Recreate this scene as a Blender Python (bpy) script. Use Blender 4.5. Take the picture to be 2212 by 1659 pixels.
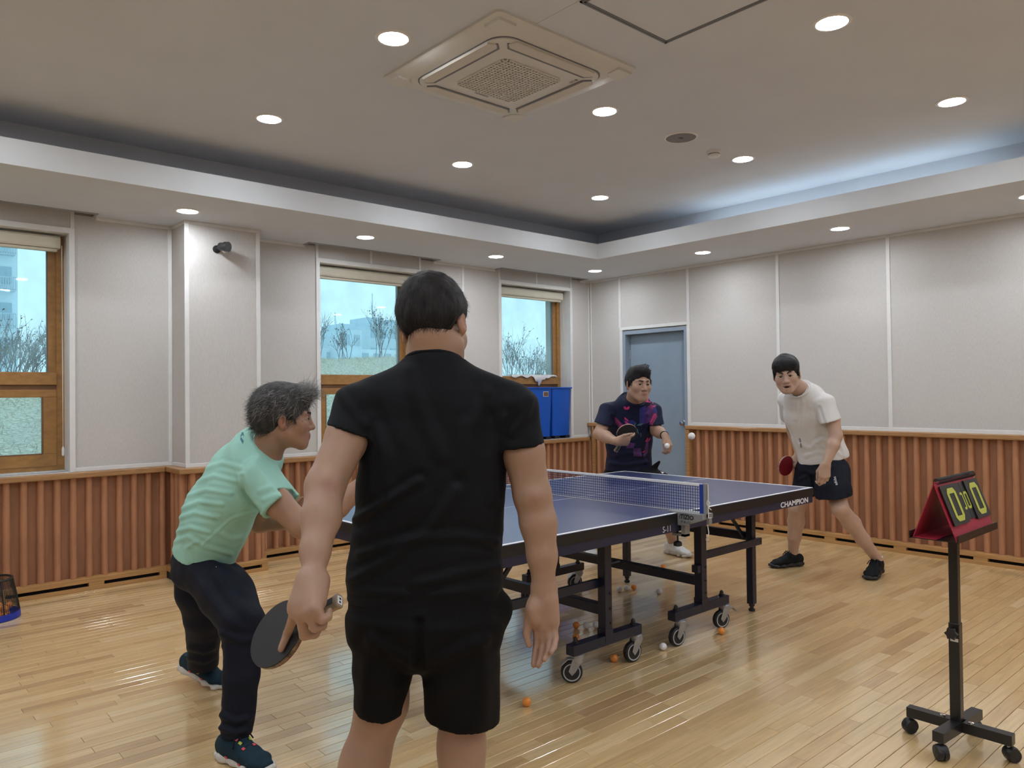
import bpy, bmesh, math, random
import numpy as np
from mathutils import Vector, Matrix
from mathutils.bvhtree import BVHTree
for _o in list(bpy.data.objects): bpy.data.objects.remove(_o)
SC = bpy.context.scene
COL = SC.collection
PI = math.pi
rnd = random.Random(7)

# ---------------------------------------------------------------- camera, sky, exposure
FPX = 1645.72
CAMZ = 1.3727
_R = Vector((0.66481263, 0.74692349, -0.01137801))
_U = Vector((0.01656733, 0.00048502, 0.99986263))
_F = Vector((-0.74682641, 0.66490981, 0.01205209))
CAM = Vector((0, 0, CAMZ))
cd = bpy.data.cameras.new('camera'); cam = bpy.data.objects.new('camera', cd); COL.objects.link(cam)
cd.sensor_fit = 'HORIZONTAL'; cd.sensor_width = 36.0; cd.lens = FPX / 2212 * 36.0
cd.clip_start = 0.05; cd.clip_end = 600
cam.matrix_world = Matrix(((_R.x, _U.x, -_F.x, 0), (_R.y, _U.y, -_F.y, 0), (_R.z, _U.z, -_F.z, CAMZ), (0, 0, 0, 1)))
SC.camera = cam
w = bpy.data.worlds.new('overcast_sky'); SC.world = w; w.use_nodes = True
_n = w.node_tree.nodes; _l = w.node_tree.links
bg = _n['Background']
_tc = _n.new('ShaderNodeTexCoord'); _nz = _n.new('ShaderNodeTexNoise'); _rp = _n.new('ShaderNodeValToRGB')
_nz.inputs['Scale'].default_value = 2.2; _nz.inputs['Detail'].default_value = 3
_rp.color_ramp.elements[0].color = (0.54, 0.83, 1.0, 1); _rp.color_ramp.elements[1].color = (0.60, 0.89, 1.0, 1)
_l.new(_tc.outputs['Generated'], _nz.inputs['Vector']); _l.new(_nz.outputs['Fac'], _rp.inputs['Fac']); _l.new(_rp.outputs['Color'], bg.inputs['Color'])
bg.inputs['Strength'].default_value = 0.98
SC.view_settings.view_transform = 'Standard'; SC.view_settings.look = 'None'
SC.view_settings.gamma = 1.0; SC.view_settings.use_curve_mapping = False
SC.view_settings.exposure = 0.45
LAMP = 112.0       # radiance of a downlight lens
LAMPC = (0.93, 0.985, 1.05)

def ray(u, v):
    return _F + _R * ((u - 1106) / FPX) + _U * ((829.5 - v) / FPX)
def at(u, v, d=None, x=None, y=None, z=None):
    r = ray(u, v)
    if d is not None: t = d
    elif x is not None: t = x / r.x
    elif y is not None: t = y / r.y
    else: t = (z - CAMZ) / r.z
    return CAM + r * t

# ---------------------------------------------------------------- materials
def mk(name, col, rough=0.5, metal=0.0, var=0.0, vs=12.0, stretch=(1, 1, 1), bump=0.0, bs=80.0, bstretch=None,
       spec=0.5, coat=0.0, emis=0.0, sheen=0.0, col2=None, sss=0.0, coord='Object'):
    m = bpy.data.materials.new(name); m.use_nodes = True
    nt = m.node_tree; n = nt.nodes; l = nt.links; b = n['Principled BSDF']
    c = tuple(col) + (1,)
    b.inputs['Base Color'].default_value = c; b.inputs['Roughness'].default_value = rough
    b.inputs['Metallic'].default_value = metal; b.inputs['Specular IOR Level'].default_value = spec
    b.inputs['Coat Weight'].default_value = coat; b.inputs['Coat Roughness'].default_value = 0.12
    if sheen: b.inputs['Sheen Weight'].default_value = sheen; b.inputs['Sheen Roughness'].default_value = 0.5
    if sss:
        b.inputs['Subsurface Weight'].default_value = sss; b.inputs['Subsurface Radius'].default_value = (1, 0.35, 0.2); b.inputs['Subsurface Scale'].default_value = 0.006
    if emis:
        b.inputs['Emission Color'].default_value = c; b.inputs['Emission Strength'].default_value = emis
    tc = n.new('ShaderNodeTexCoord')
    def noise(scale, st, det=4):
        mp = n.new('ShaderNodeMapping'); mp.inputs['Scale'].default_value = st
        nz = n.new('ShaderNodeTexNoise'); nz.inputs['Scale'].default_value = scale; nz.inputs['Detail'].default_value = det
        l.new(tc.outputs[coord], mp.inputs['Vector']); l.new(mp.outputs['Vector'], nz.inputs['Vector'])
        return nz
    if var or col2:
        nz = noise(vs, stretch); r = n.new('ShaderNodeValToRGB')
        c2 = col2 if col2 else tuple(min(1, k * (1 + var)) for k in col)
        c1 = col if col2 else tuple(k * (1 - var) for k in col)
        r.color_ramp.elements[0].position = 0.3; r.color_ramp.elements[1].position = 0.7
        r.color_ramp.elements[0].color = tuple(c1) + (1,); r.color_ramp.elements[1].color = tuple(c2) + (1,)
        l.new(nz.outputs['Fac'], r.inputs['Fac']); l.new(r.outputs['Color'], b.inputs['Base Color'])
    if bump:
        nz2 = noise(bs, bstretch or stretch, 3); bp = n.new('ShaderNodeBump'); bp.inputs['Strength'].default_value = bump; bp.inputs['Distance'].default_value = 0.002
        l.new(nz2.outputs['Fac'], bp.inputs['Height']); l.new(bp.outputs['Normal'], b.inputs['Normal'])
    return m

def plank_mat():
    m = bpy.data.materials.new('oak_plank'); m.use_nodes = True
    nt = m.node_tree; n = nt.nodes; l = nt.links; b = n['Principled BSDF']
    geo = n.new('ShaderNodeNewGeometry'); oi = n.new('ShaderNodeObjectInfo')
    ad = n.new('ShaderNodeMath'); ad.operation = 'ADD'; fr = n.new('ShaderNodeMath'); fr.operation = 'FRACT'
    l.new(geo.outputs['Random Per Island'], ad.inputs[0]); l.new(oi.outputs['Random'], ad.inputs[1]); l.new(ad.outputs[0], fr.inputs[0])
    rp = n.new('ShaderNodeValToRGB'); e = rp.color_ramp.elements
    cols = [(0.0, (0.54, 0.345, 0.160)), (0.12, (0.66, 0.440, 0.205)), (0.45, (0.72, 0.495, 0.235)), (0.8, (0.76, 0.540, 0.270)), (1.0, (0.82, 0.610, 0.335))]
    e[0].position = 0; e[0].color = cols[0][1] + (1,); e[1].position = 1; e[1].color = cols[-1][1] + (1,)
    for p_, c_ in cols[1:-1]:
        q = e.new(p_); q.color = c_ + (1,)
    l.new(fr.outputs[0], rp.inputs['Fac'])
    # grain along the board
    cmb = n.new('ShaderNodeVectorMath'); cmb.operation = 'MULTIPLY'; cmb.inputs[1].default_value = (34, 2.2, 1)
    off = n.new('ShaderNodeVectorMath'); off.operation = 'ADD'
    sc = n.new('ShaderNodeMath'); sc.operation = 'MULTIPLY'; sc.inputs[1].default_value = 57.0
    l.new(fr.outputs[0], sc.inputs[0]); l.new(geo.outputs['Position'], cmb.inputs[0]); l.new(cmb.outputs[0], off.inputs[0]); l.new(sc.outputs[0], off.inputs[1])
    nz = n.new('ShaderNodeTexNoise'); nz.inputs['Scale'].default_value = 1.6; nz.inputs['Detail'].default_value = 6; nz.inputs['Distortion'].default_value = 0.6
    l.new(off.outputs[0], nz.inputs['Vector'])
    gr = n.new('ShaderNodeValToRGB'); gr.color_ramp.elements[0].position = 0.32; gr.color_ramp.elements[1].position = 0.68
    gr.color_ramp.elements[0].color = (0.84, 0.84, 0.84, 1); gr.color_ramp.elements[1].color = (1.06, 1.06, 1.06, 1)
    l.new(nz.outputs['Fac'], gr.inputs['Fac'])
    mx = n.new('ShaderNodeMix'); mx.data_type = 'RGBA'; mx.blend_type = 'MULTIPLY'; mx.inputs[0].default_value = 1
    l.new(rp.outputs['Color'], mx.inputs[6]); l.new(gr.outputs['Color'], mx.inputs[7])
    # scuffs: thin dark scratches and pale worn patches
    sv = n.new('ShaderNodeVectorMath'); sv.operation = 'MULTIPLY'; sv.inputs[1].default_value = (70, 13, 1); l.new(geo.outputs['Position'], sv.inputs[0])
    s1 = n.new('ShaderNodeTexNoise'); s1.inputs['Scale'].default_value = 1.0; s1.inputs['Detail'].default_value = 5; s1.inputs['Distortion'].default_value = 2.5; l.new(sv.outputs[0], s1.inputs['Vector'])
    r1 = n.new('ShaderNodeValToRGB'); r1.color_ramp.elements[0].position = 0.69; r1.color_ramp.elements[1].position = 0.74
    r1.color_ramp.elements[0].color = (1, 1, 1, 1); r1.color_ramp.elements[1].color = (0.45, 0.42, 0.40, 1); l.new(s1.outputs['Fac'], r1.inputs['Fac'])
    mx2 = n.new('ShaderNodeMix'); mx2.data_type = 'RGBA'; mx2.blend_type = 'MULTIPLY'; mx2.inputs[0].default_value = 0.5
    l.new(mx.outputs[2], mx2.inputs[6]); l.new(r1.outputs['Color'], mx2.inputs[7])
    p1 = n.new('ShaderNodeTexNoise'); p1.inputs['Scale'].default_value = 1.3; p1.inputs['Detail'].default_value = 4; l.new(geo.outputs['Position'], p1.inputs['Vector'])
    r2 = n.new('ShaderNodeValToRGB'); r2.color_ramp.elements[0].position = 0.60; r2.color_ramp.elements[1].position = 0.80
    r2.color_ramp.elements[0].color = (0, 0, 0, 1); r2.color_ramp.elements[1].color = (0.02, 0.02, 0.02, 1); l.new(p1.outputs['Fac'], r2.inputs['Fac'])
    mx3 = n.new('ShaderNodeMix'); mx3.data_type = 'RGBA'; l.new(r2.outputs['Color'], mx3.inputs[0]); l.new(mx2.outputs[2], mx3.inputs[6]); mx3.inputs[7].default_value = (0.70, 0.58, 0.44, 1)
    l.new(mx3.outputs[2], b.inputs['Base Color'])
    rr = n.new('ShaderNodeMapRange'); rr.inputs[3].default_value = 0.30; rr.inputs[4].default_value = 0.34
    l.new(p1.outputs['Fac'], rr.inputs[0]); l.new(rr.outputs[0], b.inputs['Roughness'])
    b.inputs['Specular IOR Level'].default_value = 0.5; b.inputs['Coat Weight'].default_value = 1.0; b.inputs['Coat Roughness'].default_value = 0.13; b.inputs['Coat IOR'].default_value = 2.1
    bp = n.new('ShaderNodeBump'); bp.inputs['Strength'].default_value = 0.10; bp.inputs['Distance'].default_value = 0.004
    l.new(p1.outputs['Fac'], bp.inputs['Height'])
    return m

def glass_mat():
    m = bpy.data.materials.new('window_glass'); m.use_nodes = True
    nt = m.node_tree; n = nt.nodes; l = nt.links; n.remove(n['Principled BSDF']); out = n['Material Output']
    tr = n.new('ShaderNodeBsdfTransparent'); tr.inputs['Color'].default_value = (0.90, 0.97, 0.98, 1)
    gl = n.new('ShaderNodeBsdfGlossy'); gl.inputs['Roughness'].default_value = 0.02; gl.inputs['Color'].default_value = (0.9, 0.95, 1, 1)
    fr = n.new('ShaderNodeFresnel'); fr.inputs['IOR'].default_value = 1.33
    mix = n.new('ShaderNodeMixShader'); l.new(fr.outputs[0], mix.inputs[0]); l.new(tr.outputs[0], mix.inputs[1]); l.new(gl.outputs[0], mix.inputs[2])
    df = n.new('ShaderNodeBsdfTranslucent'); df.inputs['Color'].default_value = (0.85, 0.95, 1, 1)
    tc = n.new('ShaderNodeTexCoord'); nz = n.new('ShaderNodeTexNoise'); nz.inputs['Scale'].default_value = 3; l.new(tc.outputs['Object'], nz.inputs['Vector'])
    mr = n.new('ShaderNodeMapRange'); mr.inputs[1].default_value = 0.35; mr.inputs[2].default_value = 0.75; mr.inputs[3].default_value = 0.03; mr.inputs[4].default_value = 0.22
    l.new(nz.outputs['Fac'], mr.inputs[0])
    m2 = n.new('ShaderNodeMixShader'); l.new(mr.outputs[0], m2.inputs[0]); l.new(mix.outputs[0], m2.inputs[1]); l.new(df.outputs[0], m2.inputs[2])
    l.new(m2.outputs[0], out.inputs['Surface'])
    return m

def emit_mat(name, col, s):
    m = bpy.data.materials.new(name); m.use_nodes = True; n = m.node_tree.nodes; l = m.node_tree.links
    n.remove(n['Principled BSDF']); e = n.new('ShaderNodeEmission'); e.inputs['Color'].default_value = tuple(col) + (1,); e.inputs['Strength'].default_value = s
    l.new(e.outputs[0], n['Material Output'].inputs['Surface']); return m

MT = {}
MT['fabric'] = mk('wall_fabric', (0.555, 0.535, 0.515), 0.95, var=0.07, vs=12, stretch=(26, 26, 3.0), bump=0.5, bs=150, bstretch=(3, 3, 0.5), spec=0.15)
MT['batten'] = mk('white_trim', (0.71, 0.71, 0.70), 0.45, var=0.03)
MT['backing'] = mk('wall_backing', (0.42, 0.39, 0.35), 0.9, var=0.05)
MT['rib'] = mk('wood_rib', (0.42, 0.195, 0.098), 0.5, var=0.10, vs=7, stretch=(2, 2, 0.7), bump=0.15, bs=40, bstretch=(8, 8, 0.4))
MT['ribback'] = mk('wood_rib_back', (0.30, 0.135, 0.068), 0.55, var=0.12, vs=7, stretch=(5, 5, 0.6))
MT['caprail'] = mk('oak_rail', (0.36, 0.190, 0.078), 0.38, var=0.22, vs=6, stretch=(2, 2, 26), coat=0.2)
MT['caprail_x'] = MT['caprail']
MT['plinth'] = mk('oak_plinth', (0.44, 0.235, 0.085), 0.45, var=0.2, vs=6, stretch=(1, 1, 30))
MT['ceil'] = mk('ceiling_paint', (0.605, 0.635, 0.690), 0.9, var=0.02, vs=3, spec=0.2)
MT['fascia'] = mk('fascia_paint', (0.66, 0.68, 0.70), 0.75, var=0.03, vs=4, spec=0.2)
MT['winwood'] = mk('window_wood', (0.33, 0.165, 0.048), 0.4, var=0.18, vs=5, stretch=(10, 3, 6), coat=0.25)
MT['winwood_dk'] = mk('window_wood_dark', (0.16, 0.075, 0.028), 0.5, var=0.2, vs=5)
MT['alu'] = mk('aluminium_sill', (0.62, 0.64, 0.65), 0.35, metal=0.6, var=0.08, vs=30)
MT['blind'] = mk('blind_ivory', (0.60, 0.57, 0.47), 0.5, var=0.03)
MT['dark'] = mk('black_void', (0.012, 0.012, 0.014), 0.8, var=0.1)
MT['door'] = mk('door_paint_grey', (0.235, 0.305, 0.385), 0.42, var=0.05, vs=4)
MT['doorframe'] = mk('door_frame_grey', (0.26, 0.32, 0.40), 0.42, var=0.05, vs=4)
MT['chrome'] = mk('chrome', (0.75, 0.75, 0.77), 0.12, metal=1.0, var=0.02)
MT['steel'] = mk('galvanised_steel', (0.42, 0.43, 0.45), 0.38, metal=0.75, var=0.08, vs=40)
MT['white_pl'] = mk('white_plastic', (0.72, 0.72, 0.70), 0.4, var=0.02)
MT['ac'] = mk('ac_plastic', (0.63, 0.62, 0.59), 0.5, var=0.02)
MT['ac_vane'] = mk('ac_vane', (0.60, 0.56, 0.49), 0.5, var=0.02)
MT['greyline'] = mk('grey_plastic', (0.16, 0.165, 0.18), 0.5, var=0.05)
MT['speaker'] = mk('speaker_grille', (0.19, 0.19, 0.20), 0.7, var=0.15, vs=200)
MT['plank'] = plank_mat()
MT['glass'] = glass_mat()
MT['lens'] = emit_mat('downlight_lens', LAMPC, LAMP)
MT['cove'] = emit_mat('cove_tube', (0.80, 0.93, 1.0), 7.0)
MT['black'] = mk('black_plastic', (0.014, 0.014, 0.016), 0.45, var=0.1)
MT['blackmetal'] = mk('black_painted_steel', (0.012, 0.012, 0.013), 0.32, var=0.1, vs=30)

# ---------------------------------------------------------------- mesh builder
class MB:
    def __init__(s): s.v = []; s.f = []
    def add(s, vs, fs):
        k = len(s.v); s.v += [tuple(x) for x in vs]; s.f += [tuple(i + k for i in f) for f in fs]; return s
    def box(s, x0, x1, y0, y1, z0, z1):
        if x0 > x1: x0, x1 = x1, x0
        if y0 > y1: y0, y1 = y1, y0
        if z0 > z1: z0, z1 = z1, z0
        return s.add([(x0, y0, z0), (x1, y0, z0), (x1, y1, z0), (x0, y1, z0), (x0, y0, z1), (x1, y0, z1), (x1, y1, z1), (x0, y1, z1)],
                     [(0, 3, 2, 1), (4, 5, 6, 7), (0, 1, 5, 4), (1, 2, 6, 5), (2, 3, 7, 6), (3, 0, 4, 7)])
    def bbox(s, x0, x1, y0, y1, z0, z1, b=0.004):
        """box with chamfered edges"""
        bm = bmesh.new(); bmesh.ops.create_cube(bm, size=1)
        for v in bm.verts:
            v.co = Vector(((x0 + x1) / 2 + v.co.x * abs(x1 - x0), (y0 + y1) / 2 + v.co.y * abs(y1 - y0), (z0 + z1) / 2 + v.co.z * abs(z1 - z0)))
        bmesh.ops.bevel(bm, geom=list(bm.edges), offset=b, segments=2, profile=0.5, affect='EDGES')
        return s.bm(bm)
    def bm(s, bm, mtx=None):
        bm.verts.index_update()
        vs = [(mtx @ v.co if mtx else v.co) for v in bm.verts]; fs = [[v.index for v in f.verts] for f in bm.faces]
        bm.free(); return s.add([tuple(v) for v in vs], fs)
    def beam(s, a, b, wd, ht, up=(0, 0, 1)):
        a = Vector(a); b = Vector(b); d = (b - a).normalized(); up = Vector(up)
        sd = d.cross(up).normalized(); up = sd.cross(d)
        vs = [p + sd * (i * wd / 2) + up * (j * ht / 2) for p in (a, b) for i, j in ((-1, -1), (1, -1), (1, 1), (-1, 1))]
        return s.add(vs, [(0, 1, 2, 3), (7, 6, 5, 4), (0, 4, 5, 1), (1, 5, 6, 2), (2, 6, 7, 3), (3, 7, 4, 0)])
    def tube(s, pts, r, n=8, cap=True):
        pts = [Vector(p) for p in pts]; rs = r if isinstance(r, (list, tuple)) else [r] * len(pts)
        t0 = (pts[1] - pts[0]).normalized(); ref = Vector((0, 0, 1)) if abs(t0.z) < 0.9 else Vector((1, 0, 0))
        u = t0.cross(ref).normalized(); vs = []
        for i, p in enumerate(pts):
            t = (pts[min(i + 1, len(pts) - 1)] - pts[max(i - 1, 0)]).normalized()
            u = (u - t * u.dot(t)).normalized(); v = t.cross(u)
            vs += [p + (u * math.cos(2 * PI * k / n) + v * math.sin(2 * PI * k / n)) * rs[i] for k in range(n)]
        fs = []
        for i in range(len(pts) - 1):
            for k in range(n):
                a = i * n + k; b = i * n + (k + 1) % n; fs.append((a, b, b + n, a + n))
        if cap: fs.append(tuple(range(n))[::-1]); fs.append(tuple(range((len(pts) - 1) * n, len(pts) * n)))
        return s.add(vs, fs)
    def lathe(s, prof, c=(0, 0, 0), axis=(0, 0, 1), n=24, cap=True):
        ax = Vector(axis).normalized(); ref = Vector((0, 0, 1)) if abs(ax.z) < 0.9 else Vector((1, 0, 0))
        u = ax.cross(ref).normalized(); v = ax.cross(u); c = Vector(c); vs = []; fs = []
        for r, h in prof: vs += [c + ax * h + (u * math.cos(2 * PI * k / n) + v * math.sin(2 * PI * k / n)) * r for k in range(n)]
        for i in range(len(prof) - 1):
            for k in range(n):
                a = i * n + k; b = i * n + (k + 1) % n; fs.append((a, b, b + n, a + n))
        if cap and prof[0][0] > 1e-6: fs.append(tuple(range(n))[::-1])
        if cap and prof[-1][0] > 1e-6: fs.append(tuple(range((len(prof) - 1) * n, len(prof) * n)))
        return s.add(vs, fs)
    def sphere(s, c, r, n=16, m=10, sq=(1, 1, 1)):
        c = Vector(c); vs = [c + Vector((0, 0, r * sq[2]))]; fs = []
        for i in range(1, m):
            t = PI * i / m
            vs += [c + Vector((r * sq[0] * math.sin(t) * math.cos(2 * PI * k / n), r * sq[1] * math.sin(t) * math.sin(2 * PI * k / n), r * sq[2] * math.cos(t))) for k in range(n)]
        vs.append(c - Vector((0, 0, r * sq[2]))); L = len(vs) - 1
        for k in range(n):
            fs.append((0, 1 + k, 1 + (k + 1) % n)); fs.append((L, L - n + (k + 1) % n, L - n + k))
        for i in range(m - 2):
            for k in range(n):
                a = 1 + i * n + k; b = 1 + i * n + (k + 1) % n; fs.append((a, a + n, b + n, b))
        return s.add(vs, fs)
    def prism(s, poly, o, ex, ey, ez, t):
        """poly in (ex,ey) plane extruded t along ez"""
        o = Vector(o); ex = Vector(ex); ey = Vector(ey); ez = Vector(ez); n = len(poly)
        vs = [o + ex * p[0] + ey * p[1] for p in poly] + [o + ex * p[0] + ey * p[1] + ez * t for p in poly]
        return s.add(vs, [tuple(range(n))[::-1], tuple(range(n, 2 * n))] + [(i, (i + 1) % n, (i + 1) % n + n, i + n) for i in range(n)])
    def xf(s, m):
        s.v = [tuple(m @ Vector(v)) for v in s.v]; return s

WL = {}
def put(o, parent=None, label=None, cat=None, group=None, kind=None):
    COL.objects.link(o)
    if parent is not None: o.parent = parent
    if label: o['label'] = label
    if cat: o['category'] = cat
    if group: o['group'] = group
    if kind: o['kind'] = kind
    return o
def mesh_of(name, mb, mats, smooth=False, off=None, fm=None):
    me = bpy.data.meshes.new(name)
    vs = mb.v if off is None else [(x - off[0], y - off[1], z - off[2]) for x, y, z in mb.v]
    me.from_pydata(vs, [], mb.f); me.update()
    bm = bmesh.new(); bm.from_mesh(me); bmesh.ops.recalc_face_normals(bm, faces=bm.faces); bm.to_mesh(me); bm.free()
    for m in (mats if isinstance(mats, (list, tuple)) else [mats]): me.materials.append(m)
    if smooth:
        me.polygons.foreach_set('use_smooth', [True] * len(me.polygons))
        if smooth != 'all':
            try: me.set_sharp_from_angle(angle=math.radians(38))
            except Exception: pass
    return me
def wloc(o):
    return WL.get(o.name, Vector((0, 0, 0)))
def part(name, mb, mat, parent=None, smooth=False, world=True, at_=None, **kw):
    """one mesh object; vertices given in world coordinates (world=True) or in the parent's frame"""
    pl = wloc(parent) if parent is not None else Vector((0, 0, 0))
    if world:
        me0 = np.array(mb.v); c = Vector(at_) if at_ is not None else Vector(((me0[:, 0].min() + me0[:, 0].max()) / 2, (me0[:, 1].min() + me0[:, 1].max()) / 2, me0[:, 2].min()))
        o = bpy.data.objects.new(name, mesh_of(name, mb, mat, smooth, c)); o.location = c - pl
        put(o, parent, **kw); WL[o.name] = c
    else:
        o = bpy.data.objects.new(name, mesh_of(name, mb, mat, smooth)); put(o, parent, **kw); WL[o.name] = pl
    return o
def inst(name, me, loc, parent=None, rot=None, scale=None, **kw):
    o = bpy.data.objects.new(name, me); pl = wloc(parent) if parent is not None else Vector((0, 0, 0))
    o.location = Vector(loc) - pl
    if rot: o.rotation_euler = rot
    if scale: o.scale = scale
    put(o, parent, **kw); WL[o.name] = Vector(loc); return o
def thing(name, loc, label, cat, group=None, kind=None):
    o = bpy.data.objects.new(name, None); o.empty_display_size = 0.1; o.location = loc
    put(o, None, label, cat, group, kind); WL[o.name] = Vector(loc); return o
def clone(root, loc, label, group=None, rotz=None):
    r = root.copy(); COL.objects.link(r); r.location = loc; r['label'] = label
    if group: r['group'] = group
    if rotz is not None: r.rotation_euler = (0, 0, rotz)
    WL[r.name] = Vector(loc)
    for ch in list(root.children):
        c = ch.copy(); COL.objects.link(c); c.parent = r
        for g in list(ch.children):
            d = g.copy(); COL.objects.link(d); d.parent = c
    return r

def text_mb(txt, size, o, ex, ey, ez, depth=0.0008, bold=0.0, sx=1.0, align='LEFT', shear=0.0):
    """lettering as thin raised print: o origin, ex reading direction, ey up, ez out of the surface"""
    cu = bpy.data.curves.new('lettering', 'FONT'); cu.body = txt; cu.size = size; cu.align_x = align; cu.offset = bold; cu.resolution_u = 3; cu.shear = shear
    ob = bpy.data.objects.new('lettering', cu); COL.objects.link(ob)
    dg = bpy.context.evaluated_depsgraph_get(); me = bpy.data.meshes.new_from_object(ob.evaluated_get(dg))
    o = Vector(o); ex = Vector(ex); ey = Vector(ey); ez = Vector(ez)
    mb = MB(); mb.add([o + ex * (v.co.x * sx) + ey * v.co.y + ez * depth for v in me.vertices], [tuple(p.vertices) for p in me.polygons])
    bpy.data.objects.remove(ob); bpy.data.meshes.remove(me); bpy.data.curves.remove(cu)
    return mb
# ================================================================ ROOM SHELL
XL, YR, ZS, ZC = -6.152, 6.733, 2.692, 3.05       # window wall, door wall, soffit, ceiling
XR, YB = 3.3, -3.6                                 # the two walls behind the viewer
TX0, TY1, TX1, TY0 = -5.06, 5.66, 2.2, -2.5        # ceiling tray opening
CX0, CY1, CX1, CY0 = -5.445, 6.08, 2.6, -2.9       # cove back walls

# ---- floor: dark slab, 300 largest boards as objects, the rest joined
floor = part('floor', MB().box(XL - 0.02, XR, YB, YR + 0.25, -0.12, -0.006), mk('joint_dirt', (0.05, 0.03, 0.018), 0.8, var=0.2), label='varnished light oak strip floor of the hall', cat='floor', kind='structure')
PW = 0.0632
def plank_mesh():
    mb = MB(); b = 0.0012
    x = 0.5 - b / PW
    mb.add([(-x, -0.5, 1), (x, -0.5, 1), (x, 0.5, 1), (-x, 0.5, 1), (-0.5, -0.5, 0.9), (0.5, -0.5, 0.9), (0.5, 0.5, 0.9), (-0.5, 0.5, 0.9), (-0.5, -0.5, 0), (0.5, -0.5, 0), (0.5, 0.5, 0), (-0.5, 0.5, 0)],
           [(0, 1, 2, 3), (4, 5, 1, 0), (5, 6, 2, 1), (6, 7, 3, 2), (7, 4, 0, 3), (8, 9, 5, 4), (9, 10, 6, 5), (10, 11, 7, 6), (11, 8, 4, 7)])
    return mb
pm = mesh_of('plank', plank_mesh(), MT['plank'])
boards = []
r0 = random.Random(3); nrow = int((XR - XL) / PW) + 1
for i in range(nrow):
    x = XL + 0.01 + (i + 0.5) * PW; y = YB - r0.random() * 0.6
    while y < YR + 0.2:
        ln = r0.choice((0.28, 0.35, 0.42, 0.5, 0.6, 0.72, 0.9)) * (0.9 + 0.2 * r0.random())
        a, b = max(y, YB), min(y + ln, YR + 0.2); y += ln
        if b - a > 0.03 and x < XR - 0.03: boards.append((x, a, b))
def seen(bd):
    x, a, b = bd; d = Vector((x, (a + b) / 2, 0)) - CAM; dz = d.dot(_F)
    if dz < 0.3: return 0
    u = 1106 + FPX * d.dot(_R) / dz; v = 829.5 - FPX * d.dot(_U) / dz
    if not (-30 < u < 2240 and 840 < v < 1680): return 0
    return (b - a) * PW / dz ** 3
boards.sort(key=seen, reverse=True)
for k, (x, a, b) in enumerate(boards[:300]):
    inst('plank', pm, (x, (a + b) / 2, -0.0115), floor, scale=(PW - 0.0020, b - a - 0.0018, 0.0115 + r0.uniform(-0.0003, 0.0003)))
rest = MB(); pv = plank_mesh()
for x, a, b in boards[300:]:
    z = 0.0115 + r0.uniform(-0.0003, 0.0003); Wd = PW - 0.0020; L = b - a - 0.0018; cy = (a + b) / 2
    rest.add([(x + vx * Wd, cy + vy * L, -0.0115 + vz * z) for vx, vy, vz in pv.v], pv.f)
po = bpy.data.objects.new('planks', mesh_of('planks', rest, MT['plank'])); put(po, floor, kind='stuff'); po.location = -wloc(floor)

# ---- ribs (half-round wainscot bars): shared meshes, bar stands on the plinth
RZ0, RZL, RZR = 0.088, 0.805, 0.976
def rib_mesh(h):
    mb = MB(); n = 9; pr = []
    for k in range(n):
        t = PI * k / (n - 1); pr.append((0.0225 * math.cos(t), 0.012 + 0.026 * math.sin(t) ** 0.8))
    pr = [(0.0225, 0)] + pr + [(-0.0225, 0)]
    vs = [(x, -y, 0) for x, y in pr] + [(x, -y, h) for x, y in pr]; m = len(pr)
    fs = [(i, i + 1, i + 1 + m, i + m) for i in range(m - 1)] + [tuple(range(m)), tuple(range(m, 2 * m))[::-1]]
    mb.add(vs, fs); return mesh_of('rib', mb, MT['rib'], smooth=True)
ribL, ribR = rib_mesh(RZL - RZ0), rib_mesh(RZR - RZ0)

# ---- window wall
W = [(0.20, 1.255), (3.207, 4.262), (5.328, 6.386)]       # openings along y
WZ0, WZ1 = 0.845, 2.553
mb = MB(); xa, xb = XL - 0.40, XL - 0.012
ys = [YB] + [q for wv in W for q in wv] + [YR + 0.3]
for i in range(0, len(ys), 2): mb.box(xa, xb, ys[i], ys[i + 1], -0.1, 3.3)
for a, b in W: mb.box(xa, xb, a, b, -0.1, WZ0); mb.box(xa, xb, a, b, WZ1, 3.3)
wallL = part('wall_left', mb, MT['backing'], at_=(XL, 0, 0), label='window wall covered in beige woven panels above ribbed wood', cat='wall', kind='structure')
def panelL(y0, y1, z0, z1, x=XL): part('fabric_panel', MB().bbox(x - 0.012, x, y0, y1, z0, z1, 0.003), MT['fabric'], wallL)
def battenL(y0, y1, z0, z1, x=XL, p=0.008): part('trim_strip', MB().bbox(x - 0.006, x + p, y0, y1, z0, z1, 0.002), MT['batten'], wallL)
PIL = (1.957, 2.524, -5.845)       # pilaster: y range and face
B0, B1, T0 = 0.846, 0.874, 2.668
PZ = 2.85                           # fabric carries on up inside the curtain pockets
for y0, y1, zt in [(-3.5, -2.2, ZS), (-2.2, -1.0, ZS), (-1.0, 0.17, PZ), (1.288, PIL[0], ZS), (PIL[1], 3.175, ZS), (4.298, 4.815, ZS), (4.815, 5.298, ZS), (6.418, YR, ZS)]:
    panelL(y0, y1, B0, zt)
    if zt == ZS or True: battenL(y0, y1, B0, B1)
for a, b in W:
    mid = (a + b) / 2 if a > 1 else b - 0.75
    panelL(a - 0.03, mid, 2.585, PZ); panelL(mid, b + 0.03, 2.585, PZ)
    battenL(mid - 0.012, mid + 0.012, 2.59, PZ)
    battenL(a - 0.034, b + 0.034, WZ1 - 0.004, 2.588, p=0.014)                  # head
    battenL(a - 0.034, a + 0.002, B0, WZ1, p=0.014); battenL(b - 0.002, b + 0.034, B0, WZ1, p=0.014)   # jambs
    battenL(a - 0.034, a - 0.008, 2.588, PZ); battenL(b + 0.008, b + 0.034, 2.588, PZ)
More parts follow.
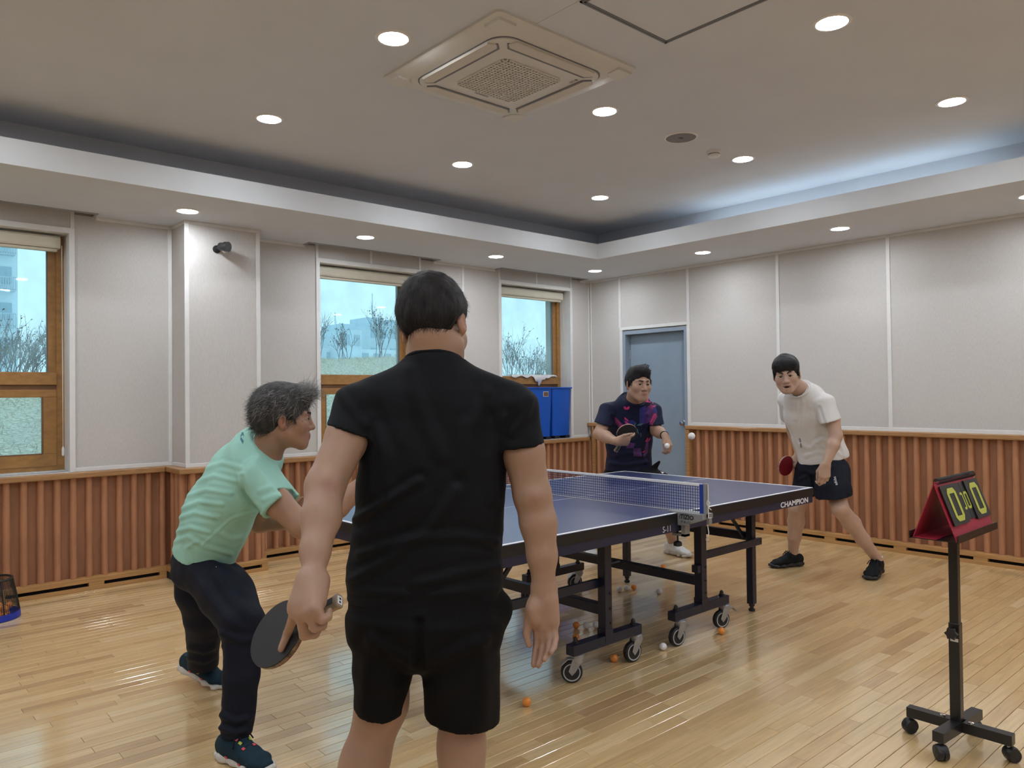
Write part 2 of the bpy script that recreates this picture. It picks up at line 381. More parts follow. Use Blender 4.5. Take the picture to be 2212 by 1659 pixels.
for y in (4.815,): battenL(y - 0.014, y + 0.014, B1 + 0.0004, T0 - 0.0004)
battenL(PIL[0] - 0.03, PIL[0] - 0.0008, B1 + 0.0004, T0 - 0.0004); battenL(YR - 0.03, YR - 0.0125, B1 + 0.0004, T0 - 0.0004)
for y0, y1 in [(1.43, PIL[0]), (PIL[1], 3.07), (4.45, 5.25), (6.56, YR)]: battenL(y0, y1, T0, ZS)
# pilaster
pil = part('pilaster', MB().box(XL - 0.05, PIL[2] - 0.008, PIL[0] + 0.008, PIL[1] - 0.008, 0.0, ZS + 0.05), MT['backing'], wallL)
part('fabric_panel', MB().bbox(PIL[2] - 0.01, PIL[2], PIL[0], PIL[1], B0, ZS, 0.003), MT['fabric'], pil)
part('fabric_panel', MB().bbox(XL - 0.01, PIL[2] - 0.002, PIL[0], PIL[0] + 0.01, B0, ZS, 0.003), MT['fabric'], pil)
part('fabric_panel', MB().bbox(XL - 0.01, PIL[2] - 0.002, PIL[1] - 0.01, PIL[1], B0, ZS, 0.003), MT['fabric'], pil)
for y0, y1, z0, z1 in [(PIL[0] - 0.0075, PIL[0] + 0.024, B1, T0), (PIL[1] - 0.024, PIL[1] + 0.0075, B1, T0), (PIL[0] - 0.0075, PIL[1] + 0.0075, T0, ZS - 0.0005), (PIL[0] - 0.0075, PIL[1] + 0.0075, B0, B1)]:
    part('trim_strip', MB().bbox(PIL[2] - 0.006, PIL[2] + 0.007, y0, y1, z0, z1, 0.002), MT['batten'], pil)
for z0, z1 in ((T0, ZS), (B0, B1)): part('trim_strip', MB().bbox(XL + 0.009, PIL[2] - 0.0065, PIL[0] - 0.006, PIL[0] + 0.001, z0 + 0.0004, z1 - 0.0006, 0.002), MT['batten'], pil)
# wainscot on the window wall
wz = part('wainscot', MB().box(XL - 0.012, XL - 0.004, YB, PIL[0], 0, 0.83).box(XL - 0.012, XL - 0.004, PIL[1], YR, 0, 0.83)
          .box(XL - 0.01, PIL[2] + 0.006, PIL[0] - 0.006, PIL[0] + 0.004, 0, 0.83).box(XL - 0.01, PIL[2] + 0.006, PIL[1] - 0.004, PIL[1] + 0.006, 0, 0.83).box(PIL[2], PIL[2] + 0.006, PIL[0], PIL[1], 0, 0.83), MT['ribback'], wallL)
rX = (0, 0, PI / 2)
y = 0.871 - 0.1005 * 12
while y < YR - 0.03:
    if not (PIL[0] - 0.05 < y < PIL[1] + 0.06): inst('rib', ribL, (XL - 0.004, y, RZ0), wz, rot=rX)
    y += 0.1005
for y in np.arange(PIL[0] + 0.035, PIL[1], 0.1): inst('rib', ribL, (PIL[2] + 0.006, float(y), RZ0), wz, rot=rX)
for x in (-6.07, -5.97, -5.885):
    inst('rib', ribL, (x, PIL[0] - 0.006, RZ0), wz); inst('rib', ribL, (x, PIL[1] + 0.006, RZ0), wz, rot=(0, 0, PI))
def rail(name, x0, x1, y0, y1, z0, z1, par, m, b=0.008): return part(name, MB().bbox(x0, x1, y0, y1, z0, z1, b), m, par)
capL = -6.085
rail('cap_rail', XL - 0.01, capL, YB, PIL[0] - 0.072, 0.804, 0.846, wz, MT['caprail'])
rail('cap_rail', XL - 0.01, PIL[2] + 0.066, PIL[0] - 0.072, PIL[1] + 0.066, 0.804, 0.846, wz, MT['caprail'])
rail('cap_rail', XL - 0.01, capL, PIL[1] + 0.066, YR - 0.088, 0.804, 0.846, wz, MT['caprail'])
def plinthL(y0, y1, xf, first):
    """plinth with long air slots: top rail, bottom rail, blocks"""
    t = part('plinth', MB().bbox(XL - 0.01, xf, y0, y1, 0.054, 0.09, 0.003), MT['plinth'], wallL)
    part('bottom_rail', MB().bbox(xf - 0.02, xf, y0, y1, 0.0, 0.029, 0.002), MT['plinth'], t)
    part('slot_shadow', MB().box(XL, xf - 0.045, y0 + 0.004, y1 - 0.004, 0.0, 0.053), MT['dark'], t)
    for yy in [y0 + 0.02, y1 - 0.05] + list(np.arange(first, y1 - 0.1, 0.6)):
        if y0 < yy < y1 - 0.02: part('block', MB().box(xf - 0.04, xf - 0.002, yy, min(yy + 0.1, y1), 0.029, 0.054), MT['plinth'], t)
plinthL(YB, PIL[0] - 0.07, XL + 0.072, 1.357 - 4.8)
plinthL(PIL[0] - 0.07, PIL[1] + 0.031, PIL[2] + 0.066, 9)
plinthL(PIL[1] + 0.031, YR - 0.09, XL + 0.072, 3.1)

# ---- windows
def window(n, a, b, lab):
    x0 = XL - 0.16
    fr = part('window_%d' % n, MB().box(x0 - 0.07, x0, a, a + 0.05, WZ0, WZ1).box(x0 - 0.07, x0, b - 0.05, b, WZ0, WZ1).box(x0 - 0.07, x0, a + 0.05, b - 0.05, WZ0, WZ0 + 0.04)
              .box(x0 - 0.07, x0, a + 0.05, b - 0.05, WZ1 - 0.05, WZ1), MT['winwood'], at_=(x0, (a + b) / 2, WZ0), label=lab, cat='window', kind='structure')
    sash = MB()
    z0, z1 = 1.565, WZ1 - 0.05
    part('transom', MB().bbox(x0 - 0.07, x0 + 0.012, a + 0.05, b - 0.05, 1.470, 1.562, 0.004), MT['winwood'], fr)
    part('rail_groove', MB().box(x0 - 0.06, x0 - 0.006, a + 0.05, b - 0.05, 1.436, 1.470), MT['winwood_dk'], fr)
    f2 = part('upper_frame', MB().box(x0 - 0.06, x0 - 0.02, a + 0.05, a + 0.10, z0 - 0.003, z1).box(x0 - 0.06, x0 - 0.02, b - 0.10, b - 0.05, z0 - 0.003, z1), MT['winwood'], fr)
    part('spacer', MB().box(x0 - 0.055, x0 - 0.03, a + 0.10, a + 0.106, z0, z1).box(x0 - 0.055, x0 - 0.03, b - 0.106, b - 0.10, z0, z1), MT['greyline'], f2)
    part('pane', MB().box(x0 - 0.045, x0 - 0.041, a + 0.10, b - 0.10, z0 - 0.002, z1), MT['glass'], f2)
    s0, s1 = WZ0 + 0.04, 1.436
    sm = MB()
    sm.bbox(x0 - 0.05, x0 + 0.005, a + 0.05, b - 0.05, s0, s0 + 0.09, 0.004).bbox(x0 - 0.05, x0 + 0.005, a + 0.05, b - 0.05, s1 - 0.055, s1, 0.004)
    sm.bbox(x0 - 0.05, x0 + 0.005, a + 0.05, a + 0.14, s0 + 0.09, s1 - 0.055, 0.004).bbox(x0 - 0.05, x0 + 0.005, b - 0.14, b - 0.05, s0 + 0.09, s1 - 0.055, 0.004)
    sa = part('sash', sm, MT['winwood'], fr)
    part('pane', MB().box(x0 - 0.03, x0 - 0.026, a + 0.14, b - 0.14, s0 + 0.09, s1 - 0.055), MT['glass'], sa)
    gb = MB()
    for q in ((a + 0.135, a + 0.143), (b - 0.143, b - 0.135)): gb.box(x0 - 0.022, x0 + 0.0065, q[0], q[1], s0 + 0.09, s1 - 0.055)
    gb.box(x0 - 0.022, x0 + 0.0065, a + 0.14, b - 0.14, s0 + 0.086, s0 + 0.094)
    part('gasket', gb, MT['winwood_dk'], sa)
    part('handle', MB().bbox(x0 + 0.005, x0 + 0.014, (a + b) / 2 - 0.012, (a + b) / 2 + 0.012, s1 - 0.05, s1 - 0.01, 0.003).tube([(x0 + 0.014, (a + b) / 2, s1 - 0.03), (x0 + 0.04, (a + b) / 2, s1 - 0.03), (x0 + 0.04, (a + b) / 2 + 0.09, s1 - 0.03)], 0.007), MT['steel'], sa, smooth=True)
    # reveals and sill
    part('reveal', MB().box(x0 - 0.01, XL, a - 0.004, a + 0.001, WZ0, WZ1).box(x0 - 0.01, XL, b - 0.001, b + 0.004, WZ0, WZ1).box(x0 - 0.01, XL, a, b, WZ1 - 0.002, WZ1 + 0.004), MT['batten'], fr)
    part('sill', MB().bbox(x0 - 0.01, XL + 0.03, a, b, WZ0 - 0.01, WZ0 + 0.006, 0.002).box(x0 + 0.03, x0 + 0.04, a, b, WZ0 + 0.006, WZ0 + 0.012).box(x0 + 0.07, x0 + 0.08, a, b, WZ0 + 0.006, WZ0 + 0.012), MT['alu'], fr)
    return fr
window(1, *W[0], 'wood framed window at the left edge, tower block outside')
window(2, *W[1], 'middle wood framed window behind the man in black')
window(3, *W[2], 'wood framed window nearest the corner, above blue bins')
# roller blinds, rolled up
for i, (a, b) in enumerate(W):
    t = thing('roller_blind', (XL - 0.09, (a + b) / 2, 2.44), ['ivory roller blind rolled up over the leftmost window', 'ivory roller blind rolled up over the middle window', 'ivory roller blind rolled up over the window nearest the corner'][i], 'blind', 'roller blinds over the windows')
    pr = [(0, 0), (0.062, 0), (0.07, 0.012), (0.07, 0.07), (0.055, 0.088), (0, 0.088)]
    part('cassette', MB().prism(pr, (XL - 0.135, a + 0.02, 2.447), (1, 0, 0), (0, 0, 1), (0, 1, 0), b - a - 0.06), MT['blind'], t)
    part('bottom_bar', MB().bbox(XL - 0.125, XL - 0.085, a + 0.03, b - 0.055, 2.425, 2.446, 0.004), MT['blind'], t)
    yc = b - 0.03
    part('cord', MB().tube([(XL - 0.07, yc, 2.47), (XL - 0.055, yc - 0.004, 1.6), (XL - 0.06, yc, 1.0)], 0.0022, 6).tube([(XL - 0.085, yc, 2.47), (XL - 0.07, yc + 0.004, 1.6), (XL - 0.062, yc, 1.0)], 0.0022, 6), MT['blind'], t)
    part('cord_weight', MB().lathe([(0.004, 0), (0.009, 0.01), (0.009, 0.05), (0.003, 0.07)], (XL - 0.06, yc, 0.96), n=10), MT['white_pl'], t, smooth=True)

# ---- door wall
DX0, DX1, DZ = -5.652, -4.768, 2.062
mb = MB().box(XL - 0.4, DX0, YR + 0.012, YR + 0.3, -0.1, 3.3).box(DX1, XR, YR + 0.012, YR + 0.3, -0.1, 3.3).box(DX0, DX1, YR + 0.012, YR + 0.3, DZ, 3.3)
wallF = part('wall_far', mb, MT['backing'], at_=(-3, YR, 0), label='door wall covered in beige woven panels above ribbed wood', cat='wall', kind='structure')
def panelR(x0, x1, z0, z1): part('fabric_panel', MB().bbox(x0, x1, YR, YR + 0.012, z0, z1, 0.003), MT['fabric'], wallF)
def battenR(x0, x1, z0, z1, p=0.008): part('trim_strip', MB().bbox(x0, x1, YR - p, YR + 0.006, z0, z1, 0.002), MT['batten'], wallF)
C0, C1 = 1.012, 1.043
jx = [-4.752, -3.732, -2.709, -1.69, -0.67, 0.35, 1.37, 2.39, XR]
panelR(XL, -5.685, C0, ZS); panelR(-5.685, -4.752, 2.1, ZS)
for a, b in zip(jx[:-1], jx[1:]): panelR(a, b, C0, ZS)
battenR(XL + 0.009, XL + 0.03, C1 + 0.0004, T0 - 0.0004)
for x in [-5.685] + jx[1:-1]: battenR(x - 0.016, x + 0.016, (2.1085 if x < -5 else C1 + 0.0004), T0 - 0.0004)
battenR(-4.77, -4.738, 2.11, T0 - 0.0004)
battenR(XL + 0.009, XR, T0, ZS - 0.0005)
battenR(XL + 0.009, -5.69, C0, C1); battenR(-4.734, XR, C0, C1)
for x0, x1, z0, z1 in ((-5.688, DX0 + 0.003, C0, 2.075), (DX1 - 0.003, -4.735, C0, 2.075), (-5.688, -4.735, 2.075, 2.108)): battenR(x0, x1, z0, z1, 0.012)
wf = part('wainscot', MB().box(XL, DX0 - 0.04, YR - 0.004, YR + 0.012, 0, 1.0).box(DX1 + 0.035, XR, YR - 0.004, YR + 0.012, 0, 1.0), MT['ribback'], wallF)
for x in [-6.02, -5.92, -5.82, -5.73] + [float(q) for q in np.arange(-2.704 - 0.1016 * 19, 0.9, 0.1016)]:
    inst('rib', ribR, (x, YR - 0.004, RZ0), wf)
rail('cap_rail', XL, -5.69, 6.655, YR + 0.01, 0.974, 1.014, wf, MT['caprail']); rail('cap_rail', -4.762, XR, 6.655, YR + 0.01, 0.974, 1.014, wf, MT['caprail'])
rail('end_post', -4.762, -4.715, 6.66, YR + 0.01, 0.0, 0.974, wf, MT['caprail'], 0.004); rail('end_post', XL + 0.068, XL + 0.1, 6.66, YR + 0.01, 0.0, 0.974, wf, MT['caprail'], 0.004)
rail('end_post', -5.72, -5.69, 6.66, YR + 0.01, 0.0, 0.974, wf, MT['caprail'], 0.004)
def plinthR(x0, x1):
    yf = 6.652
    t = part('plinth', MB().bbox(x0, x1, yf, YR + 0.01, 0.054, 0.088, 0.003), MT['plinth'], wallF)
    part('bottom_rail', MB().bbox(x0, x1, yf, yf + 0.02, 0.0, 0.029, 0.002), MT['plinth'], t)
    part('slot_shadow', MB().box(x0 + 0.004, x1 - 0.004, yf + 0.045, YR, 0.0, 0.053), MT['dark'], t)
    for xx in np.arange(-3.873 - 0.6, x1 - 0.05, 0.6):
        if xx > x0: part('block', MB().box(float(xx), float(xx) + 0.1, yf + 0.002, yf + 0.04, 0.029, 0.054), MT['plinth'], t)
plinthR(-4.762, XR); plinthR(XL + 0.07, -5.69)
# door
dr = part('door_1', MB().bbox(DX0 + 0.045, DX1 - 0.045, YR + 0.085, YR + 0.125, 0.008, DZ - 0.042, 0.003), MT['door'], label='grey steel door with a round chrome knob in the far wall', cat='door', kind='structure')
part('door_frame', MB().box(DX0, DX0 + 0.042, YR - 0.006, YR + 0.2, 0, DZ).box(DX1 - 0.042, DX1, YR - 0.006, YR + 0.2, 0, DZ).box(DX0 + 0.042, DX1 - 0.042, YR - 0.006, YR + 0.2, DZ - 0.04, DZ), MT['doorframe'], dr)
part('door_stop', MB().box(DX0 + 0.042, DX0 + 0.06, YR + 0.128, YR + 0.15, 0, DZ - 0.04).box(DX1 - 0.06, DX1 - 0.042, YR + 0.128, YR + 0.15, 0, DZ - 0.04), MT['doorframe'], dr)
kx, kz = DX1 - 0.105, 1.03
part('knob', MB().lathe([(0.034, 0), (0.034, 0.006), (0.013, 0.012), (0.012, 0.03), (0.026, 0.04), (0.030, 0.055), (0.024, 0.07), (0.0, 0.074)], (kx, YR + 0.085, kz), (0, -1, 0)), MT['chrome'], dr, smooth=True)
part('hinge', MB().tube([(DX0 + 0.044, YR + 0.078, 1.75), (DX0 + 0.044, YR + 0.078, 1.85)], 0.006).tube([(DX0 + 0.044, YR + 0.078, 0.25), (DX0 + 0.044, YR + 0.078, 0.35)], 0.006), MT['steel'], dr)
part('void_behind', MB().box(DX0, DX1, YR + 0.2, YR + 0.22, 0, DZ), MT['door'], dr)

# ---- two walls behind the viewer
wb = part('wall_back', MB().box(XL - 0.3, XR + 0.3, YB - 0.2, YB, -0.1, 3.3), MT['fabric'], label='beige wall behind the viewer', cat='wall', kind='structure')
part('wainscot', MB().box(XL, XR, YB, YB + 0.03, 0, 1.0), MT['rib'], wb)
wr = part('wall_right', MB().box(XR, XR + 0.2, YB, YR + 0.3, -0.1, 3.3), MT['fabric'], label='beige side wall to the right of the viewer', cat='wall', kind='structure')
part('wainscot', MB().box(XR - 0.03, XR, YB + 0.04, YR - 0.1, 0, 1.0), MT['rib'], wr)

# ---- ceiling: raised tray, cove, soffit with curtain pockets
ce = part('ceiling', MB().box(CX0, CX1, CY0, CY1, ZC, ZC + 0.1), MT['ceil'], at_=(0, 0, ZC), label='white plaster ceiling with a raised centre and a cove', cat='ceiling', kind='structure')
part('cove_wall', MB().box(CX0 - 0.03, CX0, CY0, CY1, 2.71, ZC + 0.1).box(CX0, CX1, CY1, CY1 + 0.03, 2.71, ZC + 0.1).box(CX1, CX1 + 0.03, CY0, CY1, 2.71, ZC + 0.1).box(CX0, CX1, CY0 - 0.03, CY0, 2.71, ZC + 0.1), MT['ceil'], ce)
FZ = 2.842
part('fascia', MB().box(TX0 - 0.015, TX0 + 0.003, TY0, TY1 - 0.003, ZS - 0.0005, FZ), MT['fascia'], ce); part('fascia', MB().box(TX0 - 0.015, TX1, TY1 - 0.003, TY1 + 0.015, ZS - 0.0005, FZ), MT['fascia'], ce)
part('fascia', MB().box(TX1, TX1 + 0.015, TY0, TY1, ZS + 0.001, FZ), MT['fascia'], ce); part('fascia', MB().box(TX0 - 0.015, TX1 + 0.015, TY0 - 0.015, TY0, ZS + 0.001, FZ), MT['fascia'], ce)
PK = [(-1.0, 1.41), (3.06, 4.44), (5.25, 6.555)]; PX = -6.03
s = MB(); zz = ZS + 0.02
s.box(PX, TX0, YB, YR + 0.012, ZS, zz)
yy = YB
for a, b in PK: s.box(XL, PX, yy, a, ZS, zz); yy = b
s.box(XL, PX, yy, YR + 0.012, ZS, zz)
s.box(TX0, XR, TY1, YR + 0.012, ZS, zz).box(TX0, XR, YB, TY0, ZS, zz).box(TX1, XR, TY0, TY1, ZS, zz)
part('soffit', s, MT['ceil'], ce)
pk = MB(); ed = MB()
for a, b in PK:
    pk.box(PX, PX + 0.01, a, b, zz, 2.86).box(XL - 0.01, PX + 0.01, a, b, 2.86, 2.87).box(XL, PX, a - 0.01, a, zz, 2.86).box(XL, PX, b, b + 0.01, zz, 2.86)
    ed.box(PX - 0.012, PX + 0.008, a - 0.008, b + 0.008, ZS - 0.007, ZS + 0.001).box(XL + 0.01, PX, a - 0.008, a + 0.01, ZS - 0.007, ZS + 0.001).box(XL + 0.01, PX, b - 0.01, b + 0.008, ZS - 0.007, ZS + 0.001)
part('curtain_pocket', pk, MT['ceil'], ce); part('pocket_edge', ed, MT['steel'], ce)
part('roof_slab', MB().box(XL - 0.5, XR + 0.3, YB - 0.3, YR + 0.4, 3.3, 3.4), MT['backing'], ce)
part('paint_seam', MB().box(-3.4, -2.2, 2.385, 2.3858, ZC - 0.0006, ZC), MT['greyline'], ce)
# cove tubes (only the ones in the door-wall cove are on)
for i, (x0, x1) in enumerate(((-4.05, -2.9), (-2.85, -1.7))):
    t = thing('cove_light', ((x0 + x1) / 2, 5.93, 2.715), ['lit cove tube above the door wall, nearer the corner', 'lit cove tube above the door wall, farther from the corner'][i], 'light', 'cove lights')
    part('tube', MB().tube([(x0, 5.93, 2.765), (x1, 5.93, 2.765)], 0.014, 12), MT['cove'], t, smooth=True)
    part('holder', MB().box(x0, x1, 5.905, 5.955, 2.715, 2.745), MT['white_pl'], t)

# ---- downlights
def downlight():
    t = thing('ceiling_downlight', (0, 0, 0), '', 'downlight', 'round ceiling downlights')
    part('rim', MB().lathe([(0.066, 0.004), (0.070, -0.006), (0.078, -0.006), (0.086, -0.003), (0.087, 0.0)], n=28), MT['white_pl'], t, smooth=True, world=False)
    part('lens', MB().lathe([(0.0, -0.0025), (0.067, -0.0025), (0.067, 0.002)], n=24), MT['lens'], t, world=False)
    return t
D0 = downlight()
hi = {(-4.39, 1.967): 'downlight to the left of the air conditioner, above the window row', (-3.02, 1.967): 'large bright downlight just left of the air conditioner corner', (-4.37, 3.43): 'downlight of the raised ceiling below the air conditioner, middle of its row',
      (-3.0, 3.435): 'downlight just right of the air conditioner', (-1.6, 3.406): 'downlight at the top right, beside the ceiling hatch', (-4.37, 4.93): 'raised-ceiling downlight nearest the far corner',
      (-2.98, 4.915): 'downlight beside the smoke detector', (-1.59, 4.887): 'raised-ceiling downlight at the right, above the bright cove'}
so = {(-5.545, 1.875): 'soffit downlight above the pilaster with the security camera', (-5.55, 3.319): 'soffit downlight above the middle window', (-5.56, 4.763): 'soffit downlight between the middle and corner windows',
      (-5.56, 6.175): 'soffit downlight in the far corner of the room', (-4.185, 6.174): 'soffit downlight above the grey door', (-2.852, 6.155): 'soffit downlight above the far wall, right of the door', (-1.52, 6.16): 'soffit downlight cut by the right edge of the picture'}
first = True
for z, dd in ((ZC, hi), (ZS, so)):
    for (x, y), lab in dd.items():
        if first: D0.location = (x, y, z); D0['label'] = lab; WL[D0.name] = Vector((x, y, z)); first = False
        else: clone(D0, (x, y, z), lab)
for x, y, z in [(-0.2, 1.967, ZC), (-0.2, 3.4, ZC), (-0.2, 4.9, ZC), (1.2, 1.967, ZC), (1.2, 3.4, ZC), (1.2, 4.9, ZC)] + [(xx, yv, ZC) for xx in (-4.39, -3.0, -1.6, -0.2, 1.2) for yv in (0.5, -0.97)] + [(-5.55, 0.43, ZS), (-5.55, -1.0, ZS), (-0.2, 6.16, ZS), (1.2, 6.16, ZS), (2.75, 4.7, ZS), (2.75, 3.2, ZS), (2.75, 1.7, ZS), (2.75, 0.2, ZS), (-4.2, -3.0, ZS), (-2.8, -3.0, ZS), (-1.4, -3.0, ZS), (0.0, -3.0, ZS)]:
    clone(D0, (x, y, z), 'round downlight in the part of the ceiling behind the viewer', 'downlights out of the picture')

# ---- ceiling fittings
acx, acy, acs = -2.96, 2.635, 0.95
ac = thing('air_conditioner', (acx, acy, ZC - 0.035), 'square white four-way cassette air conditioner in the ceiling', 'air conditioner')
def sqr(r, c, n=6):
    return [(sx * (r - c) + c * math.cos(t), sy * (r - c) + c * math.sin(t)) for sx, sy, t0 in ((1, 1, 0), (-1, 1, PI / 2), (-1, -1, PI), (1, -1, 1.5 * PI)) for t in [t0 + PI / 2 * k / n for k in range(n + 1)]]
def loop_loft(loops):
    mb = MB(); n = len(loops[0][0]); vs = []
    for lp, z in loops: vs += [(acx + x, acy + y, z) for x, y in lp]
    fs = [(i * n + k, i * n + (k + 1) % n, (i + 1) * n + (k + 1) % n, (i + 1) * n + k) for i in range(len(loops) - 1) for k in range(n)]
    fs += [tuple(range(n)), tuple(range((len(loops) - 1) * n, len(loops) * n))]
    return mb.add(vs, fs)
zA = ZC - 0.035
part('outer_frame', loop_loft([(sqr(0.475, 0.03), ZC), (sqr(0.475, 0.03), ZC - 0.012), (sqr(0.465, 0.03), ZC - 0.02), (sqr(0.375, 0.10), zA + 0.002)]), MT['ac'], ac, smooth=True)
part('panel', loop_loft([(sqr(0.36, 0.10), zA + 0.006), (sqr(0.36, 0.10), zA - 0.006), (sqr(0.34, 0.09), zA - 0.012)]), MT['ac'], ac, smooth=True)
part('panel_gap', loop_loft([(sqr(0.366, 0.10), zA + 0.006), (sqr(0.366, 0.10), zA - 0.0005)]), MT['greyline'], ac)
for k in range(4):
    m = Matrix.Translation((acx, acy, zA)) @ Matrix.Rotation(k * PI / 2, 4, 'Z')
    v = MB().add([(-0.27, 0.30, -0.013), (0.27, 0.30, -0.013), (0.285, 0.325, -0.010), (0.26, 0.365, -0.003), (-0.26, 0.365, -0.003), (-0.285, 0.325, -0.010)], [(0, 1, 2, 3, 4, 5)])
    part('vane', MB().prism([(-0.255, 0.298), (0.255, 0.298), (0.285, 0.325), (0.262, 0.362), (-0.262, 0.362), (-0.285, 0.325)], (0, 0, -0.017), (1, 0, 0), (0, 1, 0), (0, 0, 1), 0.010).xf(m), MT['ac_vane'], ac)
    part('vane_slot', MB().prism([(-0.258, 0.284), (0.258, 0.284), (0.292, 0.322), (0.285, 0.330), (0.254, 0.296), (-0.254, 0.296), (-0.285, 0.330), (-0.292, 0.322)], (0, 0, -0.0165), (1, 0, 0), (0, 1, 0), (0, 0, 1), 0.006).xf(m), MT['greyline'], ac)
    part('corner_cap', MB().prism([(0.452, 0.35), (0.4524, 0.452), (0.35, 0.452), (0.3505, 0.38), (0.38, 0.3505)], (0, 0, -0.0002), (1, 0, 0), (0, 1, 0), (0, 0, 1), 0.014).xf(m), MT['ac'], ac)
gd = loop_loft([(sqr(0.20, 0.03), zA - 0.004), (sqr(0.20, 0.03), zA - 0.0125)])
part('grille_shadow', gd, MT['greyline'], ac)
gl = MB(); N = 19
for k in range(N + 1):
    q = -0.2 + 0.4 * k / N
    h = 0.2 if abs(q) < 0.172 else 0.2 - 0.03 * (1 - math.sqrt(max(0, 1 - ((abs(q) - 0.17) / 0.03) ** 2)))
    gl.box(acx + q - 0.0035, acx + q + 0.0035, acy - h, acy + h, zA - 0.020, zA - 0.012)
    gl.box(acx - h, acx + h, acy + q - 0.0035, acy + q + 0.0035, zA - 0.0195, zA - 0.012)
part('intake_grille', gl, MT['ac'], ac)
part('lettering', text_mb('WHISEN', 0.026, (acx - 0.235, acy - 0.045, zA - 0.0125), (0, 1, 0), (1, 0, 0), (0, 0, -1), bold=0.0006), MT['greyline'], ac)
part('lettering', text_mb('LG', 0.024, (acx + 0.225, acy + 0.25, zA - 0.0125), (-1, 0, 0), (0, 1, 0), (0, 0, -1), bold=0.0006).lathe([(0.0, 0.0), (0.010, 0.0), (0.010, 0.0009)], (acx + 0.240, acy + 0.259, zA - 0.0126), (0, 0, 1), 16), MT['greyline'], ac)
ht = thing('ceiling_hatch', (-1.9, 2.69, ZC), 'square access hatch with a grey metal edge in the ceiling', 'hatch')
hx0, hx1, hy0, hy1 = -2.22, -1.62, 2.39, 2.99
part('door_panel', MB().bbox(hx0 + 0.012, hx1 - 0.012, hy0 + 0.012, hy1 - 0.012, ZC - 0.003, ZC + 0.004, 0.001), MT['ceil'], ht)
e = MB()
for w_, o_ in ((0.011, 0), (0.008, 0.014)):
    e.box(hx0 + o_, hx0 + o_ + w_, hy0 + o_, hy1 - o_, ZC - 0.006, ZC).box(hx1 - o_ - w_, hx1 - o_, hy0 + o_, hy1 - o_, ZC - 0.006, ZC).box(hx0 + o_, hx1 - o_, hy0 + o_, hy0 + o_ + w_, ZC - 0.006, ZC).box(hx0 + o_, hx1 - o_, hy1 - o_ - w_, hy1 - o_, ZC - 0.006, ZC)
part('edge_frame', e, MT['greyline'], ht)
sp = thing('ceiling_speaker', (-2.986, 4.176, ZC), 'round grey ceiling speaker with a fine grille', 'speaker')
part('rim', MB().lathe([(0.098, 0), (0.098, -0.008), (0.108, -0.006), (0.11, 0)], (-2.986, 4.176, ZC), n=36), MT['white_pl'], sp, smooth=True)
part('grille', MB().lathe([(0.0, -0.007), (0.098, -0.006), (0.098, 0)], (-2.986, 4.176, ZC), n=36), MT['speaker'], sp)
part('badge', MB().box(-2.996, -2.976, 4.16, 4.19, ZC - 0.0085, ZC - 0.006), MT['black'], sp)
sd = thing('smoke_detector', (-3.018, 4.605, ZC), 'small white smoke detector on the ceiling', 'smoke detector')
part('base', MB().lathe([(0.05, 0), (0.05, -0.012), (0.044, -0.016)], (-3.018, 4.605, ZC), n=24), MT['white_pl'], sd, smooth=True)
part('head', MB().lathe([(0.04, -0.016), (0.042, -0.03), (0.032, -0.042), (0.0, -0.044)], (-3.018, 4.605, ZC), n=24), MT['white_pl'], sd, smooth=True)
part('slots', MB().lathe([(0.0405, -0.019), (0.0425, -0.024)], (-3.018, 4.605, ZC), n=24), MT['greyline'], sd)
cm = thing('security_camera', (-5.845, 2.23, 2.51), 'small black bullet camera on the pilaster near the ceiling', 'camera')
part('bracket', MB().lathe([(0.03, 0), (0.03, 0.008), (0.012, 0.012), (0.012, 0.05)], (-5.845, 2.19, 2.50), (1, 0, 0), 16), MT['black'], cm, smooth=True)
ax = Vector((0.75, 0.45, -0.08)).normalized(); c0 = Vector((-5.80, 2.195, 2.515))
part('body', MB().lathe([(0.0, 0), (0.028, 0.003), (0.032, 0.012), (0.032, 0.05), (0.038, 0.052), (0.038, 0.082), (0.034, 0.082)], c0, ax, 20), MT['black'], cm, smooth=True)
part('lens_face', MB().lathe([(0.0, 0.072), (0.034, 0.072), (0.034, 0.074)], c0, ax, 20), MT['greyline'], cm)
part('lens_tube', MB().lathe([(0.011, 0.073), (0.011, 0.078), (0.0, 0.079)], c0, ax, 14), MT['black'], cm)
# ================================================================ TABLE TENNIS TABLE
MT['tabletop'] = mk('table_top_blue', (0.046, 0.058, 0.150), 0.30, var=0.05, vs=3, spec=0.85)
MT['line'] = mk('white_line', (0.75, 0.76, 0.78), 0.5, var=0.02)
MT['tedge'] = mk('table_edge_black', (0.008, 0.008, 0.010), 0.4, var=0.1)
MT['apron'] = mk('table_apron_navy', (0.013, 0.017, 0.050), 0.42, var=0.1, vs=60)
MT['tsteel'] = mk('table_frame_navy', (0.010, 0.012, 0.030), 0.36, var=0.12, vs=60)
MT['rubber'] = mk('wheel_rubber', (0.012, 0.012, 0.013), 0.6, var=0.1)
MT['wheelring'] = mk('wheel_ring_grey', (0.45, 0.46, 0.46), 0.5, var=0.05)
MT['netblue'] = mk('net_blue', (0.012, 0.030, 0.130), 0.7, var=0.1)
MT['netband'] = mk('net_band_blue', (0.008, 0.040, 0.30), 0.6, var=0.1)
MT['greymet'] = mk('grey_clamp', (0.30, 0.31, 0.32), 0.4, metal=0.3, var=0.05)
MT['cordw'] = mk('white_cord', (0.72, 0.71, 0.67), 0.8, var=0.05)
TX, TYF, TYN, TXL, TM = -2.325, 4.587, 1.847, -3.850, 3.217
tb = thing('table_tennis_table', ((TX + TXL) / 2, TM, 0), 'dark blue table tennis table on wheeled navy steel frames', 'table')
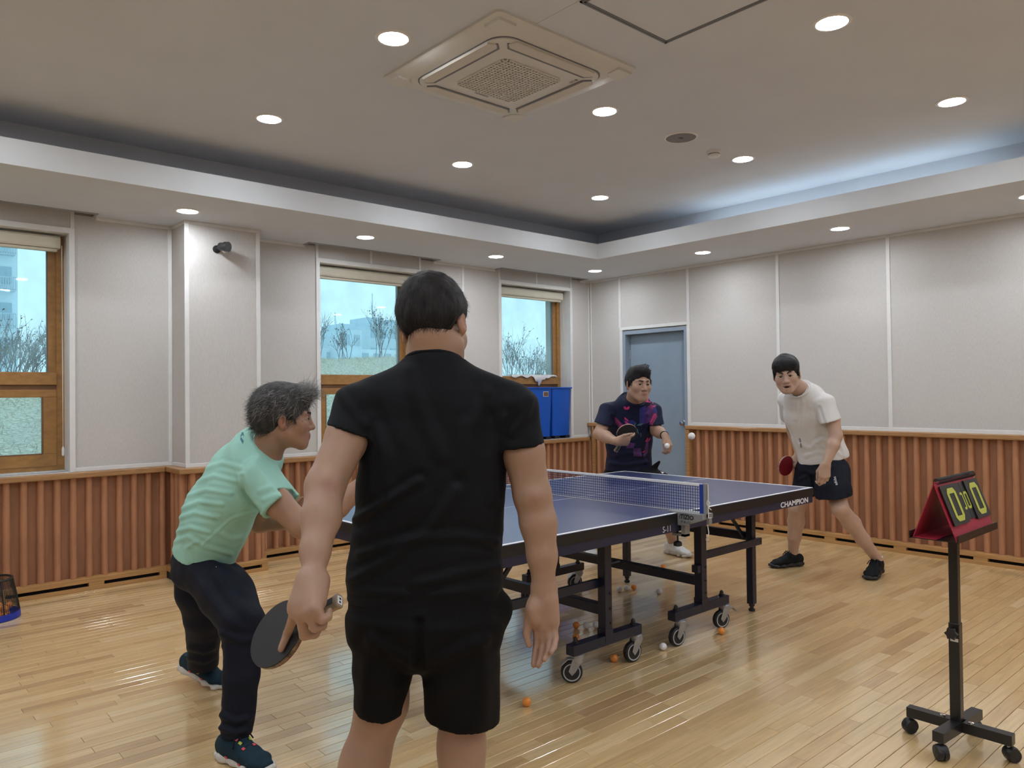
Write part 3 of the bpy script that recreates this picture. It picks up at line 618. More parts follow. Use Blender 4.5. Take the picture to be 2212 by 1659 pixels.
def half(y0, y1, s):
    """s=+1 far half, -1 near half"""
    ht = part('half_top', MB().box(TXL, TX, y0, y1, 0.738, 0.759), MT['tabletop'], tb)
    ya, yb = (TYF - 0.02, TYF) if s > 0 else (TYN, TYN + 0.02)
    ln = MB().box(TXL, TXL + 0.02, y0, y1, 0.759, 0.7602).box(TX - 0.02, TX, y0, y1, 0.759, 0.7602).box(TXL + 0.02, TX - 0.02, ya, yb, 0.759, 0.7602)
    xm = (TX + TXL) / 2
    ln.box(xm - 0.0015, xm + 0.0015, y0 if s > 0 else y0 + 0.02, y1 - 0.02 if s > 0 else y1, 0.759, 0.7600)
    part('white_lines', ln, MT['line'], ht)
    e = 0.003
    part('edge_band', MB().box(TX, TX + e, y0, y1, 0.711, 0.756).box(TXL - e, TXL, y0, y1, 0.711, 0.756).box(TXL - e, TX + e, (y1 if s > 0 else y0 - e), (y1 + e if s > 0 else y0), 0.711, 0.756)
         .box(TX - 0.03, TX, y0, y1, 0.711, 0.738).box(TXL, TXL + 0.03, y0, y1, 0.711, 0.738).box(TXL, TX, y1 - 0.03 if s > 0 else y0, y1 if s > 0 else y0 + 0.03, 0.711, 0.738), MT['tedge'], ht)
    ap = MB().box(TX - 0.025, TX - 0.002, y0 + 0.003, y1 - 0.003, 0.667, 0.711).box(TXL + 0.002, TXL + 0.025, y0 + 0.003, y1 - 0.003, 0.667, 0.711)
    ap.box(TXL + 0.025, TX - 0.025, y1 - 0.026 if s > 0 else y0 + 0.003, y1 - 0.003 if s > 0 else y0 + 0.026, 0.667, 0.711).box(TXL + 0.025, TX - 0.025, y0 + 0.003 if s > 0 else y1 - 0.026, y0 + 0.026 if s > 0 else y1 - 0.003, 0.667, 0.711)
    part('apron', ap, MT['apron'], tb)
half(TM + 0.002, TYF, 1); half(TYN, TM - 0.002, -1)
part('lettering', text_mb('CHAMPION', 0.044, (TX - 0.0015, 4.19, 0.6745), (0, 1, 0), (0, 0, 1), (1, 0, 0), 0.0006, bold=0.0012, sx=1.46), MT['line'], tb)
part('lettering', text_mb('S-11', 0.043, (TX - 0.0015, 3.055, 0.675), (0, 1, 0), (0, 0, 1), (1, 0, 0), 0.0006, bold=0.0, sx=0.95), MT['line'], tb)

def caster(P, heading, brake):
    """swivel caster: P floor point of wheel, heading = direction the fork trails"""
    h = Vector((math.cos(heading), math.sin(heading), 0)); ax = Vector((-h.y, h.x, 0)); r = 0.052; c = Vector((P[0], P[1], r))
    top = c - h * 0.03 + Vector((0, 0, 0.083 - 0.0))
    t = part('caster', MB().lathe([(0.030, -0.004), (0.030, 0.008), (0.022, 0.014)], (top.x, top.y, 0.124), n=18)
             .lathe([(0.026, -0.028), (0.030, -0.004)], (top.x, top.y, 0.124), n=18), MT['steel'], tb, smooth=True)
    fk = MB()
    for sd in (-1, 1):
        o = ax * (0.0195 * sd)
        pts = [(top - h * 0.022), (top + h * 0.026), (c + h * 0.016 + Vector((0, 0, 0.006))), (c + Vector((0, 0, -0.014))), (c - h * 0.016 + Vector((0, 0, 0.002))), (top - h * 0.026 + Vector((0, 0, -0.02)))]
        pts[0].z = pts[1].z = 0.116
        vs = [p + o for p in pts] + [p + o + ax * (0.0025 * sd) for p in pts]; n = len(pts)
        fk.add(vs, [tuple(range(n)), tuple(range(n, 2 * n))[::-1]] + [(i, (i + 1) % n, (i + 1) % n + n, i + n) for i in range(n)])
    fk.tube([c - ax * 0.024, c + ax * 0.024], 0.006, 10)
    part('fork', fk, MT['steel'], t)
    wh = part('wheel', MB().lathe([(0.028, -0.015), (0.044, -0.016), (0.051, -0.011), (0.052, 0), (0.051, 0.011), (0.044, 0.016), (0.028, 0.015)], c, ax, 26), MT['rubber'], t, smooth=True)
    part('wheel_ring', MB().lathe([(0.036, -0.0166), (0.0415, -0.0168), (0.0415, 0.0168), (0.036, 0.0166), (0.036, -0.0166)], c, ax, 26, cap=False), MT['wheelring'], t)
    part('hub', MB().lathe([(0.0, -0.0155), (0.036, -0.0155), (0.036, 0.0155), (0.0, 0.0155)], c, ax, 22), MT['black'], t)
    if brake:
        h = h * brake; q = top - h * 0.05
        part('brake_pedal', MB().beam((q.x, q.y, 0.112), (q.x - h.x * 0.03, q.y - h.y * 0.03, 0.085), 0.034, 0.004).beam((top.x, top.y, 0.113), (q.x, q.y, 0.112), 0.026, 0.006), MT['steel'], t)
def frame(x, y, s, wh):
    """upright with foot bar; x outer line, y upright, s far/near"""
    out = 1 if x > -3 else -1
    up = part('upright', MB().bbox(x - 0.025, x + 0.025, y - 0.025, y + 0.025, 0.18, 0.668, 0.003), MT['tsteel'], tb)
    bo = MB()
    for z in (0.24, 0.31, 0.385): bo.lathe([(0.007, 0), (0.007, 0.004), (0.0, 0.005)], (x + 0.025 * out, y + 0.012, z), (out, 0, 0), 10)
    part('bolt', bo, MT['black'], up)
    yc = y + 0.022 if s < 0 else y + 0.0
    fb = part('foot_bar', MB().bbox(x - 0.026, x + 0.026, wh[0][1] - 0.03, wh[1][1] + 0.05, 0.136, 0.186, 0.004), MT['tsteel'], tb)
    part('gusset', MB().box(x - 0.027, x + 0.027, y - 0.028, y + 0.028, 0.150, 0.215), MT['tsteel'], fb)
    for k, P in enumerate(wh):
        caster((P[0], P[1]), P[2], P[3])
        part('cap_nut', MB().lathe([(0.016, 0), (0.016, 0.008), (0.011, 0.010), (0.011, 0.022), (0.006, 0.03), (0.0, 0.032)], (x, P[1] + 0.01, 0.186), n=14), MT['black'], fb, smooth=True)
XR_, XL_ = -2.512, -3.68
frame(XR_, 2.832, -1, [(-2.530, 2.61, -2.29, -1), (-2.512, 3.035, -1.75, 0)])
frame(XR_, 3.640, 1, [(-2.500, 3.395, -1.75, 0), (-2.512, 3.835, -1.9, 1)])
frame(XL_, 2.832, -1, [(-3.69, 2.615, 1.3, 1), (-3.67, 3.035, 2.2, 0)])
frame(XL_, 3.640, 1, [(-3.68, 3.395, -1.6, 0), (-3.70, 3.86, -2.0, -1)])
part('cross_beam', MB().bbox(XL_ + 0.02, XR_ - 0.02, 3.618, 3.662, 0.280, 0.331, 0.003), MT['tsteel'], tb)
part('cross_beam', MB().bbox(XL_ + 0.02, XR_ - 0.02, 2.81, 2.854, 0.278, 0.330, 0.003), MT['tsteel'], tb)
for s, ly, uy in ((1, 4.272, 3.64), (-1, 2.162, 2.832)):
    for lx, ux in ((-2.575, XR_), (-3.575, XL_)):
        o = 1 if lx > -3 else -1
        lg = part('leg', MB().bbox(lx - 0.022, lx + 0.022, ly - 0.022, ly + 0.022, 0.045, 0.668, 0.003), MT['tsteel'], tb)
        part('levelling_foot', MB().lathe([(0.018, 0), (0.02, 0.003), (0.02, 0.014), (0.012, 0.018), (0.012, 0.03), (0.018, 0.032), (0.018, 0.046)], (lx, ly, 0.0), n=16), MT['black'], lg, smooth=True)
        xb = lx + o * 0.036
        br = part('link_bar', MB().bbox(xb - 0.012, xb + 0.012, min(ly, uy) - (0.05 if s < 0 else -0.02), max(ly, uy) + (0.05 if s > 0 else -0.02), 0.412, 0.455, 0.003), MT['tsteel'], tb)
        part('bolt', MB().lathe([(0.007, 0), (0.007, 0.003), (0, 0.004)], (xb + o * 0.012, ly + 0.035 * s, 0.433), (o, 0, 0), 10), MT['black'], br)
        part('diagonal_stay', MB().beam((lx - o * 0.04, ly - s * 0.0, 0.62), (lx - o * 0.04, ly - s * 0.30, 0.66), 0.012, 0.022).beam((lx - o * 0.04, ly - s * 0.02, 0.46), (lx - o * 0.04, ly - s * 0.22, 0.665), 0.012, 0.02), MT['tsteel'], tb)
    part('leg_beam', MB().bbox(-3.553, -2.597, ly - 0.018, ly + 0.018, 0.437, 0.489, 0.003), MT['tsteel'], tb)
part('latch_pin', MB().tube([(XR_ + 0.02, 2.845, 0.53), (XR_ + 0.02, 2.92, 0.532)], 0.006), MT['tsteel'], tb); part('stop_block', MB().box(XR_ - 0.02, XR_ + 0.02, 3.585, 3.615, 0.36, 0.40), MT['tsteel'], tb)

# ---- net set clipped on the table
nt_ = thing('table_tennis_net', ((TX + TXL) / 2, TM, 0.76), 'blue table tennis net with white tape on grey screw clamps', 'net')
px0, px1 = TXL - 0.135, TX + 0.135
zt = 0.9125; mbn = MB(); cell = 0.0145; x = px0
while x <= px1: mbn.beam((x, TM, 0.764), (x, TM, zt - 0.012), 0.0022, 0.0016, (0, 1, 0)); x += cell
z = 0.766
while z < zt - 0.012: mbn.beam((px0, TM, z), (px1, TM, z), 0.0016, 0.0022); z += cell
part('net_mesh', mbn, MT['netblue'], nt_)
part('top_tape', MB().bbox(px0, px1 - 0.012, TM - 0.0035, TM + 0.0035, zt - 0.014, zt, 0.002), MT['line'], nt_)
part('bottom_cord', MB().tube([(px0, TM, 0.767), (-3.4, TM, 0.764), (-2.7, TM, 0.764), (px1, TM, 0.768)], 0.0018, 6), MT['cordw'], nt_)
for sx, xp in ((1, px1), (-1, px0)):
    part('side_band', MB().bbox(xp - sx * 0.028, xp, TM - 0.005, TM + 0.005, 0.764, zt - 0.002, 0.002), MT['netband'], nt_)
    po_ = part('post', MB().bbox(xp, xp + sx * 0.016, TM - 0.012, TM + 0.012, 0.742, zt + 0.003, 0.002), MT['greymet'], nt_)
    ed_ = TX if sx > 0 else TXL
    prf = [(-0.055, 0.766), (-0.055, 0.7615), (0.004, 0.7615), (0.004, 0.70), (0.035, 0.70), (0.151, 0.742), (0.151, 0.766)]
    part('clamp', MB().prism([(sx * a, b) for a, b in prf], (ed_, TM - 0.045, 0), (1, 0, 0), (0, 0, 1), (0, 1, 0), 0.09), MT['greymet'], nt_)
    part('clamp_arm', MB().box(ed_ - sx * 0.05, ed_ + sx * 0.03, TM - 0.02, TM + 0.02, 0.640, 0.652).box(ed_ + sx * 0.006, ed_ + sx * 0.03, TM - 0.02, TM + 0.02, 0.64, 0.70), MT['greymet'], nt_)
    part('clamp_screw', MB().tube([(ed_ - sx * 0.03, TM, 0.667), (ed_ - sx * 0.03, TM, 0.60)], 0.005, 8).lathe([(0.008, 0.02), (0.02, 0.014), (0.022, 0.006), (0.022, -0.004), (0.012, -0.008)], (ed_ - sx * 0.03, TM, 0.59), n=16), MT['black'], nt_, smooth=True)
cf = Vector((TX + 0.004, TM - 0.0456, 0))
part('lettering', text_mb('TIZIO', 0.030, (TX + 0.020, TM - 0.0455, 0.735), (1, 0, 0), (0, 0, 1), (0, -1, 0), 0.0006, bold=0.0010, sx=1.05), MT['black'], nt_)
part('lettering', text_mb('P-R-O', 0.019, (TX + 0.024, TM - 0.0455, 0.713), (1, 0, 0), (0, 0, 1), (0, -1, 0), 0.0006, sx=1.15), MT['black'], nt_)
arc = [(TX + 0.016 + 0.026 * (1 - math.cos(t)) , TM - 0.0458, 0.744 + 0.016 * math.sin(t)) for t in np.linspace(-0.7, 1.5, 12)] + [(TX + 0.075, TM - 0.0458, 0.7615 - 0.003)]
part('swoosh', MB().tube(arc, 0.0012, 5), MT['black'], nt_)
xc = px1 + 0.02
part('tension_cord', MB().tube([(xc, TM, zt), (xc + 0.003, TM - 0.003, 0.86), (xc + 0.004, TM - 0.006, 0.80), (xc + 0.006, TM - 0.008, 0.76), (xc + 0.002, TM - 0.01, 0.71), (xc + 0.008, TM - 0.01, 0.675), (xc + 0.003, TM - 0.012, 0.655)], 0.0025, 6)
     .tube([(xc + 0.004, TM - 0.006, 0.80), (xc + 0.016, TM - 0.01, 0.826), (xc + 0.004, TM - 0.012, 0.835), (xc + 0.0, TM - 0.012, 0.82), (xc + 0.012, TM - 0.012, 0.80), (xc + 0.026, TM - 0.012, 0.79)], 0.0025, 6), MT['cordw'], nt_, smooth=True)
part('cord_ring', MB().tube([(xc + 0.003 + 0.011 * math.sin(t), TM - 0.012, 0.643 + 0.011 * math.cos(t)) for t in np.linspace(0, 2 * PI, 14)], 0.0016, 6), MT['steel'], nt_, smooth=True)
part('tension_bracket', MB().bbox(px1 + 0.016, px1 + 0.034, TM - 0.012, TM + 0.012, 0.715, 0.75, 0.003), MT['steel'], nt_)

# ================================================================ BALLS
MT['ballo'] = mk('orange_celluloid', (0.85, 0.30, 0.055), 0.38, var=0.04, sss=0.0)
MT['ballw'] = mk('white_celluloid', (0.80, 0.80, 0.80), 0.38, var=0.02)
bo_me = mesh_of('ball_orange', MB().sphere((0, 0, 0), 0.02, 20, 14), MT['ballo'], smooth='all'); bw_me = mesh_of('ball_white', MB().sphere((0, 0, 0), 0.02, 20, 14), MT['ballw'], smooth='all')
def ball(me, P, lab, grp='loose table tennis balls on the floor'): return inst('table_tennis_ball', me, P, None, label=lab, cat='ball', group=grp)
for me, P, lab in [(bo_me, (-2.473, 2.267, .02), 'orange ball on open floor nearest the man in black'), (bo_me, (-3.085, 3.225, .02), 'orange ball beside two white balls behind the front table upright'),
                   (bw_me, (-3.042, 3.265, .02), 'white ball touching the orange one behind the front table upright'), (bw_me, (-3.01, 3.315, .02), 'white ball half hidden by the front table upright'),
                   (bo_me, (-2.572, 2.965, .02), 'orange ball against the second table caster'), (bw_me, (-2.508, 3.285, .02), 'white ball in front of the third table caster'),
                   (bo_me, (-2.445, 3.735, .02), 'orange ball at the caster nearest the far table leg'), (bw_me, (-3.435, 4.022, .02), 'white ball, left one of three under the far half'),
                   (bw_me, (-3.425, 4.085, .02), 'white ball, middle one of three under the far half'), (bo_me, (-3.405, 4.14, .02), 'orange ball, right one of three under the far half'),
                   (bw_me, (-3.216, 4.177, .02), 'lone white ball in the table shadow'), (bo_me, (-3.643, 4.783, .02), 'orange ball farthest back, just above the cross beam'),
                   (bo_me, (-3.70, 3.70, .02), 'orange ball mostly hidden behind the link bar'), (bo_me, (-2.93, 3.06, .02), 'orange ball hidden behind the front foot bar')]:
    ball(me, P, lab)
ball(bw_me, at(1494, 942, d=4.35), 'white ball in flight in front of the grey door frame', None)

# ================================================================ SCOREBOARD AND STAND
sx0, sy0 = -1.068, 3.214
st = thing('scoreboard_stand', (sx0, sy0, 0), 'black steel stand on four castors at the right', 'stand')
def arm(a, b): return part('base_arm', MB().beam(a, b, 0.040, 0.038), MT['blackmetal'], st)
W4 = [(-1.232, 3.218), (-0.898, 3.222), (-1.078, 3.062), (-1.052, 3.372)]
zb = 0.083
arm((W4[0][0] - 0.015, W4[0][1], zb), (W4[1][0] + 0.015, W4[1][1], zb)); arm((W4[2][0], W4[2][1] - 0.015, zb + 0.0), (W4[3][0], W4[3][1] + 0.015, zb + 0.0))
for x, y in W4:
    c = part('castor', MB().tube([(x, y, 0.05), (x, y, 0.066)], 0.007, 8), MT['steel'], st)
    a = math.atan2(y - sy0, x - sx0) + 0.9
    hv = Vector((math.cos(a), math.sin(a), 0)); av = Vector((-hv.y, hv.x, 0)); q = Vector((x, y, 0.025)) + hv * 0.012
    part('wheel', MB().lathe([(0.012, -0.019), (0.023, -0.019), (0.025, -0.014), (0.025, -0.003), (0.02, 0), (0.025, 0.003), (0.025, 0.014), (0.023, 0.019), (0.012, 0.019)], q, av, 20), MT['black'], c, smooth=True)
    part('hood', MB().lathe([(0.0, -0.022), (0.022, -0.02), (0.026, -0.01), (0.026, 0.01), (0.022, 0.02), (0, 0.022)], q + Vector((-hv.x * 0.004, -hv.y * 0.004, 0.006)), av, 20), MT['black'], c, smooth=True)
part('lower_pole', MB().bbox(sx0 - 0.019, sx0 + 0.019, sy0 - 0.019, sy0 + 0.019, 0.064, 0.475, 0.003), MT['blackmetal'], st)
part('upper_pole', MB().bbox(sx0 - 0.016, sx0 + 0.016, sy0 - 0.016, sy0 + 0.016, 0.47, 0.815, 0.003), MT['blackmetal'], st)
kb = Vector((sx0 - 0.019, sy0 - 0.019, 0.435)) ; kd = Vector((0.1, -1, 0)).normalized()
kn = MB().tube([Vector((sx0, sy0 - 0.015, 0.44)), Vector((sx0, sy0 - 0.038, 0.44))], 0.006, 8)
star = [((0.024 if k % 2 == 0 else 0.017) * math.cos(k * PI / 6), (0.024 if k % 2 == 0 else 0.017) * math.sin(k * PI / 6)) for k in range(12)]
kn.prism(star, (sx0, sy0 - 0.036, 0.44), (1, 0, 0), (0, 0, 1), (0, -1, 0), 0.014)
part('clamp_knob', kn, MT['black'], st)
part('sticker', MB().box(sx0 - 0.012, sx0 + 0.016, sy0 - 0.0196, sy0 - 0.019, 0.405, 0.417), MT['white_pl'], st)
part('bolt', MB().lathe([(0.011, 0), (0.011, 0.006), (0.0, 0.008)], (sx0 - 0.05, sy0, 0.102), n=10).lathe([(0.011, 0), (0.011, 0.006), (0.0, 0.008)], (sx0 + 0.05, sy0, 0.102), n=10), MT['chrome'], st)
tz = 0.826
ty0, ty1 = 3.008, 3.436
part('tray', MB().box(-1.15, -0.985, ty0 + 0.01, ty1, tz - 0.012, tz - 0.009).box(-0.987, -0.984, ty0, ty1 + 0.005, tz - 0.012, tz + 0.016).box(-1.152, -1.149, ty0, ty1 + 0.005, tz - 0.012, tz + 0.016), MT['blackmetal'], st)
MT['redboard'] = mk('red_board', (0.40, 0.022, 0.050), 0.5, var=0.06); MT['card'] = mk('black_card', (0.014, 0.015, 0.016), 0.45, var=0.1); MT['yel'] = mk('yellow_print', (0.52, 0.55, 0.075), 0.5, var=0.03)
sb = thing('flip_scoreboard', (-1.067, 3.222, tz - 0.008), 'red folding flip scoreboard reading zero to zero on the stand', 'scoreboard')
A = Vector((-1.067, 0, 1.026)); Lf = Vector((-1.143, 0, tz - 0.008)); Rf = Vector((-0.991, 0, tz - 0.008))
def boardp(p, q, y0, y1, th, nrm):
    vs = [Vector((a.x, y, a.z)) + nrm * t for t in (0, th) for y in (y0, y1) for a in (p, q)]
    return MB().add(vs, [(0, 1, 3, 2), (4, 6, 7, 5), (0, 4, 5, 1), (2, 3, 7, 6), (0, 2, 6, 4), (1, 5, 7, 3)])
dR = (Rf - A).normalized(); nR = Vector((-dR.z, 0, dR.x)); nR = nR if nR.x > 0 else -nR; dL = (Lf - A).normalized(); nL = Vector((nR.x * -1, 0, nR.z))
part('front_board', boardp(A, Rf, ty0 + 0.01, ty1 - 0.01, -0.003, nR), MT['redboard'], sb); part('rear_board', boardp(A, Lf, ty0 + 0.01, ty1 - 0.01, -0.003, nL), MT['redboard'], sb)
part('base_flap', MB().box(-1.14, -1.06, ty0 + 0.01, ty1 - 0.01, tz - 0.0085, tz - 0.0065), MT['redboard'], sb)
def cpos(y, s): return Vector((A.x, y, A.z)) + dR * s
def card(y0, y1, s0, s1, lift): 
    a, b = A + dR * s0 + nR * lift, A + dR * s1 + nR * lift
    return boardp(a, b, y0, y1, 0.0012, nR)
def digit(yc, sc, hw, hh, tk, lift):
    """octagonal zero outline in the card plane (print)"""
    c = 0.38 * hw; o = [(-hw + c, -hh), (hw - c, -hh), (hw, -hh + c), (hw, hh - c), (hw - c, hh), (-hw + c, hh), (-hw, hh - c), (-hw, -hh + c)]
    i_ = [(-hw + tk, -hh + tk * 1.0), (hw - tk, -hh + tk * 1.0), (hw - tk, hh - tk * 1.0), (-hw + tk, hh - tk * 1.0)]
    i8 = [i_[0], i_[1], i_[1], i_[2], i_[2], i_[3], i_[3], i_[0]]
    mb = MB(); b = A + dR * sc + nR * lift
    f = lambda q: Vector((b.x, yc + q[0], b.z)) + dR * (-q[1])
    mb.add([f(q) for q in o] + [f(q) for q in i8], [(k, (k + 1) % 8, (k + 1) % 8 + 8, k + 8) for k in range(8)]); return mb
for k, (y0, y1, s0, s1) in enumerate(((ty0 + 0.022, ty0 + 0.182, 0.018, 0.168), (ty1 - 0.160, ty1 - 0.012, 0.018, 0.168))):
    for j in range(4): part('score_card', card(y0 + 0.004 * (3 - j) * (1 if k == 0 else 0), y1, s0, s1, 0.002 + 0.0022 * j), MT['card'], sb)
    part('score_digit', digit((y0 + y1) / 2 + 0.004, 0.094, 0.044, 0.062, 0.020, 0.0108), MT['yel'], sb)
ym = (ty0 + ty1) / 2 + 0.010
for k in (-1, 1):
    for j in range(2): part('set_card', card(ym + k * 0.026 - 0.025, ym + k * 0.026 + 0.025, 0.02, 0.160, 0.0015 + 0.002 * j), MT['card'], sb)
    part('set_digit', digit(ym + k * 0.024, 0.090, 0.019, 0.033, 0.0095, 0.0056), MT['yel'], sb)
rg = MB()
for y in np.linspace(ty0 + 0.03, ty1 - 0.016, 46):
    rg.tube([(A.x + 0.002 + 0.011 * math.cos(t), y + 0.004 * t / 6.3, A.z + 0.002 + 0.011 * math.sin(t)) for t in np.linspace(0, 2 * PI, 11)], 0.0012, 5, cap=False)
part('ring_binding', rg, MT['black'], sb, kind='stuff')

# ================================================================ BINS, CLOTH, BALL COLLECTOR
MT['binblue'] = mk('blue_plastic', (0.005, 0.085, 0.48), 0.38, var=0.04, vs=5); MT['sticker'] = mk('sticker_print', (0.10, 0.11, 0.05), 0.4, var=0.3, vs=60, col2=(0.20, 0.035, 0.025))
MT['clothw'] = mk('white_cotton', (0.62, 0.61, 0.62), 0.9, var=0.06, vs=20, bump=0.4, bs=60)
def bin_(y0, y1, x0, x1, lab, stick):
    zb_, zt_ = 0.882, 1.432; t = thing('storage_bin', ((x0 + x1) / 2, (y0 + y1) / 2, 0.852), lab, 'bin', 'blue bins on the window ledge')
    def ring(k, z, g=0): return [(x, y, z) for x, y in ((x0 + k - g, y0 + k - g), (x1 - k + g, y0 + k - g), (x1 - k + g, y1 - k + g), (x0 + k - g, y1 - k + g))]
    b = 0.022; vs = ring(b, zb_) + ring(0.004, zt_) + ring(0.008, zt_) + ring(b + 0.004, zb_ + 0.006)
    fs = [(0, 1, 2, 3)] + [(i * 4 + k, i * 4 + (k + 1) % 4, (i + 1) * 4 + (k + 1) % 4, (i + 1) * 4 + k) for i in range(3) for k in range(4)] + [(12, 13, 14, 15)]
    bm = bmesh.new(); bv = [bm.verts.new(v) for v in vs]
    for f in fs: bm.faces.new([bv[i] for i in f])
    bmesh.ops.recalc_face_normals(bm, faces=bm.faces)
    bmesh.ops.bevel(bm, geom=[e for e in bm.edges if abs(e.verts[0].co.z - e.verts[1].co.z) > 0.3], offset=0.016, segments=3, profile=0.5, affect='EDGES')
    part('tub', MB().bm(bm), MT['binblue'], t, smooth=True)
    r = 0.006
    part('rim', MB().bbox(x1 - 0.006, x1 + r, y0 - r, y1 + r, zt_ - 0.012, zt_ + 0.003, 0.003).bbox(x0 - r, x0 + 0.006, y0 - r, y1 + r, zt_ - 0.012, zt_ + 0.003, 0.003).bbox(x0, x1, y0 - r, y0 + 0.006, zt_ - 0.012, zt_ + 0.003, 0.003).bbox(x0, x1, y1 - 0.006, y1 + r, zt_ - 0.012, zt_ + 0.003, 0.003), MT['binblue'], t)
    ft = MB()
    for yy in (y0 + 0.06, y1 - 0.08): ft.bbox(x0 + 0.05, x1 - 0.025, yy, yy + 0.07, 0.8525, 0.883, 0.006)
    part('foot', ft, MT['black'], t)
    if stick: part('label_sticker', MB().box(x1 + 0.0015 - 0.006, x1 + 0.002 - 0.004, y1 - 0.135, y1 - 0.065, 1.335, 1.383), MT['sticker'], t); part('sticker_edge', MB().box(x1 - 0.0055, x1 - 0.0032, y1 - 0.139, y1 - 0.061, 1.331, 1.387), MT['white_pl'], t)
bin_(5.60, 6.035, -6.30, -6.095, 'blue plastic bin with a small printed sticker, left of the pair', True)
bin_(6.06, 6.375, -6.295, -6.125, 'plain blue plastic bin, right one of the pair by the corner', False)
# cloth lying along the transom of the corner window, a corner hanging down
cb = MB(); nu, nv = 44, 12; rr = random.Random(5); ya, yb_ = 5.60, 6.30
for i in range(nu):
    for j in range(nv):
        y = ya + (yb_ - ya) * i / (nu - 1); s_ = j / (nv - 1)
        hang = 0.012 + 0.105 * math.exp(-((y - 6.02) / 0.075) ** 2) * (0.75 + 0.25 * math.sin(y * 90)) + 0.012 * math.sin(y * 37)
        flat = 0.055
        q = s_ * (flat + max(hang, 0.004)); wob = 0.005 * math.sin(y * 61 + j * 0.7) + 0.004 * math.sin(y * 143)
        if q < flat: P = (XL - 0.16 - 0.040 + q, y, 1.5635 + 0.004 + abs(wob) * 1.4)
        else: P = (XL - 0.16 + 0.0195 + 0.35 * abs(wob) + 0.010 * math.sin((q - flat) * 40), y, 1.566 - (q - flat) + wob * 0.3)
        cb.v.append(P)
cb.f = [(i * nv + j, (i + 1) * nv + j, (i + 1) * nv + j + 1, i * nv + j + 1) for i in range(nu - 1) for j in range(nv - 1)]
cl = part('cloth', cb, MT['clothw'], smooth='all', label='crumpled white cloth hanging over the corner window rail', cat='cloth')
cl.modifiers.new('thick', 'SOLIDIFY').thickness = 0.003
# ball collector at the left edge
bc = thing('ball_collector', (-5.74, 0.73, 0), 'black mesh ball collector with a blue rim on the floor at the left edge', 'ball collector')
MT['blueplas'] = mk('blue_rim', (0.01, 0.03, 0.36), 0.4, var=0.05); MT['meshblk'] = mk('black_net', (0.016, 0.015, 0.014), 0.6, var=0.1)
part('rim', MB().lathe([(0.150, 0.0), (0.160, 0.004), (0.158, 0.040), (0.152, 0.042), (0.148, 0.012)], (-5.74, 0.73, 0), n=40), MT['blueplas'], bc, smooth=True)
part('floor_pad', MB().lathe([(0.0, 0.002), (0.150, 0.002), (0.150, 0.006)], (-5.74, 0.73, 0), n=40), MT['meshblk'], bc)
nm = MB()
dome = lambda t, h: (-5.74 + 0.154 * math.cos(t) * (1 - 0.25 * h), 0.73 + 0.154 * math.sin(t) * (1 - 0.25 * h), 0.04 + 0.235 * h * (1 - 0.12 * h) )
for k in range(72): nm.tube([dome(2 * PI * k / 72, h) for h in (0, 0.35, 0.7, 1.0)], 0.0011, 4)
for h in np.linspace(0.0, 1, 26): nm.tube([dome(t, h) for t in np.linspace(0, 2 * PI, 40)], 0.0011, 4)
part('net', nm, MT['meshblk'], bc)
part('top_hoop', MB().tube([dome(t, 1.0) for t in np.linspace(0, 2 * PI, 40)], 0.007, 8), MT['black'], bc, smooth=True)
part('rib', MB().tube([dome(0.35, h) for h in (0, 0.3, 0.6, 1)], 0.005, 6).tube([dome(1.6, h) for h in (0, 0.3, 0.6, 1)], 0.005, 6).tube([dome(5.2, h) for h in (0, 0.3, 0.6, 1)], 0.005, 6), MT['black'], bc)
rr = random.Random(11); spots = []
for k in range(60):
    a = rr.uniform(0, 6.28); q = 0.118 * math.sqrt(rr.random()); P = Vector((-5.74 + q * math.cos(a), 0.73 + q * math.sin(a), 0.027 + (0 if len(spots) < 11 else 0.034)))
    if all((P - s).length > 0.0402 for s in spots): spots.append(P)
for k, P in enumerate(spots[:18]): ball(bo_me, P, 'orange ball heaped inside the mesh collector', 'balls in the collector')
# ================================================================ OUTSIDE THE WINDOWS
MT['drygrass'] = mk('dry_grass_ground', (0.36, 0.30, 0.20), 0.95, vs=26, col2=(0.80, 0.73, 0.58), bump=1.0, bs=40, spec=0.1)
MT['blade'] = mk('dry_grass_blade', (0.60, 0.52, 0.37), 0.9, var=0.3, vs=3)
MT['twig'] = mk('bare_twig', (0.155, 0.145, 0.14), 0.9, var=0.25, vs=4)
MT['leaf'] = mk('dead_leaf', (0.13, 0.115, 0.09), 0.9, var=0.3)
MT['conc'] = mk('hazed_concrete', (0.62, 0.72, 0.77), 0.9, var=0.06, vs=0.6); MT['conc2'] = mk('hazed_concrete_grey', (0.52, 0.64, 0.70), 0.9, var=0.06, vs=0.6)  # far walls: distance haze is painted in as pale bluish colour
MT['fwin'] = mk('hazed_window_glass', (0.34, 0.46, 0.53), 0.4, var=0.1); MT['rail'] = mk('hazed_balcony_rail', (0.40, 0.50, 0.56), 0.6, var=0.1)  # far windows and rails lightened with the same painted haze
def hz(x, y):
    t = min(max((-6.6 - x) / 7.6, 0), 1); s_ = t * t * (3 - 2 * t)
    crest = float(np.interp(y, [-14, 3, 6.5, 9.2, 11, 44], [1.75, 1.80, 2.17, 2.20, 1.85, 1.9]))
    z = 0.35 + (crest - 0.35) * (0.45 * t + 0.55 * s_)
    if x < -14.2: z -= (-14.2 - x) * 0.22
    return z + 0.05 * math.sin(x * 1.7 + y * 1.3) * t
g = MB(); xs = np.concatenate([np.linspace(-6.56, -15, 36), np.linspace(-15.6, -24, 10)]); yv = np.linspace(-14, 44, 100)
for x in xs:
    for y in yv: g.v.append((float(x), float(y), hz(x, y)))
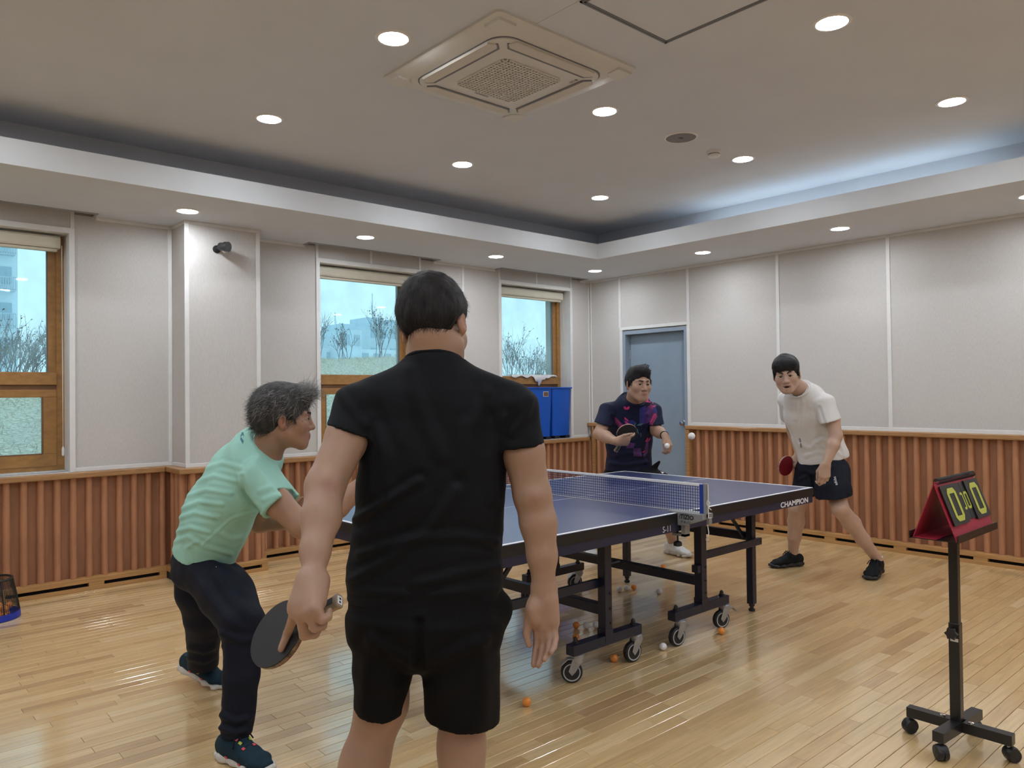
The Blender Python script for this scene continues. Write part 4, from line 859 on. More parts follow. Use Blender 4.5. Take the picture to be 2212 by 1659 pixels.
n = len(yv); g.f = [(i * n + j, i * n + j + 1, (i + 1) * n + j + 1, (i + 1) * n + j) for i in range(len(xs) - 1) for j in range(n - 1)]
hill = part('grass_slope', g, MT['drygrass'], smooth='all', label='slope of pale dry grass outside the windows', cat='ground', kind='structure')
rb = random.Random(21); gm = MB()
for k in range(22000):
    x = -6.7 - 7.8 * rb.random(); y = -0.5 + 18 * rb.random(); z = hz(x, y) - 0.01; a = rb.random() * 6.28; h = rb.uniform(0.03, 0.09); w_ = rb.uniform(0.003, 0.008); l_ = rb.uniform(0.02, 0.08); b_ = rb.random() * 6.28
    gm.add([(x - w_ * math.cos(a), y - w_ * math.sin(a), z), (x + w_ * math.cos(a), y + w_ * math.sin(a), z), (x + l_ * math.cos(b_), y + l_ * math.sin(b_), z + h)], [(0, 1, 2)])
go = bpy.data.objects.new('grass_blades', mesh_of('grass_blades', gm, MT['blade'])); put(go, hill, kind='stuff'); go.location = -wloc(hill)
def twiggy(P, h, spread, seed, nst, lab, cat='shrub', name='bare_shrub', leaves=60, depth=3, r0=0.0075, grp='bare shrubs on the slope'):
    q = random.Random(seed); t = thing(name, P, lab, cat, grp); mb = MB(); lf = MB()
    def grow(p, d, ln, r, lev):
        pts = [p]; dd = d.copy()
        for k in range(3):
            dd = (dd + Vector((q.uniform(-.28, .28), q.uniform(-.28, .28), q.uniform(-.05, .2)))).normalized(); pts.append(pts[-1] + dd * ln / 3)
        mb.tube(pts, [r, r * 0.85, r * 0.7, r * 0.5], 4, cap=False)
        if lev > 0:
            for k in range(q.choice((3, 4, 5))):
                f = q.uniform(0.35, 1.0); i = min(int(f * 3), 2); b = pts[i].lerp(pts[i + 1], f * 3 - i)
                nd = (dd + Vector((q.uniform(-1, 1), q.uniform(-1, 1), q.uniform(-.2, .7))) * 0.75).normalized()
                grow(b, nd, ln * q.uniform(0.35, 0.6), r * 0.55, lev - 1)
        else:
            for k in range(2):
                if q.random() < leaves / 100:
                    b = pts[q.choice((1, 2, 3))]; s_ = q.uniform(0.012, 0.03); a = Vector((q.uniform(-1, 1), q.uniform(-1, 1), q.uniform(-1, 1))).normalized(); c_ = a.cross(Vector((0.3, 0.5, 0.8))).normalized()
                    lf.add([b, b + (a + c_ * 0.5) * s_, b + a * s_ * 1.8, b + (a - c_ * 0.5) * s_], [(0, 1, 2, 3)])
    for k in range(nst):
        a = q.random() * 6.28; grow(Vector(P) + Vector((q.uniform(-.25, .25) * spread, q.uniform(-.25, .25) * spread, -0.05)), Vector((math.cos(a) * spread * 0.4, math.sin(a) * spread * 0.4, 1)).normalized(), h * q.uniform(0.55, 0.8), r0, depth - 1)
    part('branches', mb, MT['twig'], t)
    if lf.v: part('dead_leaves', lf, MT['leaf'], t)
    return t
def on(x, y): return (x, y, hz(x, y))
SH = [(-12.7, 1.55, 0.80, 0.8, 16, 'dense leafless shrub at the far left of the left window'), (-12.5, 2.0, 0.86, 0.8, 18, 'dense leafless shrub in the middle of the left window'), (-12.8, 2.5, 0.80, 0.7, 16, 'dense leafless shrub at the right side of the left window'), (-13.6, 1.9, 0.95, 0.9, 14, 'leafless shrub standing behind the others in the left window'),
      (-13.9, 7.15, 0.95, 0.45, 9, 'thin bare shrub at the left side of the middle window'), (-14.0, 7.85, 0.75, 0.5, 7, 'low bare shrub in the centre of the middle window'), (-13.9, 8.65, 1.15, 0.35, 9, 'tall thin bare shrub at the right side of the middle window'), (-14.0, 9.3, 0.9, 0.4, 7, 'bare shrub beside the tall one, seen past the head of the man in black'),
      (-11.5, 10.2, 1.15, 0.5, 12, 'tall bare shrub at the left of the corner window'), (-11.7, 10.85, 1.05, 0.5, 12, 'bare shrub in the middle of the corner window'), (-11.9, 11.5, 0.8, 0.55, 12, 'lower bare shrub at the right of the corner window')]
for k, (x, y, h, sp_, ns, lab) in enumerate(SH): twiggy(on(x, y), h, sp_, 40 + k, ns, lab)
# tree whose branch tips hang into the left window
tr = thing('bare_tree', on(-13.5, 4.3), 'bare tree whose branch tips show at the top of the left window', 'tree'); mbt = MB(); q = random.Random(4)
base = Vector(on(-13.5, 4.3)); top = base + Vector((0.2, -0.3, 4.2)); mbt.tube([base - Vector((0, 0, 0.1)), base.lerp(top, 0.5) + Vector((0.1, 0, 0)), top], [0.11, 0.09, 0.05], 8)
def br(p, d, ln, r, lev):
    pts = [p]; dd = d.copy()
    for k in range(4): dd = (dd + Vector((q.uniform(-.2, .2), q.uniform(-.2, .2), q.uniform(-.22, .1)))).normalized(); pts.append(pts[-1] + dd * ln / 4)
    mbt.tube(pts, [r, r * .8, r * .65, r * .5, r * .35], 5, cap=False)
    if lev:
        for k in range(6):
            f = q.uniform(0.2, 1) * 4; i = min(int(f), 3); br(pts[i].lerp(pts[i + 1], f - i), (dd + Vector((q.uniform(-1, 1), q.uniform(-1, 1), q.uniform(-.7, .5))) * 0.7).normalized(), ln * 0.5, r * 0.5, lev - 1)
for k in range(9):
    a = k * 0.7; br(base.lerp(top, 0.55 + 0.05 * k), Vector((math.cos(a) * .6, math.sin(a), 0.25)).normalized(), 1.9, 0.03, 2)
for k in range(4): br(base.lerp(top, 0.7 + 0.08 * k), Vector((0.1, -1, 0.0 + 0.08 * k)).normalized(), 2.2, 0.03, 2)
part('branches', mbt, MT['twig'], tr)
# far buildings
def block(P, sx, sy, h, lab, m, nz, ny, roof=None, balcony=False):
    t = thing('apartment_building', P, lab, 'building'); x, y, z = P
    part('wall', MB().box(x - sx, x, y, y + sy, z, z + h), m, t)
    fl = h / nz; dy = sy / ny
    wm = mesh_of('window_unit', MB().box(0, 0.12, -0.5, 0.5, -0.5, 0.5), MT['fwin'])
    for i in range(nz):
        for j in range(ny):
            inst('window', wm, (x - 0.04, y + (j + 0.5) * dy, z + (i + 0.55) * fl), t, scale=(1, dy * 0.55, fl * 0.46))
            if balcony:
                b = MB(); yc = y + (j + 0.5) * dy; zc = z + (i + 0.12) * fl
                b.box(x, x + 0.9, yc - dy * 0.36, yc + dy * 0.36, zc - 0.1, zc + 0.05)
                for k in range(9): b.box(x + 0.84, x + 0.9, yc + dy * (-0.36 + 0.09 * k) - 0.03, yc + dy * (-0.36 + 0.09 * k) + 0.03, zc, zc + fl * 0.34)
                b.box(x + 0.82, x + 0.92, yc - dy * 0.36, yc + dy * 0.36, zc + fl * 0.34 - 0.05, zc + fl * 0.34 + 0.05)
                part('balcony', b, MT['rail'], t)
    if roof:
        for k, (a, b, c, d, hh) in enumerate(roof): part('roof_block', MB().box(x - c, x - d, y + a, y + b, z + h - 0.2, z + h + hh), m, t)
    return t
block((-75, 0.0, -5), 14, 11.5, 39, 'hazy high-rise with balconies at the left edge of the left window', MT['conc'], 13, 6, None, True)
block((-85, 47.3, -2), 10, 2.9, 11.6, 'hazy block with a stepped roof left of the chimney in the middle window', MT['conc2'], 4, 2, [(0.4, 2.5, 6, 1, 0.8), (0.7, 0.8, 3, 2.9, 2.4)])
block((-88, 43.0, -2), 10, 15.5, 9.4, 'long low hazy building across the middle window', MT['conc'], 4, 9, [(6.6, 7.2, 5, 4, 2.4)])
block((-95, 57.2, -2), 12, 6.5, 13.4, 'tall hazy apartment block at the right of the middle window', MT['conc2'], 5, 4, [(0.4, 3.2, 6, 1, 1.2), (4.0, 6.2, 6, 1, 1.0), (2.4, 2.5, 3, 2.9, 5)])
# ================================================================ PEOPLE: bodies grown as one blended surface from limb sections
class Grid:
    def __init__(s, lo, hi, h, fine=()):
        s.ax = []; s.h = h
        for k in range(3):
            c = [lo[k]]
            while c[-1] < hi[k]:
                st = h
                for a, b, hf in fine:
                    if a[k] <= c[-1] <= b[k]: st = min(st, hf)
                c.append(c[-1] + st)
            s.ax.append(np.array(c, np.float32))
        s.D = np.full([len(a) for a in s.ax], 0.5, np.float32)
    def box(s, lo, hi):
        sl = []; co = []
        for k in range(3):
            i0 = int(np.searchsorted(s.ax[k], lo[k])); i1 = int(np.searchsorted(s.ax[k], hi[k]))
            if i1 <= i0: return None, None
            sl.append(slice(i0, i1)); sh = [1, 1, 1]; sh[k] = i1 - i0; co.append(s.ax[k][i0:i1].reshape(sh))
        return tuple(sl), co
    def put(s, sl, d, k, op):
        D = s.D[sl]
        if op == 'add':
            if k > 0:
                h = np.maximum(k - np.abs(D - d), 0) / k; s.D[sl] = np.minimum(D, d) - h * h * (k * 0.25)
            else: s.D[sl] = np.minimum(D, d)
        else:
            d = -d
            if k > 0:
                h = np.maximum(k - np.abs(D - d), 0) / k; s.D[sl] = np.maximum(D, d) + h * h * (k * 0.25)
            else: s.D[sl] = np.maximum(D, d)
    def seg(s, A, B, a, b, lat=None, k=0.02, p=2.0, cap=1.0, op='add'):
        """tapering limb piece from A to B; a,b = radius or (half width along lat, half depth)"""
        A = np.array(A, float); B = np.array(B, float); ax = B - A; L = float(np.linalg.norm(ax)) + 1e-9; ax = ax / L
        a = a if isinstance(a, (tuple, list)) else (a, a); b = b if isinstance(b, (tuple, list)) else (b, b)
        if lat is None: lat = np.cross(ax, (0.31, 0.52, 0.79))
        lat = np.array(lat, float); lat = lat - ax * (lat @ ax); lat /= np.linalg.norm(lat) + 1e-12; dep = np.cross(ax, lat)
        r = max(max(a), max(b)) + k + 0.02
        sl, co = s.box(np.minimum(A, B) - r, np.maximum(A, B) + r)
        if sl is None: return
        X, Y, Z = (co[0] - A[0]), (co[1] - A[1]), (co[2] - A[2])
        t = X * ax[0] + Y * ax[1] + Z * ax[2]; l = X * lat[0] + Y * lat[1] + Z * lat[2]; q = X * dep[0] + Y * dep[1] + Z * dep[2]
        u = np.clip(t / L, 0, 1); e = (t - u * L) * cap
        w = a[0] + (b[0] - a[0]) * u; d = a[1] + (b[1] - a[1]) * u; m = np.minimum(w, d)
        if p == 2.0: n = np.sqrt((l / w) ** 2 + (q / d) ** 2 + (e / m) ** 2)
        else: n = (np.abs(l / w) ** p + np.abs(q / d) ** p + np.abs(e / m) ** p) ** (1 / p)
        # distance estimate that stays smooth for flat sections
        s.put(sl, ((n - 1) * m).astype(np.float32), k, op)
    def ell(s, c, r, M=None, k=0.02, op='add'):
        c = np.array(c, float); R = np.eye(3) if M is None else np.array([list(x) for x in M])   # rows = axes
        g = max(r) + k + 0.02; sl, co = s.box(c - g, c + g)
        if sl is None: return
        X, Y, Z = co[0] - c[0], co[1] - c[1], co[2] - c[2]; P = [(X * R[i][0] + Y * R[i][1] + Z * R[i][2]) for i in range(3)]
        k0 = np.sqrt(sum((P[i] / r[i]) ** 2 for i in range(3))); k1 = np.sqrt(sum((P[i] / r[i] ** 2) ** 2 for i in range(3))) + 1e-9
        s.put(sl, (k0 * (k0 - 1) / k1).astype(np.float32), k, op)
    def cut(s, pt, n, lo=None, hi=None, k=0.0):
        """remove what lies on the side the normal points to (inside an optional box)"""
        pt = np.array(pt, float); n = np.array(n, float); n /= np.linalg.norm(n)
        sl, co = s.box(lo if lo is not None else [a[0] - 1 for a in s.ax], hi if hi is not None else [a[-1] + 1 for a in s.ax])
        if sl is None: return
        d = (co[0] - pt[0]) * n[0] + (co[1] - pt[1]) * n[1] + (co[2] - pt[2]) * n[2]
        s.put(sl, -d.astype(np.float32), k, 'sub')
    def field(s, fn):
        X, Y, Z = [s.ax[k].reshape([-1 if j == k else 1 for j in range(3)]) for k in range(3)]
        near = np.abs(s.D) < 0.04; i = np.nonzero(near)
        s.D[i] += fn(s.ax[0][i[0]], s.ax[1][i[1]], s.ax[2][i[2]]).astype(np.float32)
    def mesh(s):
        D = s.D; S = D < 0
        c = [S[i:S.shape[0] - 1 + i, j:S.shape[1] - 1 + j, k:S.shape[2] - 1 + k] for i in (0, 1) for j in (0, 1) for k in (0, 1)]
        anyc = c[0].copy(); allc = c[0].copy()
        for q in c[1:]: anyc |= q; allc &= q
        act = anyc & ~allc; idx = np.argwhere(act); n = len(idx); vid = np.full(act.shape, -1, np.int32); vid[act] = np.arange(n)
        acc = np.zeros((n, 3)); cnt = np.zeros(n)
        I, J, K = idx.T
        for ax in range(3):
            o = [k for k in range(3) if k != ax]
            for a in (0, 1):
                for b in (0, 1):
                    p0 = [I, J, K]; off = [0, 0, 0]; off[o[0]] = a; off[o[1]] = b
                    q0 = tuple(p0[k] + off[k] for k in range(3)); off[ax] = 1; q1 = tuple(p0[k] + off[k] for k in range(3))
                    d0 = D[q0]; d1 = D[q1]; x = (d0 < 0) != (d1 < 0); t = np.where(x, d0 / np.where(x, d0 - d1, 1), 0)
                    for k in range(3):
                        base = (p0[k] + (a if k == o[0] else b if k == o[1] else 0)).astype(float)
                        if k == ax: base = base + t
                        acc[:, k] += np.where(x, base, 0)
                    cnt += x
        pos = acc / cnt[:, None]
        V = np.stack([np.interp(pos[:, k], np.arange(len(s.ax[k])), s.ax[k]) for k in range(3)], 1)
        F = []
        for ax in range(3):
            o = [k for k in range(3) if k != ax]
            a = [slice(None)] * 3; b = [slice(None)] * 3; a[ax] = slice(0, -1); b[ax] = slice(1, None)
            x = S[tuple(a)] != S[tuple(b)]
            e = np.argwhere(x); ok = (e[:, o[0]] > 0) & (e[:, o[1]] > 0) & (e[:, o[0]] < act.shape[o[0]]) & (e[:, o[1]] < act.shape[o[1]]); e = e[ok]
            quad = []
            for da, db in ((0, 0), (-1, 0), (-1, -1), (0, -1)):
                q = e.copy(); q[:, o[0]] += da; q[:, o[1]] += db; quad.append(vid[q[:, 0], q[:, 1], q[:, 2]])
            Q = np.stack(quad, 1); ins = S[e[:, 0], e[:, 1], e[:, 2]]
            fl = ins if ax != 1 else ~ins
            Q[~fl] = Q[~fl][:, ::-1]; F.append(Q)
        return V, np.concatenate(F)
def np_mesh(name, V, F, mat, tint=None):
    me = bpy.data.meshes.new(name); me.vertices.add(len(V)); me.vertices.foreach_set('co', V.astype(np.float32).ravel())
    me.loops.add(F.size); me.loops.foreach_set('vertex_index', F.astype(np.int32).ravel())
    me.polygons.add(len(F)); me.polygons.foreach_set('loop_start', np.arange(0, F.size, 4, dtype=np.int32)); me.polygons.foreach_set('use_smooth', np.ones(len(F), bool))
    me.update(calc_edges=True); me.validate(); me.materials.append(mat)
    if tint is not None:
        at_ = me.color_attributes.new('tint', 'FLOAT_COLOR', 'POINT'); c = np.ones((len(V), 4), np.float32); c[:, :3] = tint; at_.data.foreach_set('color', c.ravel())
    return me
def normals(V, F):
    a = V[F[:, 2]] - V[F[:, 0]]; b = V[F[:, 3]] - V[F[:, 1]]; n = np.cross(a, b); N = np.zeros_like(V)
    for k in range(4): np.add.at(N, F[:, k], n)
    return N / (np.linalg.norm(N, axis=1, keepdims=True) + 1e-12)
def topx(V):
    d = V - np.array(CAM); z = d @ np.array(_F); return 1106 + FPX * (d @ np.array(_R)) / z, 829.5 - FPX * (d @ np.array(_U)) / z
def seg_dist(u, v, pts):
    best = np.full(u.shape, 1e9)
    for (a, b), (c, d) in zip(pts[:-1], pts[1:]):
        L2 = (c - a) ** 2 + (d - b) ** 2 + 1e-9; t = np.clip(((u - a) * (c - a) + (v - b) * (d - b)) / L2, 0, 1)
        best = np.minimum(best, np.hypot(u - a - t * (c - a), v - b - t * (d - b)))
    return best
def folds(V, F, ridges, side=-1):
    """cloth folds: raise or sink the cloth along crease lines on the side seen (side -1) of a garment"""
    N = normals(V, F); u, v = topx(V); face = np.clip(-(N @ np.array(_F)) * 1.6 + 0.25, 0, 1); dis = np.zeros(len(V))
    for pts, w, amp in ridges:
        d = seg_dist(u, v, pts); dis += amp * (np.exp(-(d / w) ** 2) - 0.55 * np.exp(-((d - 1.9 * w) / w) ** 2))
    return V + N * (dis * face)[:, None]
def smooth_v(V, F, it=1, lam=0.5):
    for _ in range(it):
        acc = np.zeros_like(V); cn = np.zeros(len(V))
        for k in range(4):
            a, b = F[:, k], F[:, (k + 1) % 4]; np.add.at(acc, a, V[b]); np.add.at(acc, b, V[a]); np.add.at(cn, a, 1); np.add.at(cn, b, 1)
        V = V + lam * (acc / cn[:, None] - V)
    return V
def wav(x, y, z, s, seed):
    r = np.random.RandomState(seed); o = 0
    for _ in range(5):
        k = r.normal(size=3) * s; o = o + np.sin(x * k[0] + y * k[1] + z * k[2] + r.rand() * 6.28)
    return o / 5

def skin_mat(name, col):
    m = mk(name, col, 0.48, var=0.05, vs=14, bump=0.12, bs=260, sss=0.12, spec=0.4)
    n = m.node_tree.nodes; l = m.node_tree.links; b = n['Principled BSDF']
    src = b.inputs['Base Color'].links[0].from_socket
    a = n.new('ShaderNodeAttribute'); a.attribute_name = 'tint'; mx = n.new('ShaderNodeMix'); mx.data_type = 'RGBA'; mx.blend_type = 'MULTIPLY'; mx.inputs[0].default_value = 1
    l.new(src, mx.inputs[6]); l.new(a.outputs['Color'], mx.inputs[7]); l.new(mx.outputs[2], b.inputs['Base Color']); return m
def cloth_mat(name, col, rough=0.8, weave=0.35, sheen=0.0, var=0.05):
    return mk(name, col, rough, var=var, vs=16, bump=weave, bs=420, spec=0.16, sheen=sheen)
def hair_mat(name, c1, c2, rough=0.55):
    m = mk(name, c1, rough, vs=38, col2=c2, stretch=(1.2, 1.2, 0.45), bump=0.9, bs=120, bstretch=(1.5, 1.5, 0.4), spec=0.22)
    return m

def head_matrix(c, fwd, up, s=1.0):
    """local x = the person's right, y = face direction, z = up"""
    y = Vector(fwd).normalized(); z = Vector(up); x = y.cross(z).normalized(); z = x.cross(y)
    return Matrix(((x.x * s, y.x * s, z.x * s, c[0]), (x.y * s, y.y * s, z.y * s, c[1]), (x.z * s, y.z * s, z.z * s, c[2]), (0, 0, 0, 1))), s
def head_prims(G, H, s, neck=None, mouth_open=0.0, jaw=1.0, neck_r=(0.056, 0.062)):
    P = lambda *q: H @ Vector(q); R = [Vector(H.col[i][:3]).normalized() for i in range(3)]
    E = lambda c, r, k=0.02, op='add', M=None: G.ell(P(*c), [q * s for q in r], M or R, k * s, op)
    S = lambda a, b, ra, rb, k=0.02, op='add': G.seg(P(*a), P(*b), ra * s, rb * s, None, k * s, op=op)
    if neck is not None:
        G.seg(P(0, -0.030, -0.045), neck, neck_r[0] * s, neck_r[1] * s, None, 0.03)
    E((0, -0.014, 0.044), (0.0755, 0.094, 0.080)); E((0, 0.028, -0.028), (0.064 * jaw, 0.066, 0.088), 0.03)
    for q in (-1, 1):
        S((q * 0.052 * jaw, 0.004, -0.058), (q * 0.022, 0.068, -0.100), 0.023, 0.020, 0.03)
        E((q * 0.043, 0.057, -0.022), (0.026, 0.026, 0.026), 0.03); S((q * 0.010, 0.087, 0.026), (q * 0.046, 0.068, 0.026), 0.010, 0.009, 0.02)
    E((0, 0.076, -0.103), (0.022, 0.019, 0.018), 0.02); E((0, 0.078, -0.068), (0.030, 0.021, 0.026), 0.02)
    for q in (-1, 1):
        E((q * 0.0315, 0.097, 0.006), (0.018, 0.011, 0.010), 0.014, 'sub'); E((q * 0.0315, 0.0785, 0.002), (0.0165, 0.0125, 0.0125), 0.006)
    S((0, 0.086, 0.018), (0, 0.109, -0.030), 0.0085, 0.0115, 0.015); E((0, 0.109, -0.033), (0.013, 0.012, 0.011), 0.008)
    for q in (-1, 1): E((q * 0.014, 0.098, -0.037), (0.009, 0.011, 0.008), 0.008); E((q * 0.007, 0.105, -0.045), (0.0035, 0.004, 0.004), 0.003, 'sub')
    mo = mouth_open
    for q in (-1, 1):
        S((q * 0.023, 0.086, -0.066 + 0.1 * mo), (0, 0.0975, -0.0625 + 0.25 * mo), 0.0045, 0.0055, 0.007); S((q * 0.022, 0.086, -0.070 - 0.3 * mo), (0, 0.096, -0.0755 - mo), 0.0045, 0.0065, 0.007)
    S((-0.021, 0.094, -0.0685 - 0.3 * mo), (0.021, 0.094, -0.0685 - 0.3 * mo), 0.0018 + mo * 0.4, 0.0018 + mo * 0.4, 0.003, 'sub')
    if mo > 0.003: E((0, 0.095, -0.069 - 0.4 * mo), (0.019, 0.014, 0.003 + 0.5 * mo), 0.003, 'sub')
    for q in (-1, 1): E((q * 0.0315, 0.092, 0.0015), (0.0152, 0.013, 0.0040), 0.002, 'sub')
    for q in (-1, 1):
        ex = (R[0] * q * 0.86 - R[1] * 0.50).normalized(); ez = (R[2] * 0.98 - R[1] * 0.18).normalized(); ey = ez.cross(ex).normalized(); ez = ex.cross(ey).normalized(); M = [ex, ey, ez]
        E((q * 0.081, -0.014, -0.008), (0.008, 0.019, 0.032), 0.006, M=M); E((q * 0.078, -0.006, -0.032), (0.007, 0.010, 0.011), 0.006)
        E((q * 0.0905, -0.009, -0.008), (0.007, 0.011, 0.019), 0.004, 'sub', M=M)
def head_tint(V, H, s):
    Hi = np.array(H.inverted()); L = V @ Hi[:3, :3].T + Hi[:3, 3]; t = np.ones((len(V), 3))
    lip = np.exp(-((L[:, 0] / 0.021) ** 4)) * np.exp(-(((L[:, 2] + 0.0695) / 0.0105) ** 4)) * (L[:, 1] > 0.082)
    t *= 1 - lip[:, None] * np.array([0.25, 0.50, 0.46])
    ear = (np.abs(L[:, 0]) > 0.078) & (np.abs(L[:, 2]) < 0.06) & (np.abs(L[:, 1]) < 0.05)
    t[ear] *= np.array([1.0, 0.84, 0.80])
    ck = np.exp(-(((np.abs(L[:, 0]) - 0.040) / 0.02) ** 2 + ((L[:, 2] + 0.028) / 0.022) ** 2)) * (L[:, 1] > 0.03); t *= 1 - ck[:, None] * np.array([0.0, 0.08, 0.08])
    return t
def local_of(V, H):
    Hi = np.array(H.inverted()); return V @ Hi[:3, :3].T + Hi[:3, 3]
MT['eyew'] = mk('eye_white', (0.50, 0.47, 0.44), 0.3, var=0.03); MT['iris'] = mk('eye_iris', (0.012, 0.008, 0.006), 0.2, var=0.1); MT['brow'] = mk('eyebrow_hair', (0.016, 0.012, 0.010), 0.7, var=0.2, vs=200)
MT['mouthin'] = mk('mouth_inside', (0.035, 0.010, 0.010), 0.6, var=0.1); MT['teeth'] = mk('teeth', (0.55, 0.50, 0.44), 0.35, var=0.03)
def face_parts(par, H, s, look=(0, 1, 0), mouth=0.0, browtilt=0.0, brow_th=0.0042):
    for q in (-1, 1):
        e = part('eye', MB().sphere((0, 0, 0), 0.0118 * s, 16, 10).xf(H @ Matrix.Translation((q * 0.0315, 0.0778, 0.002)) @ Matrix.Scale(1 / s, 4)), MT['eyew'], par, smooth='all')
        d = Vector(look).normalized(); c = Vector((q * 0.0315, 0.0778, 0.002)) + d * 0.0094
        part('iris', MB().sphere((0, 0, 0), 0.0068, 12, 8).xf(H @ Matrix.Translation(c)), MT['iris'], e, smooth='all')
        pts = [(q * 0.012, 0.0965, 0.0215 - browtilt), (q * 0.022, 0.0955, 0.0265), (q * 0.034, 0.0885, 0.029), (q * 0.048, 0.0745, 0.0245)]
        part('eyebrow', MB().tube([H @ Vector(p) for p in pts], [brow_th * 0.8 * s, brow_th * s, brow_th * 0.9 * s, 0.0016 * s], 8), MT['brow'], par, smooth='all')
    for q in (-1, 1):
        part('eyelid', MB().tube([H @ Vector(p) for p in ((q * 0.0165, 0.0872, 0.0015), (q * 0.023, 0.0905, 0.0050), (q * 0.032, 0.0912, 0.0064), (q * 0.041, 0.0880, 0.0050), (q * 0.0475, 0.0820, 0.0020))], [0.0006 * s, 0.0014 * s, 0.0016 * s, 0.0014 * s, 0.0007 * s], 6), MT['brow'], par, smooth='all')
    if mouth <= 0.003:
        part('lip_line', MB().tube([H @ Vector(p) for p in ((-0.022, 0.0885, -0.0690), (-0.010, 0.0955, -0.0680), (0, 0.0968, -0.0686), (0.010, 0.0955, -0.0680), (0.022, 0.0885, -0.0690))], [0.0006 * s, 0.0013 * s, 0.0014 * s, 0.0013 * s, 0.0006 * s], 6), MT['mouthin'], par, smooth='all')
    if mouth > 0.003:
        part('mouth_inside', MB().sphere((0, 0, 0), 1.0, 14, 10).xf(H @ Matrix.Translation((0, 0.078, -0.069 - 0.4 * mouth)) @ Matrix.Diagonal((0.019, 0.012, 0.007 + 0.6 * mouth, 1))), MT['mouthin'], par, smooth='all')

def hand(G, Wp, f, n, side, curl=(0.3, 0.35, 0.4), curls=None, thumb=(0.62, 0.70, -0.25), thumb2=(0.85, 0.35, -0.3), sc=1.0, spread=0.10, k=0.010):
    """W wrist, f along the hand, n out of its back, side +1 when the thumb is on n x f side"""
    W_ = Vector(Wp); f = Vector(f).normalized(); n = Vector(n); n = (n - f * n.dot(f)).normalized(); l = n.cross(f) * side
    ln = [(0.044, 0.026, 0.021), (0.049, 0.030, 0.022), (0.046, 0.028, 0.021), (0.036, 0.022, 0.018)]; kp = [(0.086, 0.029, 0.0), (0.090, 0.0095, 0.003), (0.086, -0.010, 0.001), (0.078, -0.028, -0.003)]
    rr_ = [(0.0098, 0.0090, 0.0082, 0.0070), (0.0100, 0.0092, 0.0084, 0.0072), (0.0096, 0.0088, 0.0080, 0.0068), (0.0086, 0.0078, 0.0072, 0.0062)]
    tips = []
    for i in range(4):
        K = W_ + (f * kp[i][0] + l * kp[i][1] + n * kp[i][2]) * sc
        G.seg(W_ + l * kp[i][1] * 0.55 * sc + f * 0.01, K, 0.0165 * sc, 0.0125 * sc, None, 0.016)
        cs = curls[i] if curls else curl; a = 0.0; p = K; sp = l * ((1.5 - i) * spread * 0.35)
        for j in range(3):
            a += cs[j]; d = (f * math.cos(a) - n * math.sin(a) + sp * math.cos(a)).normalized(); q = p + d * ln[i][j] * sc
            G.seg(p, q, rr_[i][j] * sc, rr_[i][j + 1] * sc, None, k if j == 0 else 0.003); p = q
        tips.append(p)
    b = W_ + (f * 0.022 + l * 0.022 - n * 0.006) * sc; d1 = (f * thumb[0] + l * thumb[1] + n * thumb[2]).normalized(); d2 = (f * thumb2[0] + l * thumb2[1] + n * thumb2[2]).normalized()
    p1 = b + d1 * 0.044 * sc; p2 = p1 + d2 * 0.034 * sc; p3 = p2 + (d2 + f * 0.15).normalized() * 0.025 * sc
    G.seg(b, p1, 0.0175 * sc, 0.0125 * sc, None, 0.014); G.seg(p1, p2, 0.0112 * sc, 0.0102 * sc, None, 0.006); G.seg(p2, p3, 0.0102 * sc, 0.0078 * sc, None, 0.003)
    return tips, p3
def chain(G, pts, rs, k0=0.010, k=0.003):
    for i in range(len(pts) - 1): G.seg(pts[i], pts[i + 1], rs[i], rs[i + 1], None, k0 if i == 0 else k)

def strands(name, par, V, F, H, mat, count, length, width, flow, seed, lift=0.003, sel=None, curl=0.0):
    r = np.random.RandomState(seed); N = normals(V, F); L = local_of(V, H); ids = np.arange(len(V))
    if sel is not None: ids = ids[sel(L)]
    ids = r.choice(ids, count); mb = MB(); R3 = np.array(H)[:3, :3]; R3 = R3 / np.linalg.norm(R3, axis=0)
    for i in ids:
        p = V[i] - N[i] * 0.002; d = R3 @ np.array(flow(L[i], r)); d = d - N[i] * (d @ N[i]) * 0.85; d /= np.linalg.norm(d) + 1e-9
        sd = np.cross(d, N[i]); ln = length * r.uniform(0.6, 1.3); w = width * r.uniform(0.6, 1.2); vs = []; q = p.copy(); dd = d.copy()
        for j in range(5):
            ww = w * (1 - j / 4.3); vs += [tuple(q - sd * ww), tuple(q + sd * ww)]
            q = q + dd * ln / 4 + N[i] * lift * (1.0 if j < 1 else 0.25 if j < 2 else -0.35); dd = dd + r.normal(size=3) * (0.10 + curl); dd /= np.linalg.norm(dd)
        mb.add(vs, [(0, 1, 3, 2), (2, 3, 5, 4), (4, 5, 7, 6), (6, 7, 9, 8)])
    o = part(name, mb, mat, par); o['kind'] = 'stuff'; return o
def garment(name, G, mat, par, ridges=None, sm=1, tint=None):
    V, F = G.mesh(); V = smooth_v(V, F, sm, 0.5) if sm else V
    if ridges: V = folds(V, F, ridges)
    o = bpy.data.objects.new(name, np_mesh(name, V - np.array(wloc(par)), F, mat)); put(o, par); WL[o.name] = wloc(par); return o, V, F
